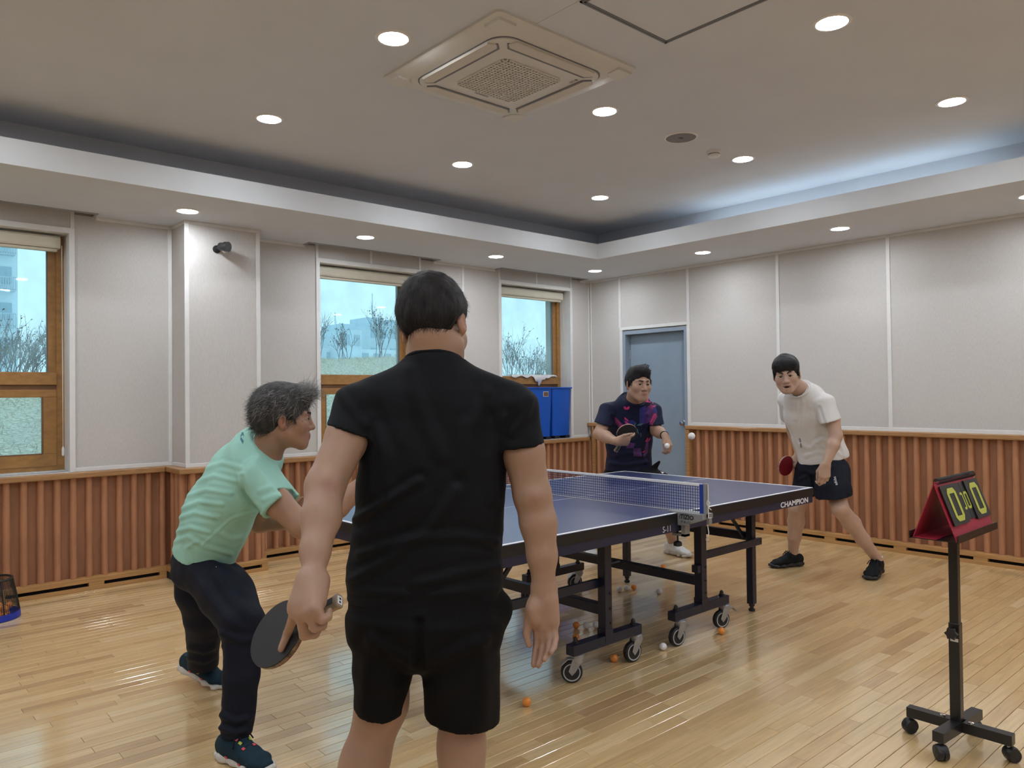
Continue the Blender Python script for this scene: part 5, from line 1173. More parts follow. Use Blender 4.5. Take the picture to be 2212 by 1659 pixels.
def sleeve(T, sh, end, r0, r1, c, n=None, wall=0.016, k=0.035, span=0.12):
    sh, end, c = Vector(sh), Vector(end), Vector(c); ax = (end - sh).normalized(); n = Vector(n).normalized() if n is not None else ax
    T.seg(sh, end, r0, r1, None, k, cap=2.0); T.cut(c, n, *bounds([c + ax * 0.04], span))
    rc = r0 + (r1 - r0) * min(1, max(0, (c - sh).dot(ax) / (end - sh).length)); ctr = sh + ax * (c - sh).dot(ax)
    T.seg(ctr - ax * 0.030, ctr + ax * 0.09, rc - wall, rc - wall, None, 0.003, cap=5.0, op='sub')
def bounds(pts, m):
    a = np.array([list(p) for p in pts]); return a.min(0) - m, a.max(0) + m
def decals(name, par, V, F, polys, mat, lift=0.0015):
    for p_ in polys: decal(name, par, V, F, [p_], mat, lift)
def decal(name, par, V, F, polys, mat, lift=0.0015, div=0.012):
    """flat print laid on cloth: polygons in picture coordinates carried straight onto the surface"""
    bvh = BVHTree.FromPolygons([Vector(v) for v in V], [tuple(int(i) for i in f) for f in F]); mb = MB()
    for poly in polys:
        bm = bmesh.new(); vs = [bm.verts.new((p[0], p[1], 0)) for p in poly]; bm.faces.new(vs)
        bmesh.ops.triangulate(bm, faces=bm.faces)
        for _ in range(3): bmesh.ops.subdivide_edges(bm, edges=[e for e in bm.edges if e.calc_length() > 5], cuts=1, use_grid_fill=True)
        bmesh.ops.triangulate(bm, faces=bm.faces); out = {}; bm.verts.index_update()
        for v in bm.verts:
            d = ray(v.co.x, v.co.y).normalized(); h = bvh.ray_cast(CAM, d)
            out[v.index] = (h[0] + (h[1] if h[1].dot(d) < 0 else -h[1]) * lift) if h[0] else None
        k = len(mb.v); mp = {}
        for i, c in out.items():
            if c is not None: mp[i] = len(mb.v); mb.v.append(tuple(c))
        for f in bm.faces:
            ix = [v.index for v in f.verts]
            if all(i in mp for i in ix): mb.f.append(tuple(mp[i] for i in ix))
        bm.free()
    return part(name, mb, mat, par) if mb.f else None
def shoe(name, par, A, fwd, m_up, m_sole, m_lace, ln=0.285, roll=0.0, pitch=0.0, ankle_h=0.085, spots=None, m_sock=None, heel=None, h=0.0045):
    """athletic shoe: A = floor point under the ankle, fwd = toe direction; pitch lifts the heel"""
    f = Vector(fwd); f.z = 0; f.normalize(); l = Vector((f.y, -f.x, 0)); z = Vector((0, 0, 1))
    M = Matrix(((f.x, l.x, 0, A[0]), (f.y, l.y, 0, A[1]), (0, 0, 1, A[2]), (0, 0, 0, 1)))
    if pitch:
        piv = Vector((ln * 0.52, 0, 0)); M = M @ Matrix.Translation(piv) @ Matrix.Rotation(pitch, 4, 'Y') @ Matrix.Translation(-piv)
    P = lambda x, y, zz: M @ Vector((x * ln, y, zz)); LAT = np.array(M.to_3x3() @ Vector((0, 1, 0)))
    lo, hi = bounds([P(a, b, c) for a in (-0.3, 0.75) for b in (-0.06, 0.06) for c in (0, 0.14)], 0.03)
    t = None
    G = Grid(lo, hi, h)
    st = [(-0.24, 0.032, 0.017), (-0.12, 0.037, 0.019), (0.10, 0.034, 0.017), (0.36, 0.047, 0.014), (0.56, 0.045, 0.012), (0.68, 0.030, 0.012)]
    for (a, w0, h0), (b, w1, h1) in zip(st[:-1], st[1:]): G.seg(P(a, 0, h0 + 0.002), P(b, 0, h1 + 0.002 + (0.008 if b > 0.6 else 0)), (w0, h0), (w1, h1), LAT, 0.012, 3.0, 1.0)
    G.cut(P(0, 0, 0.0012), M.to_3x3() @ Vector((0, 0, -1)), k=0.003)
    V, F = G.mesh(); V = smooth_v(V, F, 1)
    so = bpy.data.objects.new(name, None); put(so, par); so.location = Vector((0, 0, 0)); WL[so.name] = wloc(par)
    me = np_mesh('sole', V - np.array(wloc(par)), F, m_sole); o = bpy.data.objects.new('sole', me); put(o, so)
    G = Grid(lo, hi, h)
    up = [(-0.19, 0.032, 0.052, 0.036), (-0.05, 0.036, 0.062, 0.044), (0.12, 0.038, 0.060, 0.040), (0.30, 0.042, 0.046, 0.028), (0.48, 0.042, 0.037, 0.020), (0.62, 0.030, 0.031, 0.014)]
    for (a, w0, z0, h0), (b, w1, z1, h1) in zip(up[:-1], up[1:]): G.seg(P(a, 0, z0), P(b, 0, z1), (w0, h0), (w1, h1), LAT, 0.02, 2.3)
    G.seg(P(-0.03, 0, 0.075), P(-0.05, 0, 0.110), (0.036, 0.045), (0.034, 0.046), LAT, 0.03); G.seg(P(0.06, 0, 0.10), P(0.14, 0, 0.085), (0.018, 0.014), (0.024, 0.012), LAT, 0.02)
    G.seg(P(-0.20, 0, 0.07), P(-0.215, 0, 0.112), (0.014, 0.006), (0.012, 0.005), LAT, 0.012)
    G.cut(P(0, 0, 0.106), M.to_3x3() @ Vector((-0.18, 0, 1)), k=0.006) if not heel else None
    G.seg(P(-0.03, 0, 0.085), P(-0.04, 0, 0.16), (0.030, 0.040), (0.031, 0.042), LAT, 0.004, op='sub')
    G.cut(P(0, 0, 0.020), M.to_3x3() @ Vector((0, 0, -1)))
    V, F = G.mesh(); V = smooth_v(V, F, 1)
    o = bpy.data.objects.new('upper', np_mesh('upper', V - np.array(wloc(par)), F, m_up)); put(o, so)
    la = MB()
    for i, x in enumerate((0.16, 0.215, 0.27, 0.325)):
        zz = 0.098 - 0.0085 * i - (0.0 if i else -0.002); a, b = P(x, -0.026, zz - 0.012), P(x + 0.03, 0.026, zz - 0.012)
        la.tube([a, P(x + 0.01, -0.012, zz), P(x + 0.02, 0.012, zz), b], 0.0032, 6)
    la.tube([P(0.13, 0, 0.104), P(0.10, -0.02, 0.118), P(0.15, -0.035, 0.108), P(0.19, -0.045, 0.085)], 0.003, 6).tube([P(0.13, 0, 0.104), P(0.11, 0.022, 0.116), P(0.17, 0.038, 0.104), P(0.20, 0.05, 0.08)], 0.003, 6)
    la.tube([P(0.13, 0, 0.106), P(0.16, -0.018, 0.122), P(0.21, -0.02, 0.108), P(0.14, 0, 0.105)], 0.003, 6).tube([P(0.13, 0, 0.106), P(0.17, 0.02, 0.120), P(0.22, 0.022, 0.105), P(0.14, 0, 0.105)], 0.003, 6)
    lo_ = part('laces', la, m_lace, par, smooth='all'); lo_.parent = so; 
    if spots:
        bvh = BVHTree.FromPolygons([Vector(v) for v in V], [tuple(int(i) for i in f_) for f_ in F])
        for k, (x, y, zz, mm) in enumerate(spots):
            h_ = bvh.find_nearest(P(x, y, zz)); n_ = h_[1]; c = h_[0] + n_ * 0.001; e1 = (M.to_3x3() @ Vector((1, 0, 0))); e1 = (e1 - n_ * e1.dot(n_)).normalized(); e2 = n_.cross(e1)
            q = part('lace_loop', MB().prism([(-0.006, -0.005), (0.006, -0.005), (0.006, 0.005), (-0.006, 0.005)], c, e1, e2, n_, 0.002), mm, par); q.parent = so
    if m_sock is not None:
        q = part('sock', MB().lathe([(0.036, 0.0), (0.038, 0.03), (0.041, 0.048), (0.039, 0.05), (0.036, 0.03)], P(-0.03, 0, 0.085), M.to_3x3() @ Vector((-0.12, 0, 1)), 20), m_sock, par, smooth='all'); q.parent = so
    return so, M
def racket(lab, B, h, n, w, m_front, m_back, m_edge, handle=True, grip=None, r=0.077):
    """table tennis bat: B blade centre, h towards handle end, n face normal, w across"""
    t = thing('table_tennis_bat', tuple(B), lab, 'bat'); B = Vector(B); h = Vector(h); n = Vector(n); w = Vector(w)
    N = 40; ol = []
    for k in range(N):
        a = 2 * PI * k / N; x, y = math.cos(a), math.sin(a); ol.append((-x * 0.081 if x > 0 else -x * 0.074, y * 0.076))
    ol2 = [(a, b) for a, b in ol]
    hand_ = [(0.060, -0.045), (0.074, -0.022), (0.085, -0.014), (0.172, -0.0165), (0.176, -0.012), (0.176, 0.012), (0.172, 0.0165), (0.085, 0.014), (0.074, 0.022), (0.060, 0.045)]
    part('blade_wood', MB().prism(ol, B - n * 0.003, h, w, n, 0.006), m_edge, t)
    part('neck_wood', MB().prism(hand_, B - n * 0.003, h, w, n, 0.006), MT['batwood'], t)
    cl_ = [(min(a, 0.064), b) for a, b in ol]
    part('rubber_sheet', MB().prism(cl_, B + n * 0.003, h, w, n, 0.0042), m_front, t); part('rubber_sheet', MB().prism(cl_, B - n * 0.0072, h, w, n, 0.0042), m_back, t)
    part('edge_tape', MB().prism([(a * 1.012, b * 1.012) for a, b in ol], B - n * 0.0042, h, w, n, 0.0084), m_edge, t)
    sec = [(0.074, 0.011, 0.008), (0.085, 0.0135, 0.0115), (0.125, 0.0135, 0.0118), (0.160, 0.0150, 0.0122), (0.174, 0.0168, 0.0125), (0.176, 0.0155, 0.0115)]
    mb = MB(); m_ = 14; vs = []
    for x, a, b in sec: vs += [B + h * x + w * (a * math.copysign(abs(math.cos(t_)) ** 0.6, math.cos(t_))) + n * (b * math.copysign(abs(math.sin(t_)) ** 0.6, math.sin(t_))) for t_ in np.linspace(0, 2 * PI, m_, endpoint=False)]
    fs = [(i * m_ + k, i * m_ + (k + 1) % m_, (i + 1) * m_ + (k + 1) % m_, (i + 1) * m_ + k) for i in range(len(sec) - 1) for k in range(m_)] + [tuple(range(m_)), tuple(range((len(sec) - 1) * m_, len(sec) * m_))]
    hd = part('handle', mb.add(vs, fs), grip or MT['batgrip'], t, smooth=True)
    ins = MB()
    for sg in (-1, 1): ins.prism([(0.09, -0.006), (0.165, -0.0075), (0.165, 0.0075), (0.09, 0.006)], B + n * (sg * 0.0114 if sg > 0 else -0.0124), h, w, n, 0.0016)
    part('handle_inlay', ins, MT['batinlay'], hd)
    part('end_badge', MB().prism([(-0.010, -0.007), (0.010, -0.007), (0.010, 0.007), (-0.010, 0.007)], B + h * 0.1757, w, n, h, 0.001), MT['line'], hd)
    part('badge_mark', MB().prism([(0.0045 + 0.0028 * math.cos(a), 0.0028 * math.sin(a)) for a in np.linspace(0, 6.28, 10, endpoint=False)], B + h * 0.1767, w, n, h, 0.0004)
         .prism([(-0.007, -0.003), (-0.002, -0.004), (-0.001, 0.001), (-0.006, 0.003)], B + h * 0.1767, w, n, h, 0.0004), MT['black'], hd)
    return t
MT['batwood'] = mk('bat_wood', (0.42, 0.26, 0.12), 0.45, var=0.2, vs=30, stretch=(1, 6, 1)); MT['batgrip'] = mk('bat_grip_wood', (0.30, 0.24, 0.18), 0.45, var=0.2, vs=30); MT['batinlay'] = mk('bat_inlay', (0.045, 0.05, 0.06), 0.4, var=0.1)
MT['rubblack'] = mk('black_rubber_sheet', (0.018, 0.018, 0.020), 0.62, var=0.08, vs=6); MT['rubred'] = mk('red_rubber_sheet', (0.20, 0.010, 0.018), 0.42, var=0.08, vs=6); MT['edgetape'] = mk('edge_tape', (0.02, 0.018, 0.018), 0.5, vs=70, col2=(0.30, 0.20, 0.10)); MT['edgered'] = mk('edge_tape_red', (0.25, 0.03, 0.02), 0.5, vs=60, col2=(0.5, 0.42, 0.36))
# ---------------------------------------------------------------- man in black, foreground
SK = skin_mat('skin_tan', (0.385, 0.238, 0.165))
def person_black():
    pr = thing('person', tuple(at(930, 1000, d=1.96).xy) + (0,), 'person in black T-shirt and shorts seen from behind, bat in left hand', 'person')
    X = lambda u, v, d: at(u, v, d=d)
    lat = np.array(_R) ; back = -np.array(_F)
    head_c = X(939, 706, 1.975)
    H, hs = head_matrix(head_c, _F * 0.94 + _R * 0.27 - Vector((0, 0, 0.40)), Vector((0, 0, 1)) - _R * 0.10 + _F * 0.2, 0.965)
    neck = X(938, 790, 1.955)
    shL, shR = X(784, 880, 1.95), X(1100, 880, 1.95)
    elL, wrL = X(702, 1050, 1.82), X(676, 1252, 1.655)
    elR, wrR = X(1150, 1070, 1.93), X(1175, 1272, 1.90)
    hipL, hipR = X(838, 1300, 1.96), X(996, 1300, 1.96); knL, knR = X(788, 1645, 1.93), X(997, 1612, 1.95)
    anL = Vector((knL.x, knL.y, 0.09)) + _R * -0.10 - _F * 0.02; anR = Vector((knR.x, knR.y, 0.09)) + _R * 0.005 - _F * 0.03
    lo, hi = bounds([head_c + Vector((0, 0, 0.13)), shL, shR, elL, elR, wrL, wrR, anL, anR, X(606, 1410, 1.75), X(1150, 1450, 1.85), neck], 0.16); lo[2] = -0.02
    hd = lambda c, r: (np.array(c) - r, np.array(c) + r)
    fine = [hd(head_c, 0.15) + (0.0042,), hd(X(655, 1335, 1.72), 0.11) + (0.0035,), hd(X(1172, 1362, 1.88), 0.12) + (0.0035,)]
    G = Grid(lo, hi, 0.0072, fine)
    # trunk
    G.seg(neck, X(935, 885, 1.97), (0.06, 0.055), (0.14, 0.08), lat, 0.05); G.seg(X(935, 885, 1.97), X(928, 1080, 1.97), (0.14, 0.09), (0.14, 0.09), lat, 0.05)
    G.seg(X(928, 1080, 1.97), X(918, 1300, 1.96), (0.15, 0.10), (0.165, 0.11), lat, 0.05)
    for s_ in (shL, shR): G.seg(X(938, 845, 1.965), s_, 0.040, 0.042, None, 0.03)
    # arms
    def arm(pts, rs):
        for i in range(len(pts) - 1): G.seg(pts[i], pts[i + 1], rs[i], rs[i + 1], None, 0.018)
    arm([shL, X(752, 942, 1.90), elL], [0.050, 0.053, 0.0455]); arm([elL, X(694, 1118, 1.76), X(681, 1190, 1.70), wrL], [0.0450, 0.0440, 0.032, (0.0245, 0.021)])
    arm([shR, X(1130, 975, 1.94), elR], [0.050, 0.053, 0.046]); arm([elR, X(1163, 1130, 1.92), X(1171, 1200, 1.91), wrR], [0.046, 0.045, 0.036, 0.027])
    G.ell(X(714, 1046, 1.79), (0.014, 0.012, 0.016), None, 0.03); G.ell(X(1152, 1078, 1.895), (0.013, 0.012, 0.015), None, 0.03)
    # legs
    for hp, kn, an, o in ((hipL, knL, anL, -1), (hipR, knR, anR, 1)):
        th = X(825, 1520, 1.945) if o < 0 else hp.lerp(kn, 0.6); G.seg(hp, th, 0.085, 0.062, None, 0.03); G.seg(th, kn, 0.062, 0.056, None, 0.03); mid = kn.lerp(an, 0.33) - _F * 0.022; G.seg(kn, mid, 0.058, 0.060, None, 0.03); G.seg(mid, an, 0.058, 0.036, None, 0.03)
        G.seg(an, an + _F * 0.16 + Vector((0, 0, -0.05)), 0.038, 0.032, None, 0.03)
    head_prims(G, H, hs, neck, neck_r=(0.060, 0.066))
    # left hand on the bat handle: knuckles, index stretched along the blade, others round the handle
    B = X(604, 1369, 1.715); tc = -ray(604, 1369).normalized(); rt = (Vector(_R) - tc * tc.dot(_R)).normalized(); up = tc.cross(rt)
    h = (rt * 0.684 + up * 0.395 + tc * 0.613).normalized(); bn = (rt * -0.729 + up * 0.338 + tc * 0.595); bn = (bn - h * bn.dot(h)).normalized(); bw = h.cross(bn)
    K = [X(638, 1318, 1.615), X(650, 1327, 1.605), X(667, 1323, 1.593), X(683, 1314, 1.587)]
    for q, r in zip(K, (0.0135, 0.0135, 0.0130, 0.012)): G.seg(wrL.lerp(q, 0.12), q, 0.022, r, None, 0.02)
    G.seg(wrL, K[1].lerp(K[2], 0.5).lerp(wrL, 0.3), (0.030, 0.019), (0.036, 0.018), lat, 0.02)
    tip = B + bn * 0.017 + bw * 0.0
    def onblade(u, v, off):      # point on the visible rubber under a picture point
        d = ray(u, v); t = (B + bn * (0.0075 + off) - CAM).dot(bn) / d.dot(bn); return CAM + d * t
    chain(G, [K[0], X(631, 1342, 1.615).lerp(onblade(631, 1342, 0.012), 0.5), onblade(621, 1368, 0.010), onblade(607, 1402, 0.008)], [0.0125, 0.0105, 0.0095, 0.0075])
    hc = lambda s: B + h * s          # handle axis
    chain(G, [K[1], X(657, 1373, 1.615), X(680, 1370, 1.627), X(690, 1356, 1.657)], [0.0125, 0.0105, 0.0095, 0.008])
    chain(G, [K[2], X(680, 1356, 1.593), X(697, 1352, 1.607), X(702, 1338, 1.637)], [0.0120, 0.0102, 0.0092, 0.0078])
    chain(G, [K[3], X(695, 1339, 1.583), X(709, 1333, 1.595), X(712, 1320, 1.620)], [0.0112, 0.0095, 0.0085, 0.0072])
    chain(G, [wrL.lerp(K[0], 0.35) + _F * 0.02, X(640, 1318, 1.675), X(634, 1345, 1.705), X(625, 1368, 1.730)], [0.017, 0.013, 0.0115, 0.0085])
    # right hand hanging, palm to the viewer
    K = [X(1159, 1348, 1.890), X(1171, 1354, 1.884), X(1184, 1354, 1.880), X(1196, 1348, 1.880)]
    for q, r, b in zip(K, (0.0125, 0.0125, 0.012, 0.0115), (-0.014, -0.005, 0.006, 0.014)): G.seg(wrR + Vector(_R) * b, q, 0.0185, r, None, 0.014)
    G.seg(X(1152, 1318, 1.880), X(1156, 1340, 1.875), 0.018, 0.013, None, 0.016); G.seg(X(1189, 1300, 1.885), X(1195, 1340, 1.878), 0.016, 0.013, None, 0.016)
    chain(G, [K[0], X(1160, 1386, 1.890), X(1156, 1415, 1.880), X(1153, 1437, 1.866)], [0.0105, 0.0094, 0.0084, 0.0070], 0.006, 0.002)
    chain(G, [K[1], X(1174, 1391, 1.880), X(1170, 1419, 1.862), X(1163, 1438, 1.844)], [0.0105, 0.0094, 0.0084, 0.0070], 0.006, 0.002)
    chain(G, [K[2], X(1188, 1388, 1.866), X(1184, 1411, 1.842), X(1176, 1425, 1.820)], [0.0102, 0.0092, 0.0082, 0.0068], 0.006, 0.002)
    chain(G, [K[3], X(1200, 1378, 1.864), X(1197, 1397, 1.842), X(1190, 1409, 1.822)], [0.0094, 0.0082, 0.0074, 0.0062], 0.006, 0.002)
    chain(G, [X(1156, 1305, 1.892), X(1142, 1340, 1.888), X(1138, 1370, 1.882), X(1143, 1393, 1.876)], [0.020, 0.0122, 0.0102, 0.0080], 0.014)
    V, F = G.mesh(); V = smooth_v(V, F, 1, 0.4)
    t = head_tint(V, H, hs); u, v = topx(V)
    for (eu, ev, r) in ((712, 1046, 20), (1153, 1078, 18)): t *= 1 - 0.22 * np.exp(-(np.hypot(u - eu, v - ev) / r) ** 2)[:, None] * np.array([0.5, 1, 1])
    body = bpy.data.objects.new('body', np_mesh('body', V - np.array(wloc(pr)), F, SK, t)); put(body, pr)
    face_parts(pr, H, hs)
    # hair
    lo, hi = bounds([head_c + Vector((0, 0, 0.03))], 0.19); Hg = Grid(lo, hi, 0.0045); P = lambda *q: H @ Vector(q); R = [Vector(H.col[i][:3]).normalized() for i in range(3)]
    Hg.ell(P(0, -0.016, 0.050), (0.087, 0.107, 0.094), R, 0.02); Hg.ell(P(0, -0.058, 0.012), (0.077, 0.060, 0.075), R, 0.03); Hg.ell(P(0, 0.045, 0.085), (0.070, 0.055, 0.045), R, 0.03)
    Hg.ell(P(0, 0.115, -0.042), (0.10, 0.090, 0.098), R, 0.012, 'sub')
    for q in (-1, 1): Hg.ell(P(q * 0.092, -0.006, -0.034), (0.034, 0.038, 0.040), R, 0.014, 'sub')
    Hg.cut(P(0, -0.09, -0.058), R[2] * -1 - R[1] * 0.35, k=0.02)
    Li = np.array(H.inverted())
    Hg.field(lambda x, y, z: 0.0022 * wav(x, y, z, 60, 1) + 0.0016 * wav(x, y, z, 150, 2))
    HM = hair_mat('hair_black', (0.008, 0.0075, 0.008), (0.022, 0.020, 0.020))
    o, hV, hF = garment('hair', Hg, HM, pr, sm=1)
    strands('hair_strands', pr, hV, hF, H, HM, 6000, 0.026, 0.0007, lambda L, r: (L[0] * 3 + r.normal() * 0.25, -0.2 + L[1] * 2, -1.0 + L[2] * 3 + r.normal() * 0.15), 3, 0.0008)
    # T-shirt
    lo, hi = bounds([shL, shR, X(707, 940, 1.9), X(1172, 975, 1.9), X(745, 1330, 1.95), X(1085, 1330, 1.95), neck], 0.17); T = Grid(lo, hi, 0.0055)
    px = 1.965 / FPX
    for s_ in (shL, shR): T.seg(X(938, 812, 1.955), s_, 0.058, 0.066, None, 0.05)
    sleeve(T, shL, X(744, 975, 1.88), 0.070, 0.0665, X(750, 933, 1.90), Vector(_U) * -0.96 - Vector(_R) * 0.32 - Vector(_F) * 0.10); sleeve(T, shR, X(1126, 1005, 1.938), 0.070, 0.0685, X(1121, 966, 1.94), Vector(_U) * -0.98 + Vector(_R) * 0.12)
    sec = [(938, 850, 88, 0.085), (941, 915, 146, 0.118), (938, 990, 152, 0.128), (931, 1075, 154, 0.128), (924, 1160, 157, 0.122), (918, 1240, 161, 0.122), (916, 1310, 166, 0.128)]
    for (u0, v0, w0, d0), (u1, v1, w1, d1) in zip(sec[:-1], sec[1:]): T.seg(X(u0, v0, 1.965), X(u1, v1, 1.965), (w0 * px, d0), (w1 * px, d1), lat, 0.02, 2.4)
    T.seg(X(938, 782, 1.955), X(938, 840, 1.957), (0.070, 0.075), (0.12, 0.095), lat, 0.05)
    T.cut(X(938, 784, 1.955), Vector((0, 0, 1)) + _F * 0.42 , k=0.004); T.seg(X(938, 700, 1.95), X(938, 800, 1.955), 0.0675, 0.066, None, 0.004, op='sub')
    T.cut(X(918, 1292, 1.96), (0, 0, -1), k=0.004)
    T.field(lambda x, y, z: 0.0022 * wav(x, y, z, 22, 5) + 0.0010 * wav(x, y, z, 60, 6))
    rg = [([(768, 1122), (830, 1086), (905, 1040)], 9, 0.007), ([(776, 1200), (880, 1165), (1000, 1158), (1072, 1172)], 10, 0.006), ([(758, 1256), (850, 1200), (930, 1140), (985, 1060)], 11, 0.006), ([(1078, 1225), (1010, 1235), (900, 1262)], 10, 0.005),
          ([(885, 800), (910, 890), (955, 985)], 14, 0.0045), ([(1050, 850), (1012, 930), (1000, 1010)], 13, 0.0045), ([(1085, 905), (1060, 985), (1065, 1080)], 12, 0.005), ([(800, 905), (835, 985), (838, 1080)], 13, 0.005), ([(1148, 860), (1135, 900), (1105, 935)], 8, 0.004), ([(735, 850), (770, 900), (790, 920)], 9, 0.004), ([(756, 1275), (900, 1284), (1075, 1272)], 7, 0.003)]
    BT = cloth_mat('black_jersey', (0.0062, 0.0072, 0.0098), 0.72, 0.2)
    o, tV, tF = garment('t_shirt', T, BT, pr, rg)
    part('neck_rib', MB().tube([X(938, 779, 1.955) + Vector(_R) * (0.073 * math.cos(a)) + Vector(_F) * (0.071 * math.sin(a)) - Vector((0, 0, 1)) * (0.026 * math.sin(a) + 0.004) for a in np.linspace(0, 2 * PI, 40)], 0.0055, 8), BT, pr, smooth='all')
    # shorts
    lo, hi = bounds([X(745, 1270, 1.95), X(1092, 1270, 1.95), X(760, 1600, 1.95), X(1090, 1610, 1.95)], 0.17); S = Grid(lo, hi, 0.0055)
    S.seg(X(918, 1270, 1.96), X(919, 1335, 1.96), (164 * px, 0.122), (165 * px, 0.135), lat, 0.03, 2.3); S.seg(X(919, 1335, 1.96), X(917, 1385, 1.955), (164 * px, 0.138), (158 * px, 0.125), lat, 0.02, 2.3, 4.0)
    S.seg(X(838, 1340, 1.955), X(828, 1440, 1.95), (0.092, 0.120), (0.076, 0.105), lat, 0.012); S.seg(X(828, 1440, 1.95), X(814, 1600, 1.94), (0.075, 0.105), (0.060, 0.092), lat, 0.012)
    S.seg(X(998, 1340, 1.955), X(996, 1440, 1.955), (0.100, 0.120), (0.098, 0.108), lat, 0.012); S.seg(X(996, 1440, 1.955), X(1000, 1620, 1.955), (0.098, 0.108), (0.094, 0.098), lat, 0.012)
    p1_, p2_, p3_ = X(805, 1560, 1.855), X(1000, 1588, 1.855), X(1000, 1588, 1.855) + Vector(_F) * 0.2
    cn_ = (p2_ - p1_).cross(p3_ - p1_); S.cut(p1_, cn_ if cn_.z < 0 else -cn_, k=0.003)
    S.seg(X(822, 1500, 1.945), X(812, 1680, 1.94), (0.050, 0.086), (0.048, 0.084), lat, 0.004, cap=3.0, op='sub'); S.seg(X(998, 1520, 1.955), X(1000, 1690, 1.955), (0.082, 0.090), (0.083, 0.088), lat, 0.004, cap=3.0, op='sub')
    S.ell(X(1080, 1318, 1.95), (0.016, 0.04, 0.04), None, 0.02)
    S.field(lambda x, y, z: 0.003 * wav(x, y, z, 18, 8) + 0.0012 * wav(x, y, z, 50, 9))
    rg = [([(905, 1345), (903, 1400), (905, 1430)], 9, -0.008), ([(890, 1430), (850, 1410), (800, 1380)], 12, 0.006), ([(925, 1440), (980, 1410), (1050, 1380)], 13, 0.006), ([(800, 1400), (790, 1480), (788, 1540)], 14, 0.005), ([(1040, 1400), (1045, 1480), (1040, 1560)], 15, 0.005)]
    BS = cloth_mat('black_shorts', (0.0048, 0.0048, 0.0058), 0.8, 0.2)
    garment('shorts', S, BS, pr, rg)
    # shoes (below the picture)
    shoe('shoe', pr, Vector((anL.x, anL.y, 0)), _F - Vector(_R) * 0.1, BS, MT['white_pl'], BS); shoe('shoe', pr, Vector((anR.x, anR.y, 0)), _F + Vector(_R) * 0.1, BS, MT['white_pl'], BS)
    return (B, h, bn, bw)
def limb(G, pts, rs, k=0.018):
    for i in range(len(pts) - 1): G.seg(pts[i], pts[i + 1], rs[i], rs[i + 1], None, k)
def lofts(G, X, sec, lat, k=0.02, p=2.4, cap=1.0):
    for (u0, v0, e0, w0, d0), (u1, v1, e1, w1, d1) in zip(sec[:-1], sec[1:]): G.seg(X(u0, v0, e0), X(u1, v1, e1), (w0, d0), (w1, d1), lat, k, p, cap)
def hairgrid(c, s=0.20): return Grid(*bounds([c + Vector((0, 0, 0.02))], s), 0.0048)
def sub_face(Hg, P, R, hs, up=0.0, ear=0.034, front=0.115):
    Hg.ell(P(0, front, -0.045 + up), [q * hs for q in (0.092, 0.080, 0.105)], R, 0.010, 'sub')
    for q in (-1, 1): Hg.ell(P(q * 0.094, -0.006, -0.036), [k * hs for k in (ear, 0.036, 0.042)], R, 0.012, 'sub')
def finish_body(pr, G, H, hs, mat, sm=0.35, extra=None):
    V, F = G.mesh(); V = smooth_v(V, F, 1, sm); t = head_tint(V, H, hs)
    if extra is not None: t *= extra(V)
    b = bpy.data.objects.new('body', np_mesh('body', V - np.array(wloc(pr)), F, mat, t)); put(b, pr); return V, F
_up = Vector((0, 0, 1))

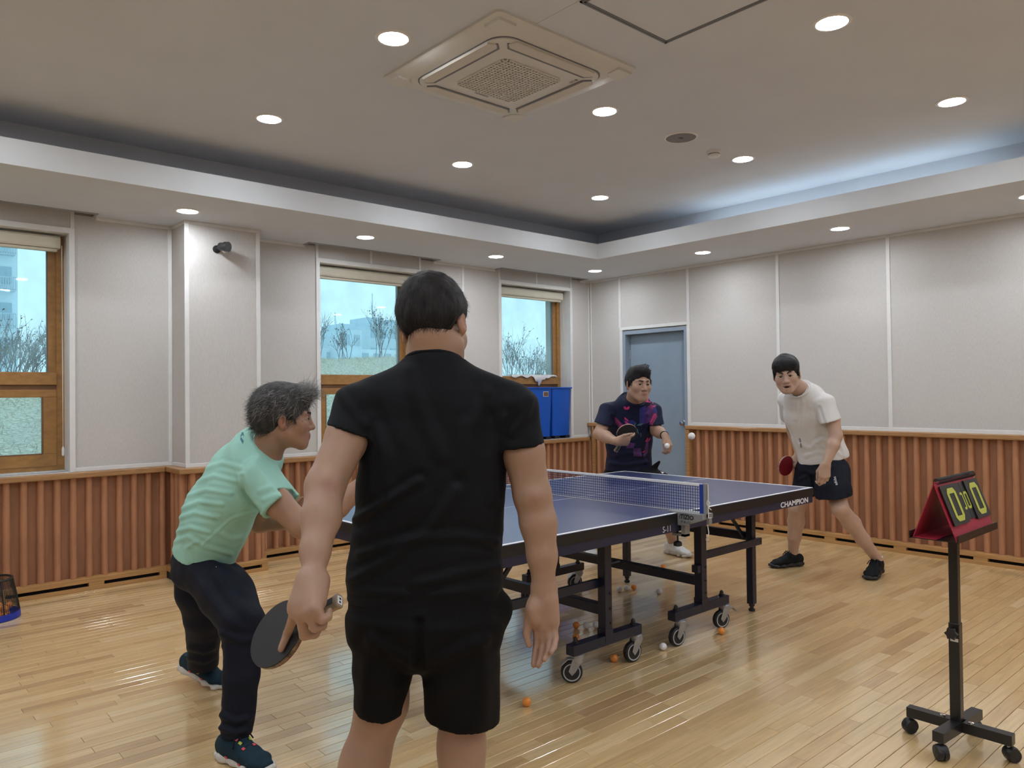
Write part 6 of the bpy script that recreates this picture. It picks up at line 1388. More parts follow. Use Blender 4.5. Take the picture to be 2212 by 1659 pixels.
# ---------------------------------------------------------------- man in mint green at the left
def person_green():
    X = lambda u, v, d: at(u, v, d=d)
    pr = thing('person', tuple(X(440, 1200, 3.2).xy) + (0,), 'grey-haired person in mint T-shirt and navy trousers crouching at the left', 'person')
    c = (Vector(_R) * 0.86 + Vector(_F) * 0.5); lat = np.array(Vector(_R) * 0.5 - Vector(_F) * 0.86)
    hc = X(615, 903, 3.05); H, hs = head_matrix(hc, Vector(_R) * 0.94 + Vector(_F) * 0.34 - _up * 0.06, _up + Vector(_R) * 0.12, 1.0)
    neck = X(570, 985, 3.08); shR, shL = X(556, 1022, 2.96), X(566, 1012, 3.30)
    elR, wrR = X(652, 1136, 2.87), X(822, 1016, 2.98); elL, wrL = X(560, 1130, 3.46), X(640, 1130, 3.40)
    hipR, hipL = X(450, 1225, 3.16), X(430, 1215, 3.34); knR, knL = X(524, 1348, 2.92), X(440, 1330, 3.38); anR, anL = X(505, 1592, 2.86), X(436, 1420, 3.62)
    lo, hi = bounds([hc + Vector((0, 0, 0.1)), neck, shL, shR, elR, wrR, elL, wrL, hipR, hipL, knR, knL, anR, anL, X(880, 980, 3.0)], 0.15); lo[2] = -0.02
    fine = [(np.array(hc) - 0.15, np.array(hc) + 0.15, 0.0042)]
    G = Grid(lo, hi, 0.0085, fine)
    lofts(G, X, [(440, 1200, 3.24, .15, .10), (475, 1105, 3.18, .15, .10), (528, 1030, 3.13, .16, .095), (566, 985, 3.10, .11, .07)], lat, 0.04, 2.0)
    for s_ in (shR, shL): G.seg(X(562, 1008, 3.12), s_, 0.045, 0.044, None, 0.03)
    limb(G, [shR, X(602, 1088, 2.90), elR], [0.048, 0.052, 0.0455]); limb(G, [elR, X(728, 1094, 2.90), wrR], [0.0455, 0.045, 0.028])
    limb(G, [shL, elL, wrL], [0.05, 0.042, 0.027]); hand(G, wrR, Vector(_R) * 0.9 + Vector(_U) * 0.4, Vector(_U) * -0.3 - Vector(_F), 1, (1.1, 1.3, 0.8)); hand(G, wrL, Vector(_R) * 0.8 + Vector(_U) * 0.6, Vector(_F), -1, (0.5, 0.6, 0.4))
    for a, b, e in ((hipR, knR, anR), (hipL, knL, anL)): limb(G, [a, b, e], [0.08, 0.055, 0.036], 0.03); G.seg(e, e + Vector((0, 0, -0.05)), 0.036, 0.034, None, 0.02)
    head_prims(G, H, hs, neck, jaw=1.03, neck_r=(0.060, 0.068))
    SG = skin_mat('skin_weathered', (0.36, 0.205, 0.135))
    finish_body(pr, G, H, hs, SG); face_parts(pr, H, hs, (-0.3, 1, 0.05))
    # grey hair, fuller on top and in front
    P = lambda *q: H @ Vector(q); R = [Vector(H.col[i][:3]).normalized() for i in range(3)]; Hg = hairgrid(hc)
    Hg.ell(P(0, -0.022, 0.048), (0.090, 0.116, 0.098), R, 0.02); Hg.ell(P(0, -0.068, 0.005), (0.080, 0.062, 0.085), R, 0.03); Hg.ell(P(0, 0.055, 0.098), (0.066, 0.050, 0.036), R, 0.03)
    sub_face(Hg, P, R, hs, -0.006, 0.040, 0.122); Hg.cut(P(0, -0.09, -0.068), R[2] * -1 - R[1] * 0.30, k=0.02)
    Hg.seg(P(0.078, 0.030, 0.02), P(0.074, 0.036, -0.016), (0.006), (0.004), None, 0.012); Hg.seg(P(-0.078, 0.030, 0.02), P(-0.074, 0.036, -0.016), (0.006), (0.004), None, 0.012)
    Hg.field(lambda x, y, z: 0.0030 * wav(x, y, z, 55, 11) + 0.0022 * wav(x, y, z, 130, 12))
    HM = hair_mat('hair_grey_dark', (0.020, 0.019, 0.019), (0.075, 0.073, 0.072), 0.5); HL = hair_mat('hair_grey_light', (0.10, 0.10, 0.10), (0.30, 0.30, 0.30), 0.5)
    o, hV, hF = garment('hair', Hg, HM, pr)
    fl = lambda L, r: (r.normal() * 0.35, -0.75 + r.normal() * 0.4 + (0.5 if L[1] > 0.03 else 0), -0.55 - L[2] * 2 + r.normal() * 0.35)
    strands('hair_strands', pr, hV, hF, H, HM, 3600, 0.050, 0.0011, fl, 5, 0.0008, None, 0.02)
    strands('grey_strands', pr, hV, hF, H, HL, 1500, 0.055, 0.0009, fl, 6, 0.0012, lambda L: (L[:, 2] > 0.02), 0.03)
    strands('fringe_strands', pr, hV, hF, H, HL, 420, 0.075, 0.0009, lambda L, r: (r.normal() * 0.3, 0.9 + r.normal() * 0.3, 0.25 + r.normal() * 0.5), 7, 0.012, lambda L: (L[:, 2] > 0.075) & (L[:, 1] > 0.03), 0.22)
    # T-shirt
    MG = cloth_mat('mint_jersey', (0.335, 0.62, 0.53), 0.62, 0.2, var=0.03)
    lo, hi = bounds([X(360, 1225, 3.2), X(440, 1225, 3.2), shL, shR, neck, X(640, 1120, 2.88), X(575, 930, 3.1)], 0.19); T = Grid(lo, hi, 0.0058)
    T.seg(X(566, 1000, 3.08), shR, 0.063, 0.068, None, 0.05); T.seg(X(566, 1000, 3.11), shL, 0.065, 0.068, None, 0.05); T.seg(shL, X(562, 1085, 3.40), 0.066, 0.064, None, 0.03, cap=2.0)
    sleeve(T, X(562, 1024, 2.95), X(636, 1126, 2.87), 0.078, 0.084, X(601, 1095, 2.895), X(640, 1128, 2.87) - X(576, 1044, 2.92), span=0.14)
    lofts(T, X, [(438, 1200, 3.24, .178, .122), (470, 1115, 3.19, .188, .136), (512, 1040, 3.14, .195, .122), (548, 990, 3.10, .165, .098)], lat, 0.02, 2.3)
    T.seg(X(548, 990, 3.10), X(580, 958, 3.08), (0.12, 0.09), (0.072, 0.072), lat, 0.05)
    nd = (X(600, 920, 3.05) - X(560, 985, 3.09)).normalized(); T.cut(X(579, 966, 3.075), nd + c * 0.25, k=0.004); T.seg(X(556, 1000, 3.09), X(604, 925, 3.06), 0.066, 0.067, None, 0.004, op='sub')
    q0, q1, q2 = X(363, 1187, 3.15), X(437, 1219, 3.07), X(515, 1212, 3.20); T.cut(X(438, 1206, 3.2), (q1 - q0).cross(q2 - q0) * (1 if ((q1 - q0).cross(q2 - q0)).z < 0 else -1), k=0.004)
    T.field(lambda x, y, z: 0.0022 * wav(x, y, z, 24, 15) + 0.0012 * wav(x, y, z, 60, 16))
    rg = [([(382, 1120), (420, 1108), (470, 1118)], 4.5, 0.0043), ([(392, 1098), (430, 1084), (480, 1090)], 4.5, 0.0043), ([(408, 1070), (445, 1058), (500, 1066)], 4.5, 0.0037), ([(425, 1040), (462, 1028), (510, 1040)], 4.5, 0.0037), ([(374, 1150), (410, 1140), (452, 1150)], 4.5, 0.0037), ([(445, 1010), (480, 1000), (520, 1010)], 4.5, 0.0031), ([(372, 1172), (405, 1160), (440, 1180), (500, 1198)], 4.5, 0.0031), ([(408, 1215), (402, 1185), (425, 1170)], 4.5, 0.0031),
          ([(522, 1030), (528, 1065), (545, 1090), (560, 1105)], 3.8, -0.0050), ([(548, 1105), (500, 1120), (440, 1175)], 3.0, 0.0025), ([(560, 1060), (590, 1050), (625, 1066)], 5.2, 0.0025), ([(540, 1160), (500, 1165), (470, 1150)], 5.2, 0.0025), ([(566, 975), (585, 1000), (600, 1030)], 4.5, 0.0025), ([(546, 965), (565, 990), (580, 1010)], 4.5, 0.0025), ([(570, 1080), (600, 1068), (630, 1072)], 4.5, 0.0025), ([(563, 1115), (600, 1098), (636, 1080)], 2.6, -0.0019)]
    o, tV, tF = garment('t_shirt', T, MG, pr, rg)
    ang = np.linspace(0, 2 * PI, 40); ncx = X(579, 966, 3.075); nd2 = (nd + c * 0.25).normalized(); e1 = Vector(lat).normalized(); e1 = (e1 - nd2 * e1.dot(nd2)).normalized(); e2 = nd2.cross(e1)
    part('neck_rib', MB().tube([ncx + e1 * 0.068 * math.cos(a) + e2 * 0.068 * math.sin(a) for a in ang], 0.005, 8), MG, pr, smooth='all')
    MLg = mk('shirt_print_teal', (0.03, 0.16, 0.20), 0.6, var=0.1)
    decal('shirt_emblem', pr, tV, tF, [[(519, 945), (523, 934), (526, 934), (528, 944), (525, 940)], [(519, 949), (521, 944), (527, 953), (525, 960)]], MLg)
    # trousers
    MTn = cloth_mat('navy_trousers', (0.0085, 0.0105, 0.020), 0.7, 0.2); Gp = Grid(*bounds([X(365, 1180, 3.2), X(520, 1200, 3.2), hipL, knL, anL, anR, knR], 0.14), 0.0065)
    lofts(Gp, X, [(441, 1195, 3.24, .172, .114), (438, 1235, 3.25, .172, .125)], lat, 0.03, 2.2, 2.0)
    limb(Gp, [hipR, X(490, 1285, 3.05), knR, X(521, 1460, 2.89), X(507, 1625, 2.86)], [0.115, 0.105, 0.084, 0.066, 0.060], 0.02); limb(Gp, [hipL, X(432, 1275, 3.34), knL, X(438, 1450, 3.62)], [0.115, 0.10, 0.080, 0.066], 0.02)
    Gp.cut(X(508, 1606, 2.80), Vector((0.0, 0, -1)), *bounds([anR], 0.16)); Gp.cut(X(437, 1446, 3.56), Vector((0, 0, -1)) + Vector(_F) * 0.1, *bounds([anL], 0.16)); Gp.cut(X(441, 1190, 3.2), _up * 0.8 + c * 0.4)
    Gp.field(lambda x, y, z: 0.004 * wav(x, y, z, 20, 17) + 0.002 * wav(x, y, z, 55, 18))
    rg = [([(480, 1370), (520, 1385), (555, 1380)], 8, 0.006), ([(478, 1545), (510, 1560), (545, 1550)], 7, 0.007), ([(476, 1572), (510, 1584), (545, 1575)], 6, 0.007), ([(410, 1400), (440, 1408), (468, 1398)], 6, 0.007), ([(405, 1422), (440, 1430), (470, 1416)], 5, 0.006), ([(470, 1240), (500, 1290), (540, 1330)], 10, 0.005), ([(420, 1235), (450, 1290), (500, 1345)], 12, 0.006)]
    garment('trousers', Gp, MTn, pr, rg)
    part('zip_pull', MB().sphere(X(467, 1228, 3.03), 0.007, 8, 6, (0.6, 0.6, 1.3)), MT['chrome'], pr)
    MSh = cloth_mat('teal_knit_shoe', (0.012, 0.034, 0.052), 0.75, 0.5); MSo = mk('white_foam_sole', (0.62, 0.60, 0.56), 0.7, var=0.08, vs=120, bump=0.4, bs=160); mr = mk('coral_loop', (0.70, 0.07, 0.09), 0.6, var=0.05); my = mk('lime_loop', (0.46, 0.52, 0.04), 0.6, var=0.05)
    sp = [(0.15, 0.0, 0.12, my), (0.20, 0.0, 0.12, my), (0.17, 0.03, 0.11, mr), (0.24, 0.026, 0.10, my), (0.31, 0.03, 0.09, mr), (0.33, -0.02, 0.09, mr), (0.24, -0.026, 0.1, my), (0.02, 0.05, 0.03, mr), (0.3, 0.05, 0.03, mr)]
    shoe('shoe', pr, Vector((anR.x, anR.y, 0)), X(585, 1675, 2.75) - X(500, 1640, 2.86), MSh, MSo, MTn, spots=sp, h=0.0042); f2 = at(480, 1480, z=0) - at(385, 1466, z=0)
    b = at(480, 1484, z=0); f2.normalize(); shoe('shoe', pr, b - f2 * 0.175, f2, MSh, MSo, MTn, spots=sp, pitch=0.24, h=0.0042)

# ---------------------------------------------------------------- man in white at the right
def person_white():
    X = lambda u, v, d: at(u, v, d=d)
    pr = thing('person', tuple(X(1772, 1000, 5.7).xy) + (0,), 'person in white T-shirt and navy shorts leaning forward with a red bat', 'person')
    c = Vector(_R) * -0.55 - Vector(_F) * 0.83; lat = np.array(Vector(_R) * -0.83 + Vector(_F) * 0.55)
    hc = X(1699, 809, 5.50); H, hs = head_matrix(hc, Vector(_R) * -0.40 - Vector(_F) * 0.90 - _up * 0.16, _up - Vector(_R) * 0.10, 1.05)
    neck = X(1729, 842, 5.58); shL, shR = X(1780, 868, 5.50), X(1700, 862, 5.74)
    elL, wrL = X(1806, 941, 5.42), X(1784, 1002, 5.38); elR, wrR = X(1712, 930, 5.95), X(1726, 982, 5.86)
    hipL, hipR = X(1797, 1015, 5.66), X(1757, 1015, 5.80); knL, knR = X(1814, 1098, 5.48), X(1721, 1096, 5.80); anL, anR = X(1894, 1206, 5.62), X(1713, 1196, 5.94)
    lo, hi = bounds([hc + Vector((0, 0, 0.1)), neck, shL, shR, elL, elR, wrL, wrR, hipL, hipR, knL, knR, anL, anR, X(1700, 1010, 5.8)], 0.15); lo[2] = -0.02
    fine = [(np.array(hc) - 0.15, np.array(hc) + 0.14, 0.0036), (np.array(wrL) - (0.08, 0.08, 0.19), np.array(wrL) + 0.05, 0.0042)]
    G = Grid(lo, hi, 0.0085, fine)
    lofts(G, X, [(1778, 1010, 5.72, .15, .10), (1765, 940, 5.70, .145, .095), (1748, 888, 5.65, .155, .09), (1737, 862, 5.62, .10, .07)], lat, 0.04, 2.0)
    for s_ in (shR, shL): G.seg(X(1738, 868, 5.63), s_, 0.042, 0.042, None, 0.03)
    limb(G, [shL, X(1798, 905, 5.45), elL], [0.046, 0.050, 0.043]); limb(G, [elL, X(1800, 962, 5.40), wrL], [0.043, 0.042, 0.027]); limb(G, [shR, elR, wrR], [0.05, 0.042, 0.027])
    hand(G, wrL, Vector(_U) * -0.98 - Vector(_R) * 0.10, -Vector(_F), -1, curls=[(0.35, 0.9, 0.6), (0.35, 0.8, 0.5), (0.4, 0.85, 0.5), (0.45, 0.9, 0.5)], thumb=(0.8, 0.35, -0.45), thumb2=(0.95, -0.1, -0.2), sc=1.05, spread=0.05, k=0.005)
    RB = X(1698, 1006, 5.80); rh = (Vector(_R) * 0.86 + Vector(_U) * 0.22 + Vector(_F) * 0.45).normalized(); rn = (-Vector(_F) + Vector(_R) * 0.45 - Vector(_U) * 0.18); rn = (rn - rh * rn.dot(rh)).normalized()
    hand(G, wrR, Vector(_U) * -0.75 - Vector(_R) * 0.55 - Vector(_F) * 0.2, -Vector(_F) * 0.8 - Vector(_R) * 0.5, 1, (1.0, 1.3, 0.7), k=0.005)
    for a, b, e in ((hipL, knL, anL), (hipR, knR, anR)):
        limb(G, [a, b], [0.092, 0.058], 0.03); m = b.lerp(e, 0.30) - c * 0.022; limb(G, [b, m, b.lerp(e, 0.62), e], [0.057, 0.061, 0.048, 0.036], 0.025); G.seg(e, e + Vector((0, 0, -0.06)), 0.035, 0.033, None, 0.02); G.ell(b + c * 0.03, (0.03, 0.03, 0.035), None, 0.03)
    head_prims(G, H, hs, neck, mouth_open=0.010, neck_r=(0.055, 0.062))
    SW = skin_mat('skin_light', (0.48, 0.315, 0.235)); finish_body(pr, G, H, hs, SW, 0.3); face_parts(pr, H, hs, (0.1, 1, -0.1), 0.010, browtilt=0.002)
    P = lambda *q: H @ Vector(q); R = [Vector(H.col[i][:3]).normalized() for i in range(3)]; Hg = hairgrid(hc)
    Hg.ell(P(0, -0.010, 0.052), (0.094, 0.112, 0.098), R, 0.02); Hg.ell(P(0, -0.055, 0.012), (0.082, 0.062, 0.075), R, 0.03); Hg.ell(P(0, 0.055, 0.078), (0.080, 0.054, 0.046), R, 0.03)
    sub_face(Hg, P, R, hs, -0.013, 0.036, 0.124); Hg.cut(P(0, -0.09, -0.055), R[2] * -1 - R[1] * 0.3, k=0.02)
    for q in (-1, 1): Hg.seg(P(q * 0.079, 0.030, 0.03), P(q * 0.078, 0.030, -0.012), 0.009, 0.005, None, 0.012)
    Hg.field(lambda x, y, z: 0.0028 * wav(x, y, z, 55, 21) + 0.002 * wav(x, y, z, 120, 22))
    HM = hair_mat('hair_black_full', (0.007, 0.007, 0.008), (0.020, 0.019, 0.020)); o, hV, hF = garment('hair', Hg, HM, pr)
    strands('hair_strands', pr, hV, hF, H, HM, 1800, 0.026, 0.0014, lambda L, r: (L[0] * 2 + r.normal() * 0.2, (0.5 if L[1] > 0 else -0.6), -0.9 + r.normal() * 0.2), 8, 0.0012)
    strands('fringe_strands', pr, hV, hF, H, HM, 130, 0.018, 0.0018, lambda L, r: (r.normal() * 0.15, 0.2, -1.0), 9, 0.0008, lambda L: (L[:, 1] > 0.072) & (L[:, 2] < 0.075) & (L[:, 2] > 0.03))
    # T-shirt
    MW = cloth_mat('white_jersey', (0.68, 0.66, 0.64), 0.75, 0.25, var=0.02)
    T = Grid(*bounds([X(1725, 1015, 5.7), X(1835, 1015, 5.7), shL, shR, neck, X(1800, 930, 5.4), X(1740, 845, 5.6)], 0.16), 0.0062)
    T.seg(X(1734, 862, 5.60), shL, 0.062, 0.066, None, 0.05); T.seg(X(1732, 860, 5.63), shR, 0.060, 0.064, None, 0.05); T.seg(shR, X(1704, 900, 5.85), 0.066, 0.064, None, 0.03, cap=2.0)
    sleeve(T, shL, X(1802, 932, 5.425), 0.070, 0.074, X(1791, 910, 5.45), Vector(_U) * -0.93 + Vector(_R) * 0.30)
    lofts(T, X, [(1736, 860, 5.61, .15, .10), (1748, 895, 5.65, .182, .122), (1765, 945, 5.70, .172, .128), (1778, 985, 5.72, .176, .135), (1782, 1012, 5.72, .180, .138)], lat, 0.02, 2.2)
    T.seg(X(1738, 862, 5.62), X(1729, 836, 5.58), (0.12, 0.09), (0.070, 0.072), lat, 0.05); nd = (_up * 0.72 + c * 0.62 + Vector(_R) * -0.2).normalized(); NC = X(1725, 842, 5.555); T.cut(NC, nd, *bounds([NC + nd * 0.05], 0.11), k=0.004); T.seg(NC - nd * 0.03, NC + nd * 0.1, 0.052, 0.054, None, 0.004, op='sub')
    T.cut(X(1780, 1000, 5.62), Vector((0, 0, -1)) + Vector(_R) * 0.22, *bounds([X(1700, 985, 5.7), X(1860, 1040, 5.7)], 0.13), k=0.004)
    T.field(lambda x, y, z: 0.003 * wav(x, y, z, 20, 25) + 0.0014 * wav(x, y, z, 55, 26))
    rg = [([(1758, 960), (1775, 950), (1790, 955)], 4.0, 0.0035), ([(1740, 985), (1765, 976), (1790, 982)], 4.0, 0.0030), ([(1770, 880), (1776, 900), (1784, 920)], 3.0, -0.0050), ([(1735, 870), (1732, 895), (1730, 920)], 4.0, 0.0025), ([(1722, 868), (1720, 890), (1718, 905)], 4.0, 0.0025), ([(1815, 960), (1822, 975), (1826, 985)], 3.5, 0.0035), ([(1752, 880), (1758, 910), (1762, 940)], 4.0, 0.0020), ([(1728, 960), (1745, 968), (1762, 966)], 4.0, 0.0025), ([(1808, 975), (1820, 985), (1830, 988)], 3.0, 0.0030)]
    o, tV, tF = garment('t_shirt', T, MW, pr, rg)
    e1 = Vector(lat); e1 = (e1 - nd * e1.dot(nd)).normalized(); e2 = nd.cross(e1); part('neck_rib', MB().tube([NC - nd * 0.003 + e1 * 0.074 * math.cos(a) + e2 * 0.072 * math.sin(a) for a in np.linspace(0, 2 * PI, 40)], 0.0055, 8), MW, pr, smooth='all')
    decal('shirt_print', pr, tV, tF, [[(1726, 947), (1729, 946), (1731, 955), (1728, 956)], [(1728, 958), (1731, 957), (1733, 966), (1730, 967)]], mk('shirt_print_grey', (0.22, 0.24, 0.28), 0.6, var=0.1))
    # shorts
    MN = cloth_mat('navy_shorts', (0.0085, 0.0105, 0.0185), 0.7, 0.2); S = Grid(*bounds([X(1712, 990, 5.7), X(1845, 990, 5.7), X(1712, 1085, 5.7), X(1845, 1085, 5.55)], 0.14), 0.0062)
    lofts(S, X, [(1779, 998, 5.72, .166, .120), (1776, 1020, 5.72, .178, .132)], lat, 0.03, 2.2, 2.0)
    S.seg(X(1798, 1020, 5.64), X(1800, 1062, 5.54), (0.125, 0.125), (0.125, 0.120), lat, 0.02); S.seg(X(1800, 1062, 5.54), X(1803, 1090, 5.50), (0.125, 0.118), (0.122, 0.112), lat, 0.02)
    S.seg(X(1754, 1020, 5.78), X(1737, 1085, 5.76), (0.120, 0.125), (0.105, 0.110), lat, 0.02)
    S.cut(X(1798, 1078, 5.45), Vector((0, 0, -1)) + Vector(_R) * 0.14, k=0.003); S.seg(X(1800, 1055, 5.55), X(1806, 1110, 5.48), (0.112, 0.108), (0.112, 0.102), lat, 0.004, op='sub')
    S.cut(X(1780, 990, 5.7), _up)
    S.field(lambda x, y, z: 0.004 * wav(x, y, z, 18, 28)); o, sV, sF = garment('shorts', S, MN, pr, [([(1755, 1030), (1762, 1055), (1765, 1075)], 4, -0.010), ([(1740, 1030), (1725, 1036), (1712, 1040)], 3.5, 0.008), ([(1825, 1010), (1828, 1040), (1832, 1065)], 4, 0.005), ([(1765, 1020), (1785, 1015), (1800, 1008)], 4, 0.005)])
    tx = text_mb('adidas', 10.5, (0, 0, 0), (1, 0, 0), (0, 1, 0), (0, 0, 1), 0)
    bvh = BVHTree.FromPolygons([Vector(v) for v in sV], [tuple(int(i) for i in f) for f in sF]); vs = []; ok = True
    for x, y, z in tx.v:      # lettering runs up the leg
        u, v = 1806.5 - x * 0.18 - y * 0.98 * 0.85 + 3, 1047.5 - x * 0.72 + y * 0.16; d = ray(u, v).normalized(); h_ = bvh.ray_cast(CAM, d); vs.append(h_[0] - d * 0.003 if h_[0] else CAM + d * 5.4)
    part('lettering', MB().add(vs, tx.f), MT['line'], pr)
    MB_ = cloth_mat('black_mesh_shoe', (0.0085, 0.010, 0.0115), 0.7, 0.4); MSo = mk('black_foam_sole', (0.016, 0.017, 0.018), 0.55, var=0.1, vs=60); wsock = mk('white_sock', (0.66, 0.66, 0.66), 0.9, var=0.04, bump=0.4, bs=200)
    f1 = at(1655, 1228, z=0) - at(1733, 1222, z=0); shoe('shoe', pr, Vector((anR.x, anR.y, 0)), f1, MB_, MSo, MB_, ln=0.29, m_sock=wsock, h=0.005)
    f2 = at(1868, 1262, z=0) - at(1912, 1236, z=0); shoe('shoe', pr, Vector((anL.x, anL.y, 0)), f2, MB_, MSo, MB_, ln=0.29, m_sock=wsock, pitch=0.05, h=0.005)
    racket('red table tennis bat held behind the hip of the man in white', RB, rh, rn, rh.cross(rn), MT['rubred'], MT['rubblack'], MT['edgered'])

# ---------------------------------------------------------------- man in navy behind the table
def person_navy():
    X = lambda u, v, d: at(u, v, d=d)
    pr = thing('person', tuple(X(1360, 1000, 6.15).xy) + (0,), 'person in navy patterned jersey with a black bat behind the table', 'person')
    c = Vector(_F) * -0.96 + Vector(_R) * 0.25; lat = np.array(Vector(_R) * -0.96 - Vector(_F) * 0.25)
    hc = X(1379, 830, 5.82); H, hs = head_matrix(hc, Vector(_F) * -0.95 + Vector(_R) * 0.30 - _up * 0.04, _up + Vector(_R) * 0.03, 1.05)
    neck = X(1371, 866, 5.93); shR, shL = X(1314, 886, 5.96), X(1409, 886, 6.02)
    elR, wrR = X(1295, 937, 5.84), X(1331, 954, 5.60); elL, wrL = X(1418, 930, 5.96), X(1436, 941, 5.74)
    hipR, hipL = X(1336, 1030, 6.22), X(1384, 1030, 6.22); knR, knL = X(1300, 1105, 6.12), X(1436, 1090, 6.08); anR, anL = X(1271, 1172, 6.46), X(1453, 1170, 6.42)
    lo, hi = bounds([hc + Vector((0, 0, 0.1)), neck, shL, shR, elL, elR, wrL, wrR, hipL, hipR, knL, knR, anL, anR, X(1365, 950, 5.6), X(1450, 980, 5.7)], 0.15); lo[2] = -0.02
    fine = [(np.array(hc) - 0.15, np.array(hc) + 0.14, 0.0036), (np.array(X(1346, 953, 5.62)) - 0.08, np.array(X(1346, 953, 5.62)) + 0.08, 0.0042), (np.array(X(1444, 963, 5.7)) - 0.08, np.array(X(1444, 963, 5.7)) + 0.08, 0.0042)]
    G = Grid(lo, hi, 0.0085, fine)
    lofts(G, X, [(1358, 1020, 6.20, .15, .11), (1359, 950, 6.10, .155, .105), (1362, 905, 6.02, .16, .095), (1368, 882, 5.97, .11, .07)], lat, 0.04, 2.0)
    for s_ in (shR, shL): G.seg(X(1366, 885, 5.99), s_, 0.045, 0.044, None, 0.03)
    limb(G, [shR, elR], [0.048, 0.047]); limb(G, [elR, elR.lerp(wrR, 0.4), wrR], [0.045, 0.045, 0.028]); limb(G, [shL, elL], [0.048, 0.047]); limb(G, [elL, elL.lerp(wrL, 0.4), wrL], [0.045, 0.044, 0.028])
    hand(G, wrR, Vector(_R) * 0.95 + Vector(_U) * 0.05, -Vector(_F) * 0.85 - Vector(_U) * 0.3, 1, curls=[(0.5, 0.5, 0.3), (1.1, 1.4, 0.8), (1.2, 1.5, 0.8), (1.2, 1.5, 0.8)], thumb=(0.8, 0.5, 0.1), thumb2=(0.95, 0.2, 0), k=0.005)
    hand(G, wrL, Vector(_R) * 0.38 - Vector(_U) * 0.75 - Vector(_F) * 0.35, Vector(_R) * 0.8 - Vector(_F) * 0.5, -1, (0.75, 1.0, 0.6), thumb=(0.85, 0.35, -0.5), thumb2=(0.95, 0.0, -0.4), k=0.005)
    for a, b, e in ((hipL, knL, anL), (hipR, knR, anR)):
        limb(G, [a, b], [0.095, 0.060], 0.03); limb(G, [b, b.lerp(e, 0.32) - c * 0.02, e], [0.058, 0.060, 0.037], 0.025); G.seg(e, e + Vector((0, 0, -0.06)), 0.036, 0.034, None, 0.02)
    head_prims(G, H, hs, neck, jaw=1.02, neck_r=(0.060, 0.066))
    SN = skin_mat('skin_medium', (0.40, 0.245, 0.17)); finish_body(pr, G, H, hs, SN, 0.3); face_parts(pr, H, hs, (0.1, 1, 0), browtilt=-0.002, brow_th=0.0046)
    P = lambda *q: H @ Vector(q); R = [Vector(H.col[i][:3]).normalized() for i in range(3)]; Hg = hairgrid(hc)
    Hg.ell(P(0, -0.014, 0.050), (0.089, 0.109, 0.094), R, 0.02); Hg.ell(P(0, -0.055, 0.012), (0.080, 0.062, 0.075), R, 0.03); Hg.ell(P(0.0, 0.045, 0.096), (0.066, 0.052, 0.040), R, 0.03)
    sub_face(Hg, P, R, hs, 0.008, 0.036, 0.120); Hg.cut(P(0, -0.09, -0.055), R[2] * -1 - R[1] * 0.3, k=0.02)
    for q in (-1, 1): Hg.seg(P(q * 0.078, 0.030, 0.03), P(q * 0.077, 0.030, -0.006), 0.008, 0.005, None, 0.012)
    Hg.field(lambda x, y, z: 0.0028 * wav(x, y, z, 55, 31) + 0.002 * wav(x, y, z, 120, 32))
    HM = hair_mat('hair_black_short', (0.007, 0.007, 0.008), (0.018, 0.017, 0.018)); o, hV, hF = garment('hair', Hg, HM, pr)
    strands('hair_strands', pr, hV, hF, H, HM, 1500, 0.024, 0.0014, lambda L, r: (-0.4 + r.normal() * 0.3, 0.5 + r.normal() * 0.2, 0.1 + r.normal() * 0.3), 12, 0.0016)
    strands('tuft_strands', pr, hV, hF, H, HM, 60, 0.045, 0.0018, lambda L, r: (-0.6, 0.0, 0.9), 13, 0.010, lambda L: (L[:, 2] > 0.12) & (L[:, 0] < -0.01) & (L[:, 0] > -0.05))
    # jersey
    MJ = cloth_mat('navy_jersey', (0.010, 0.014, 0.040), 0.6, 0.2)
    T = Grid(*bounds([X(1308, 1025, 6.1), X(1412, 1025, 6.1), shL, shR, neck, X(1290, 925, 5.85), X(1435, 930, 5.95)], 0.15), 0.0062)
    for s_ in (shR, shL): T.seg(X(1367, 878, 5.96), s_, 0.062, 0.064, None, 0.05)
    sleeve(T, shR, X(1293, 940, 5.84), 0.068, 0.071, X(1303, 917, 5.90), Vector(_U) * -0.92 - Vector(_R) * 0.25); sleeve(T, shL, X(1420, 942, 5.95), 0.068, 0.071, X(1415, 918, 5.98), Vector(_U) * -0.95 + Vector(_R) * 0.1)
    lofts(T, X, [(1366, 876, 5.97, .14, .10), (1361, 902, 6.02, .188, .122), (1359, 955, 6.10, .184, .132), (1358, 1000, 6.17, .184, .135), (1358, 1025, 6.19, .186, .138)], lat, 0.02, 2.2)
    T.seg(X(1366, 880, 5.98), X(1371, 856, 5.93), (0.12, 0.09), (0.077, 0.077), lat, 0.05); nd = (_up * 0.85 + c * 0.50).normalized(); NC = X(1372, 864, 5.91); T.cut(NC, nd, *bounds([NC + nd * 0.05], 0.12), k=0.004); T.seg(NC - nd * 0.03, NC + nd * 0.1, 0.056, 0.058, None, 0.004, op='sub')
    T.cut(X(1358, 1019, 6.05), Vector((0, 0, -1)), k=0.004); T.field(lambda x, y, z: 0.0035 * wav(x, y, z, 20, 35) + 0.0014 * wav(x, y, z, 55, 36))
    o, tV, tF = garment('jersey', T, MJ, pr, [([(1330, 985), (1355, 978), (1390, 985)], 4, 0.006), ([(1318, 1000), (1350, 1005), (1395, 998)], 4, 0.006), ([(1322, 900), (1330, 915), (1335, 930)], 3, -0.007), ([(1398, 900), (1394, 915), (1392, 930)], 3, -0.007)])
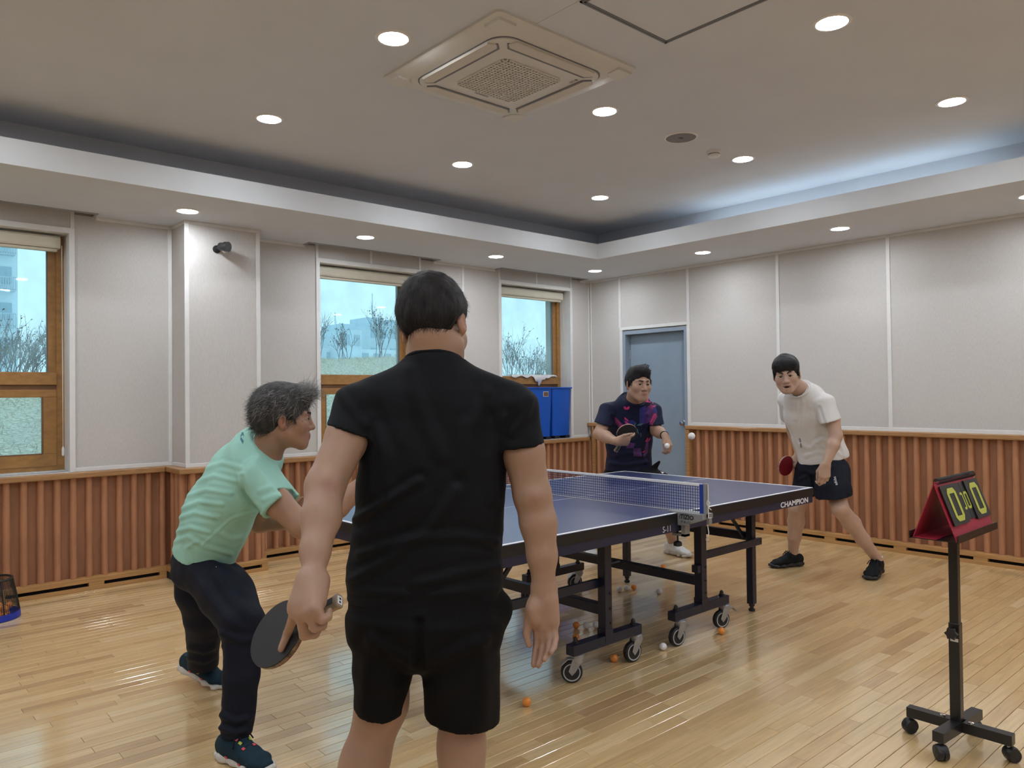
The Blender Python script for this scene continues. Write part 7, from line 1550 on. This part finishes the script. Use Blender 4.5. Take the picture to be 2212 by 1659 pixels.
    pk = mk('print_pink', (0.55, 0.030, 0.16), 0.6, var=0.15, vs=40); vi = mk('print_violet', (0.075, 0.020, 0.14), 0.6, var=0.35, vs=22); bl = mk('print_blue', (0.018, 0.022, 0.19), 0.6, var=0.3, vs=20); te = mk('print_teal', (0.05, 0.16, 0.17), 0.6, var=0.2, vs=30); mg = mk('print_magenta', (0.22, 0.018, 0.10), 0.6, var=0.3, vs=24)
    lob = lambda cu, cv, a, r1, r2: [(cu + r1 * math.cos(t) * math.cos(a) - r2 * math.sin(t) * math.sin(a), cv + r1 * math.cos(t) * math.sin(a) + r2 * math.sin(t) * math.cos(a)) for t in np.linspace(0, 2 * PI, 12, endpoint=False)]
    decal('chest_emblem', pr, tV, tF, [lob(1350.6, 881.3, 0.9, 4.2, 2.5), lob(1356.8, 881.3, PI - 0.9, 4.2, 2.5)], pk, 0.003)
    decals('shirt_print', pr, tV, tF, [[(1381, 882), (1394, 876), (1400, 900), (1404, 910), (1388, 916), (1381, 914)], [(1402, 876), (1416, 874), (1420, 893), (1406, 892)], [(1346, 908), (1368, 908), (1376, 915), (1352, 918)]], bl, 0.002)
    decals('shirt_print', pr, tV, tF, [[(1395, 882), (1401, 876), (1404, 893), (1417, 894), (1404, 912), (1388, 918)], [(1328, 906), (1344, 914), (1352, 926), (1336, 922)], [(1360, 955), (1372, 958), (1368, 968), (1352, 968)], [(1395, 955), (1401, 950), (1399, 978), (1388, 988)], [(1368, 968), (1384, 968), (1386, 986), (1368, 985)]], vi, 0.0025)
    decals('shirt_print', pr, tV, tF, [[(1327, 900), (1332, 903), (1345, 918), (1338, 922), (1329, 912)], [(1418, 894), (1420, 900), (1410, 918), (1402, 922), (1404, 912)], [(1401, 878), (1406, 872), (1412, 880), (1409, 886)]], mg, 0.003)
    decals('shirt_print', pr, tV, tF, [[(1395, 860), (1404, 859), (1408, 864), (1404, 870), (1394, 869)], [(1411, 866), (1415, 865), (1411, 873), (1408, 872)], [(1349, 900), (1357, 907), (1357, 910), (1349, 906)], [(1349, 910), (1353, 910), (1361, 917), (1356, 918)], [(1412, 894), (1418, 893), (1408, 912), (1404, 913)], [(1393, 954), (1398, 945), (1400, 947), (1397, 954)], [(1399, 952), (1404, 944), (1404, 948), (1401, 953)], [(1409, 877), (1418, 876), (1413, 880)], [(1386, 976), (1394, 972), (1390, 977)]], pk, 0.0035)
    decals('shirt_print', pr, tV, tF, [[(1366, 920), (1373, 913), (1372, 920)], [(1374, 919), (1380, 915), (1389, 914), (1385, 919)], [(1383, 935), (1385, 935), (1384.5, 944), (1383.5, 944)], [(1374, 930), (1377, 925), (1380, 938), (1376, 934)]], te, 0.003)
    e1 = Vector(lat); e1 = (e1 - nd * e1.dot(nd)).normalized(); e2 = nd.cross(e1); part('neck_rib', MB().tube([NC - nd * 0.005 + e1 * 0.078 * math.cos(a) + e2 * 0.076 * math.sin(a) for a in np.linspace(0, 2 * PI, 40)], 0.005, 8), MJ, pr, smooth='all')
    MSb = cloth_mat('black_sports_shorts', (0.008, 0.008, 0.010), 0.7, 0.2); S = Grid(*bounds([X(1308, 1005, 6.2), X(1412, 1005, 6.2), X(1300, 1100, 6.2), X(1450, 1100, 6.1)], 0.12), 0.0066)
    lofts(S, X, [(1359, 1012, 6.19, .172, .12), (1360, 1035, 6.21, .182, .135)], lat, 0.03, 2.2, 2.0); S.seg(hipL, knL, (0.125, 0.125), (0.105, 0.105), lat, 0.02); S.seg(hipR, knR, (0.125, 0.125), (0.105, 0.105), lat, 0.02)
    S.cut(X(1360, 1088, 6.1), Vector((0, 0, -1))); S.seg(X(1409, 1015, 6.1), X(1424, 998, 6.05), 0.03, 0.010, None, 0.03); S.seg(X(1385, 1030, 6.15), X(1428, 1045, 6.08), 0.11, 0.095, None, 0.03); S.field(lambda x, y, z: 0.004 * wav(x, y, z, 18, 38)); o, sV, sF = garment('shorts', S, MSb, pr)
    decal('shorts_mark', pr, sV, sF, [[(1426, 1019), (1429, 1017), (1434, 1022), (1431, 1024)]], MT['line'], 0.003)
    wd = (wrL - elL).normalized(); part('watch', MB().lathe([(0.031, -0.008), (0.034, -0.006), (0.034, 0.006), (0.031, 0.008)], wrL - wd * 0.012, wd, 20), MT['black'], pr, smooth=True)
    MWs = mk('white_leather_shoe', (0.66, 0.66, 0.66), 0.5, var=0.08, vs=50); gum = mk('gum_white_sole', (0.60, 0.58, 0.55), 0.6, col2=(0.45, 0.36, 0.28), vs=8); wsock = mk('white_sport_sock', (0.66, 0.66, 0.66), 0.9, var=0.04, bump=0.4, bs=200)
    f1 = at(1500, 1208, z=0) - at(1440, 1195, z=0); shoe('shoe', pr, Vector((anL.x, anL.y, 0)), f1, MWs, gum, MWs, ln=0.28, m_sock=wsock, h=0.005); shoe('shoe', pr, Vector((anR.x, anR.y, 0)), -Vector(_F) + Vector(_R) * 0.1, MWs, gum, MWs, ln=0.28, m_sock=wsock, h=0.005)
    RB = X(1354, 936, 5.70); rh = (Vector(_U) * -0.80 - Vector(_R) * 0.42 + Vector(_F) * 0.42).normalized(); rn = (-Vector(_F) + Vector(_U) * 0.55 * -1); rn = (-Vector(_F) * 0.74 - Vector(_U) * 0.55); rn = (rn - rh * rn.dot(rh)).normalized()
    racket('black table tennis bat held up before the navy jersey', RB, rh, rn, rh.cross(rn), MT['rubblack'], MT['rubred'], MT['edgered'])
    ball(bw_me, X(1427 + 14, 963, 5.66), 'white ball held in the left hand of the man in navy', None)
_b = person_black()
racket('black table tennis bat held low by the man in black', _b[0], _b[1], _b[2], _b[3], MT['rubblack'], MT['rubred'], MT['edgetape'])
person_green(); person_white(); person_navy()
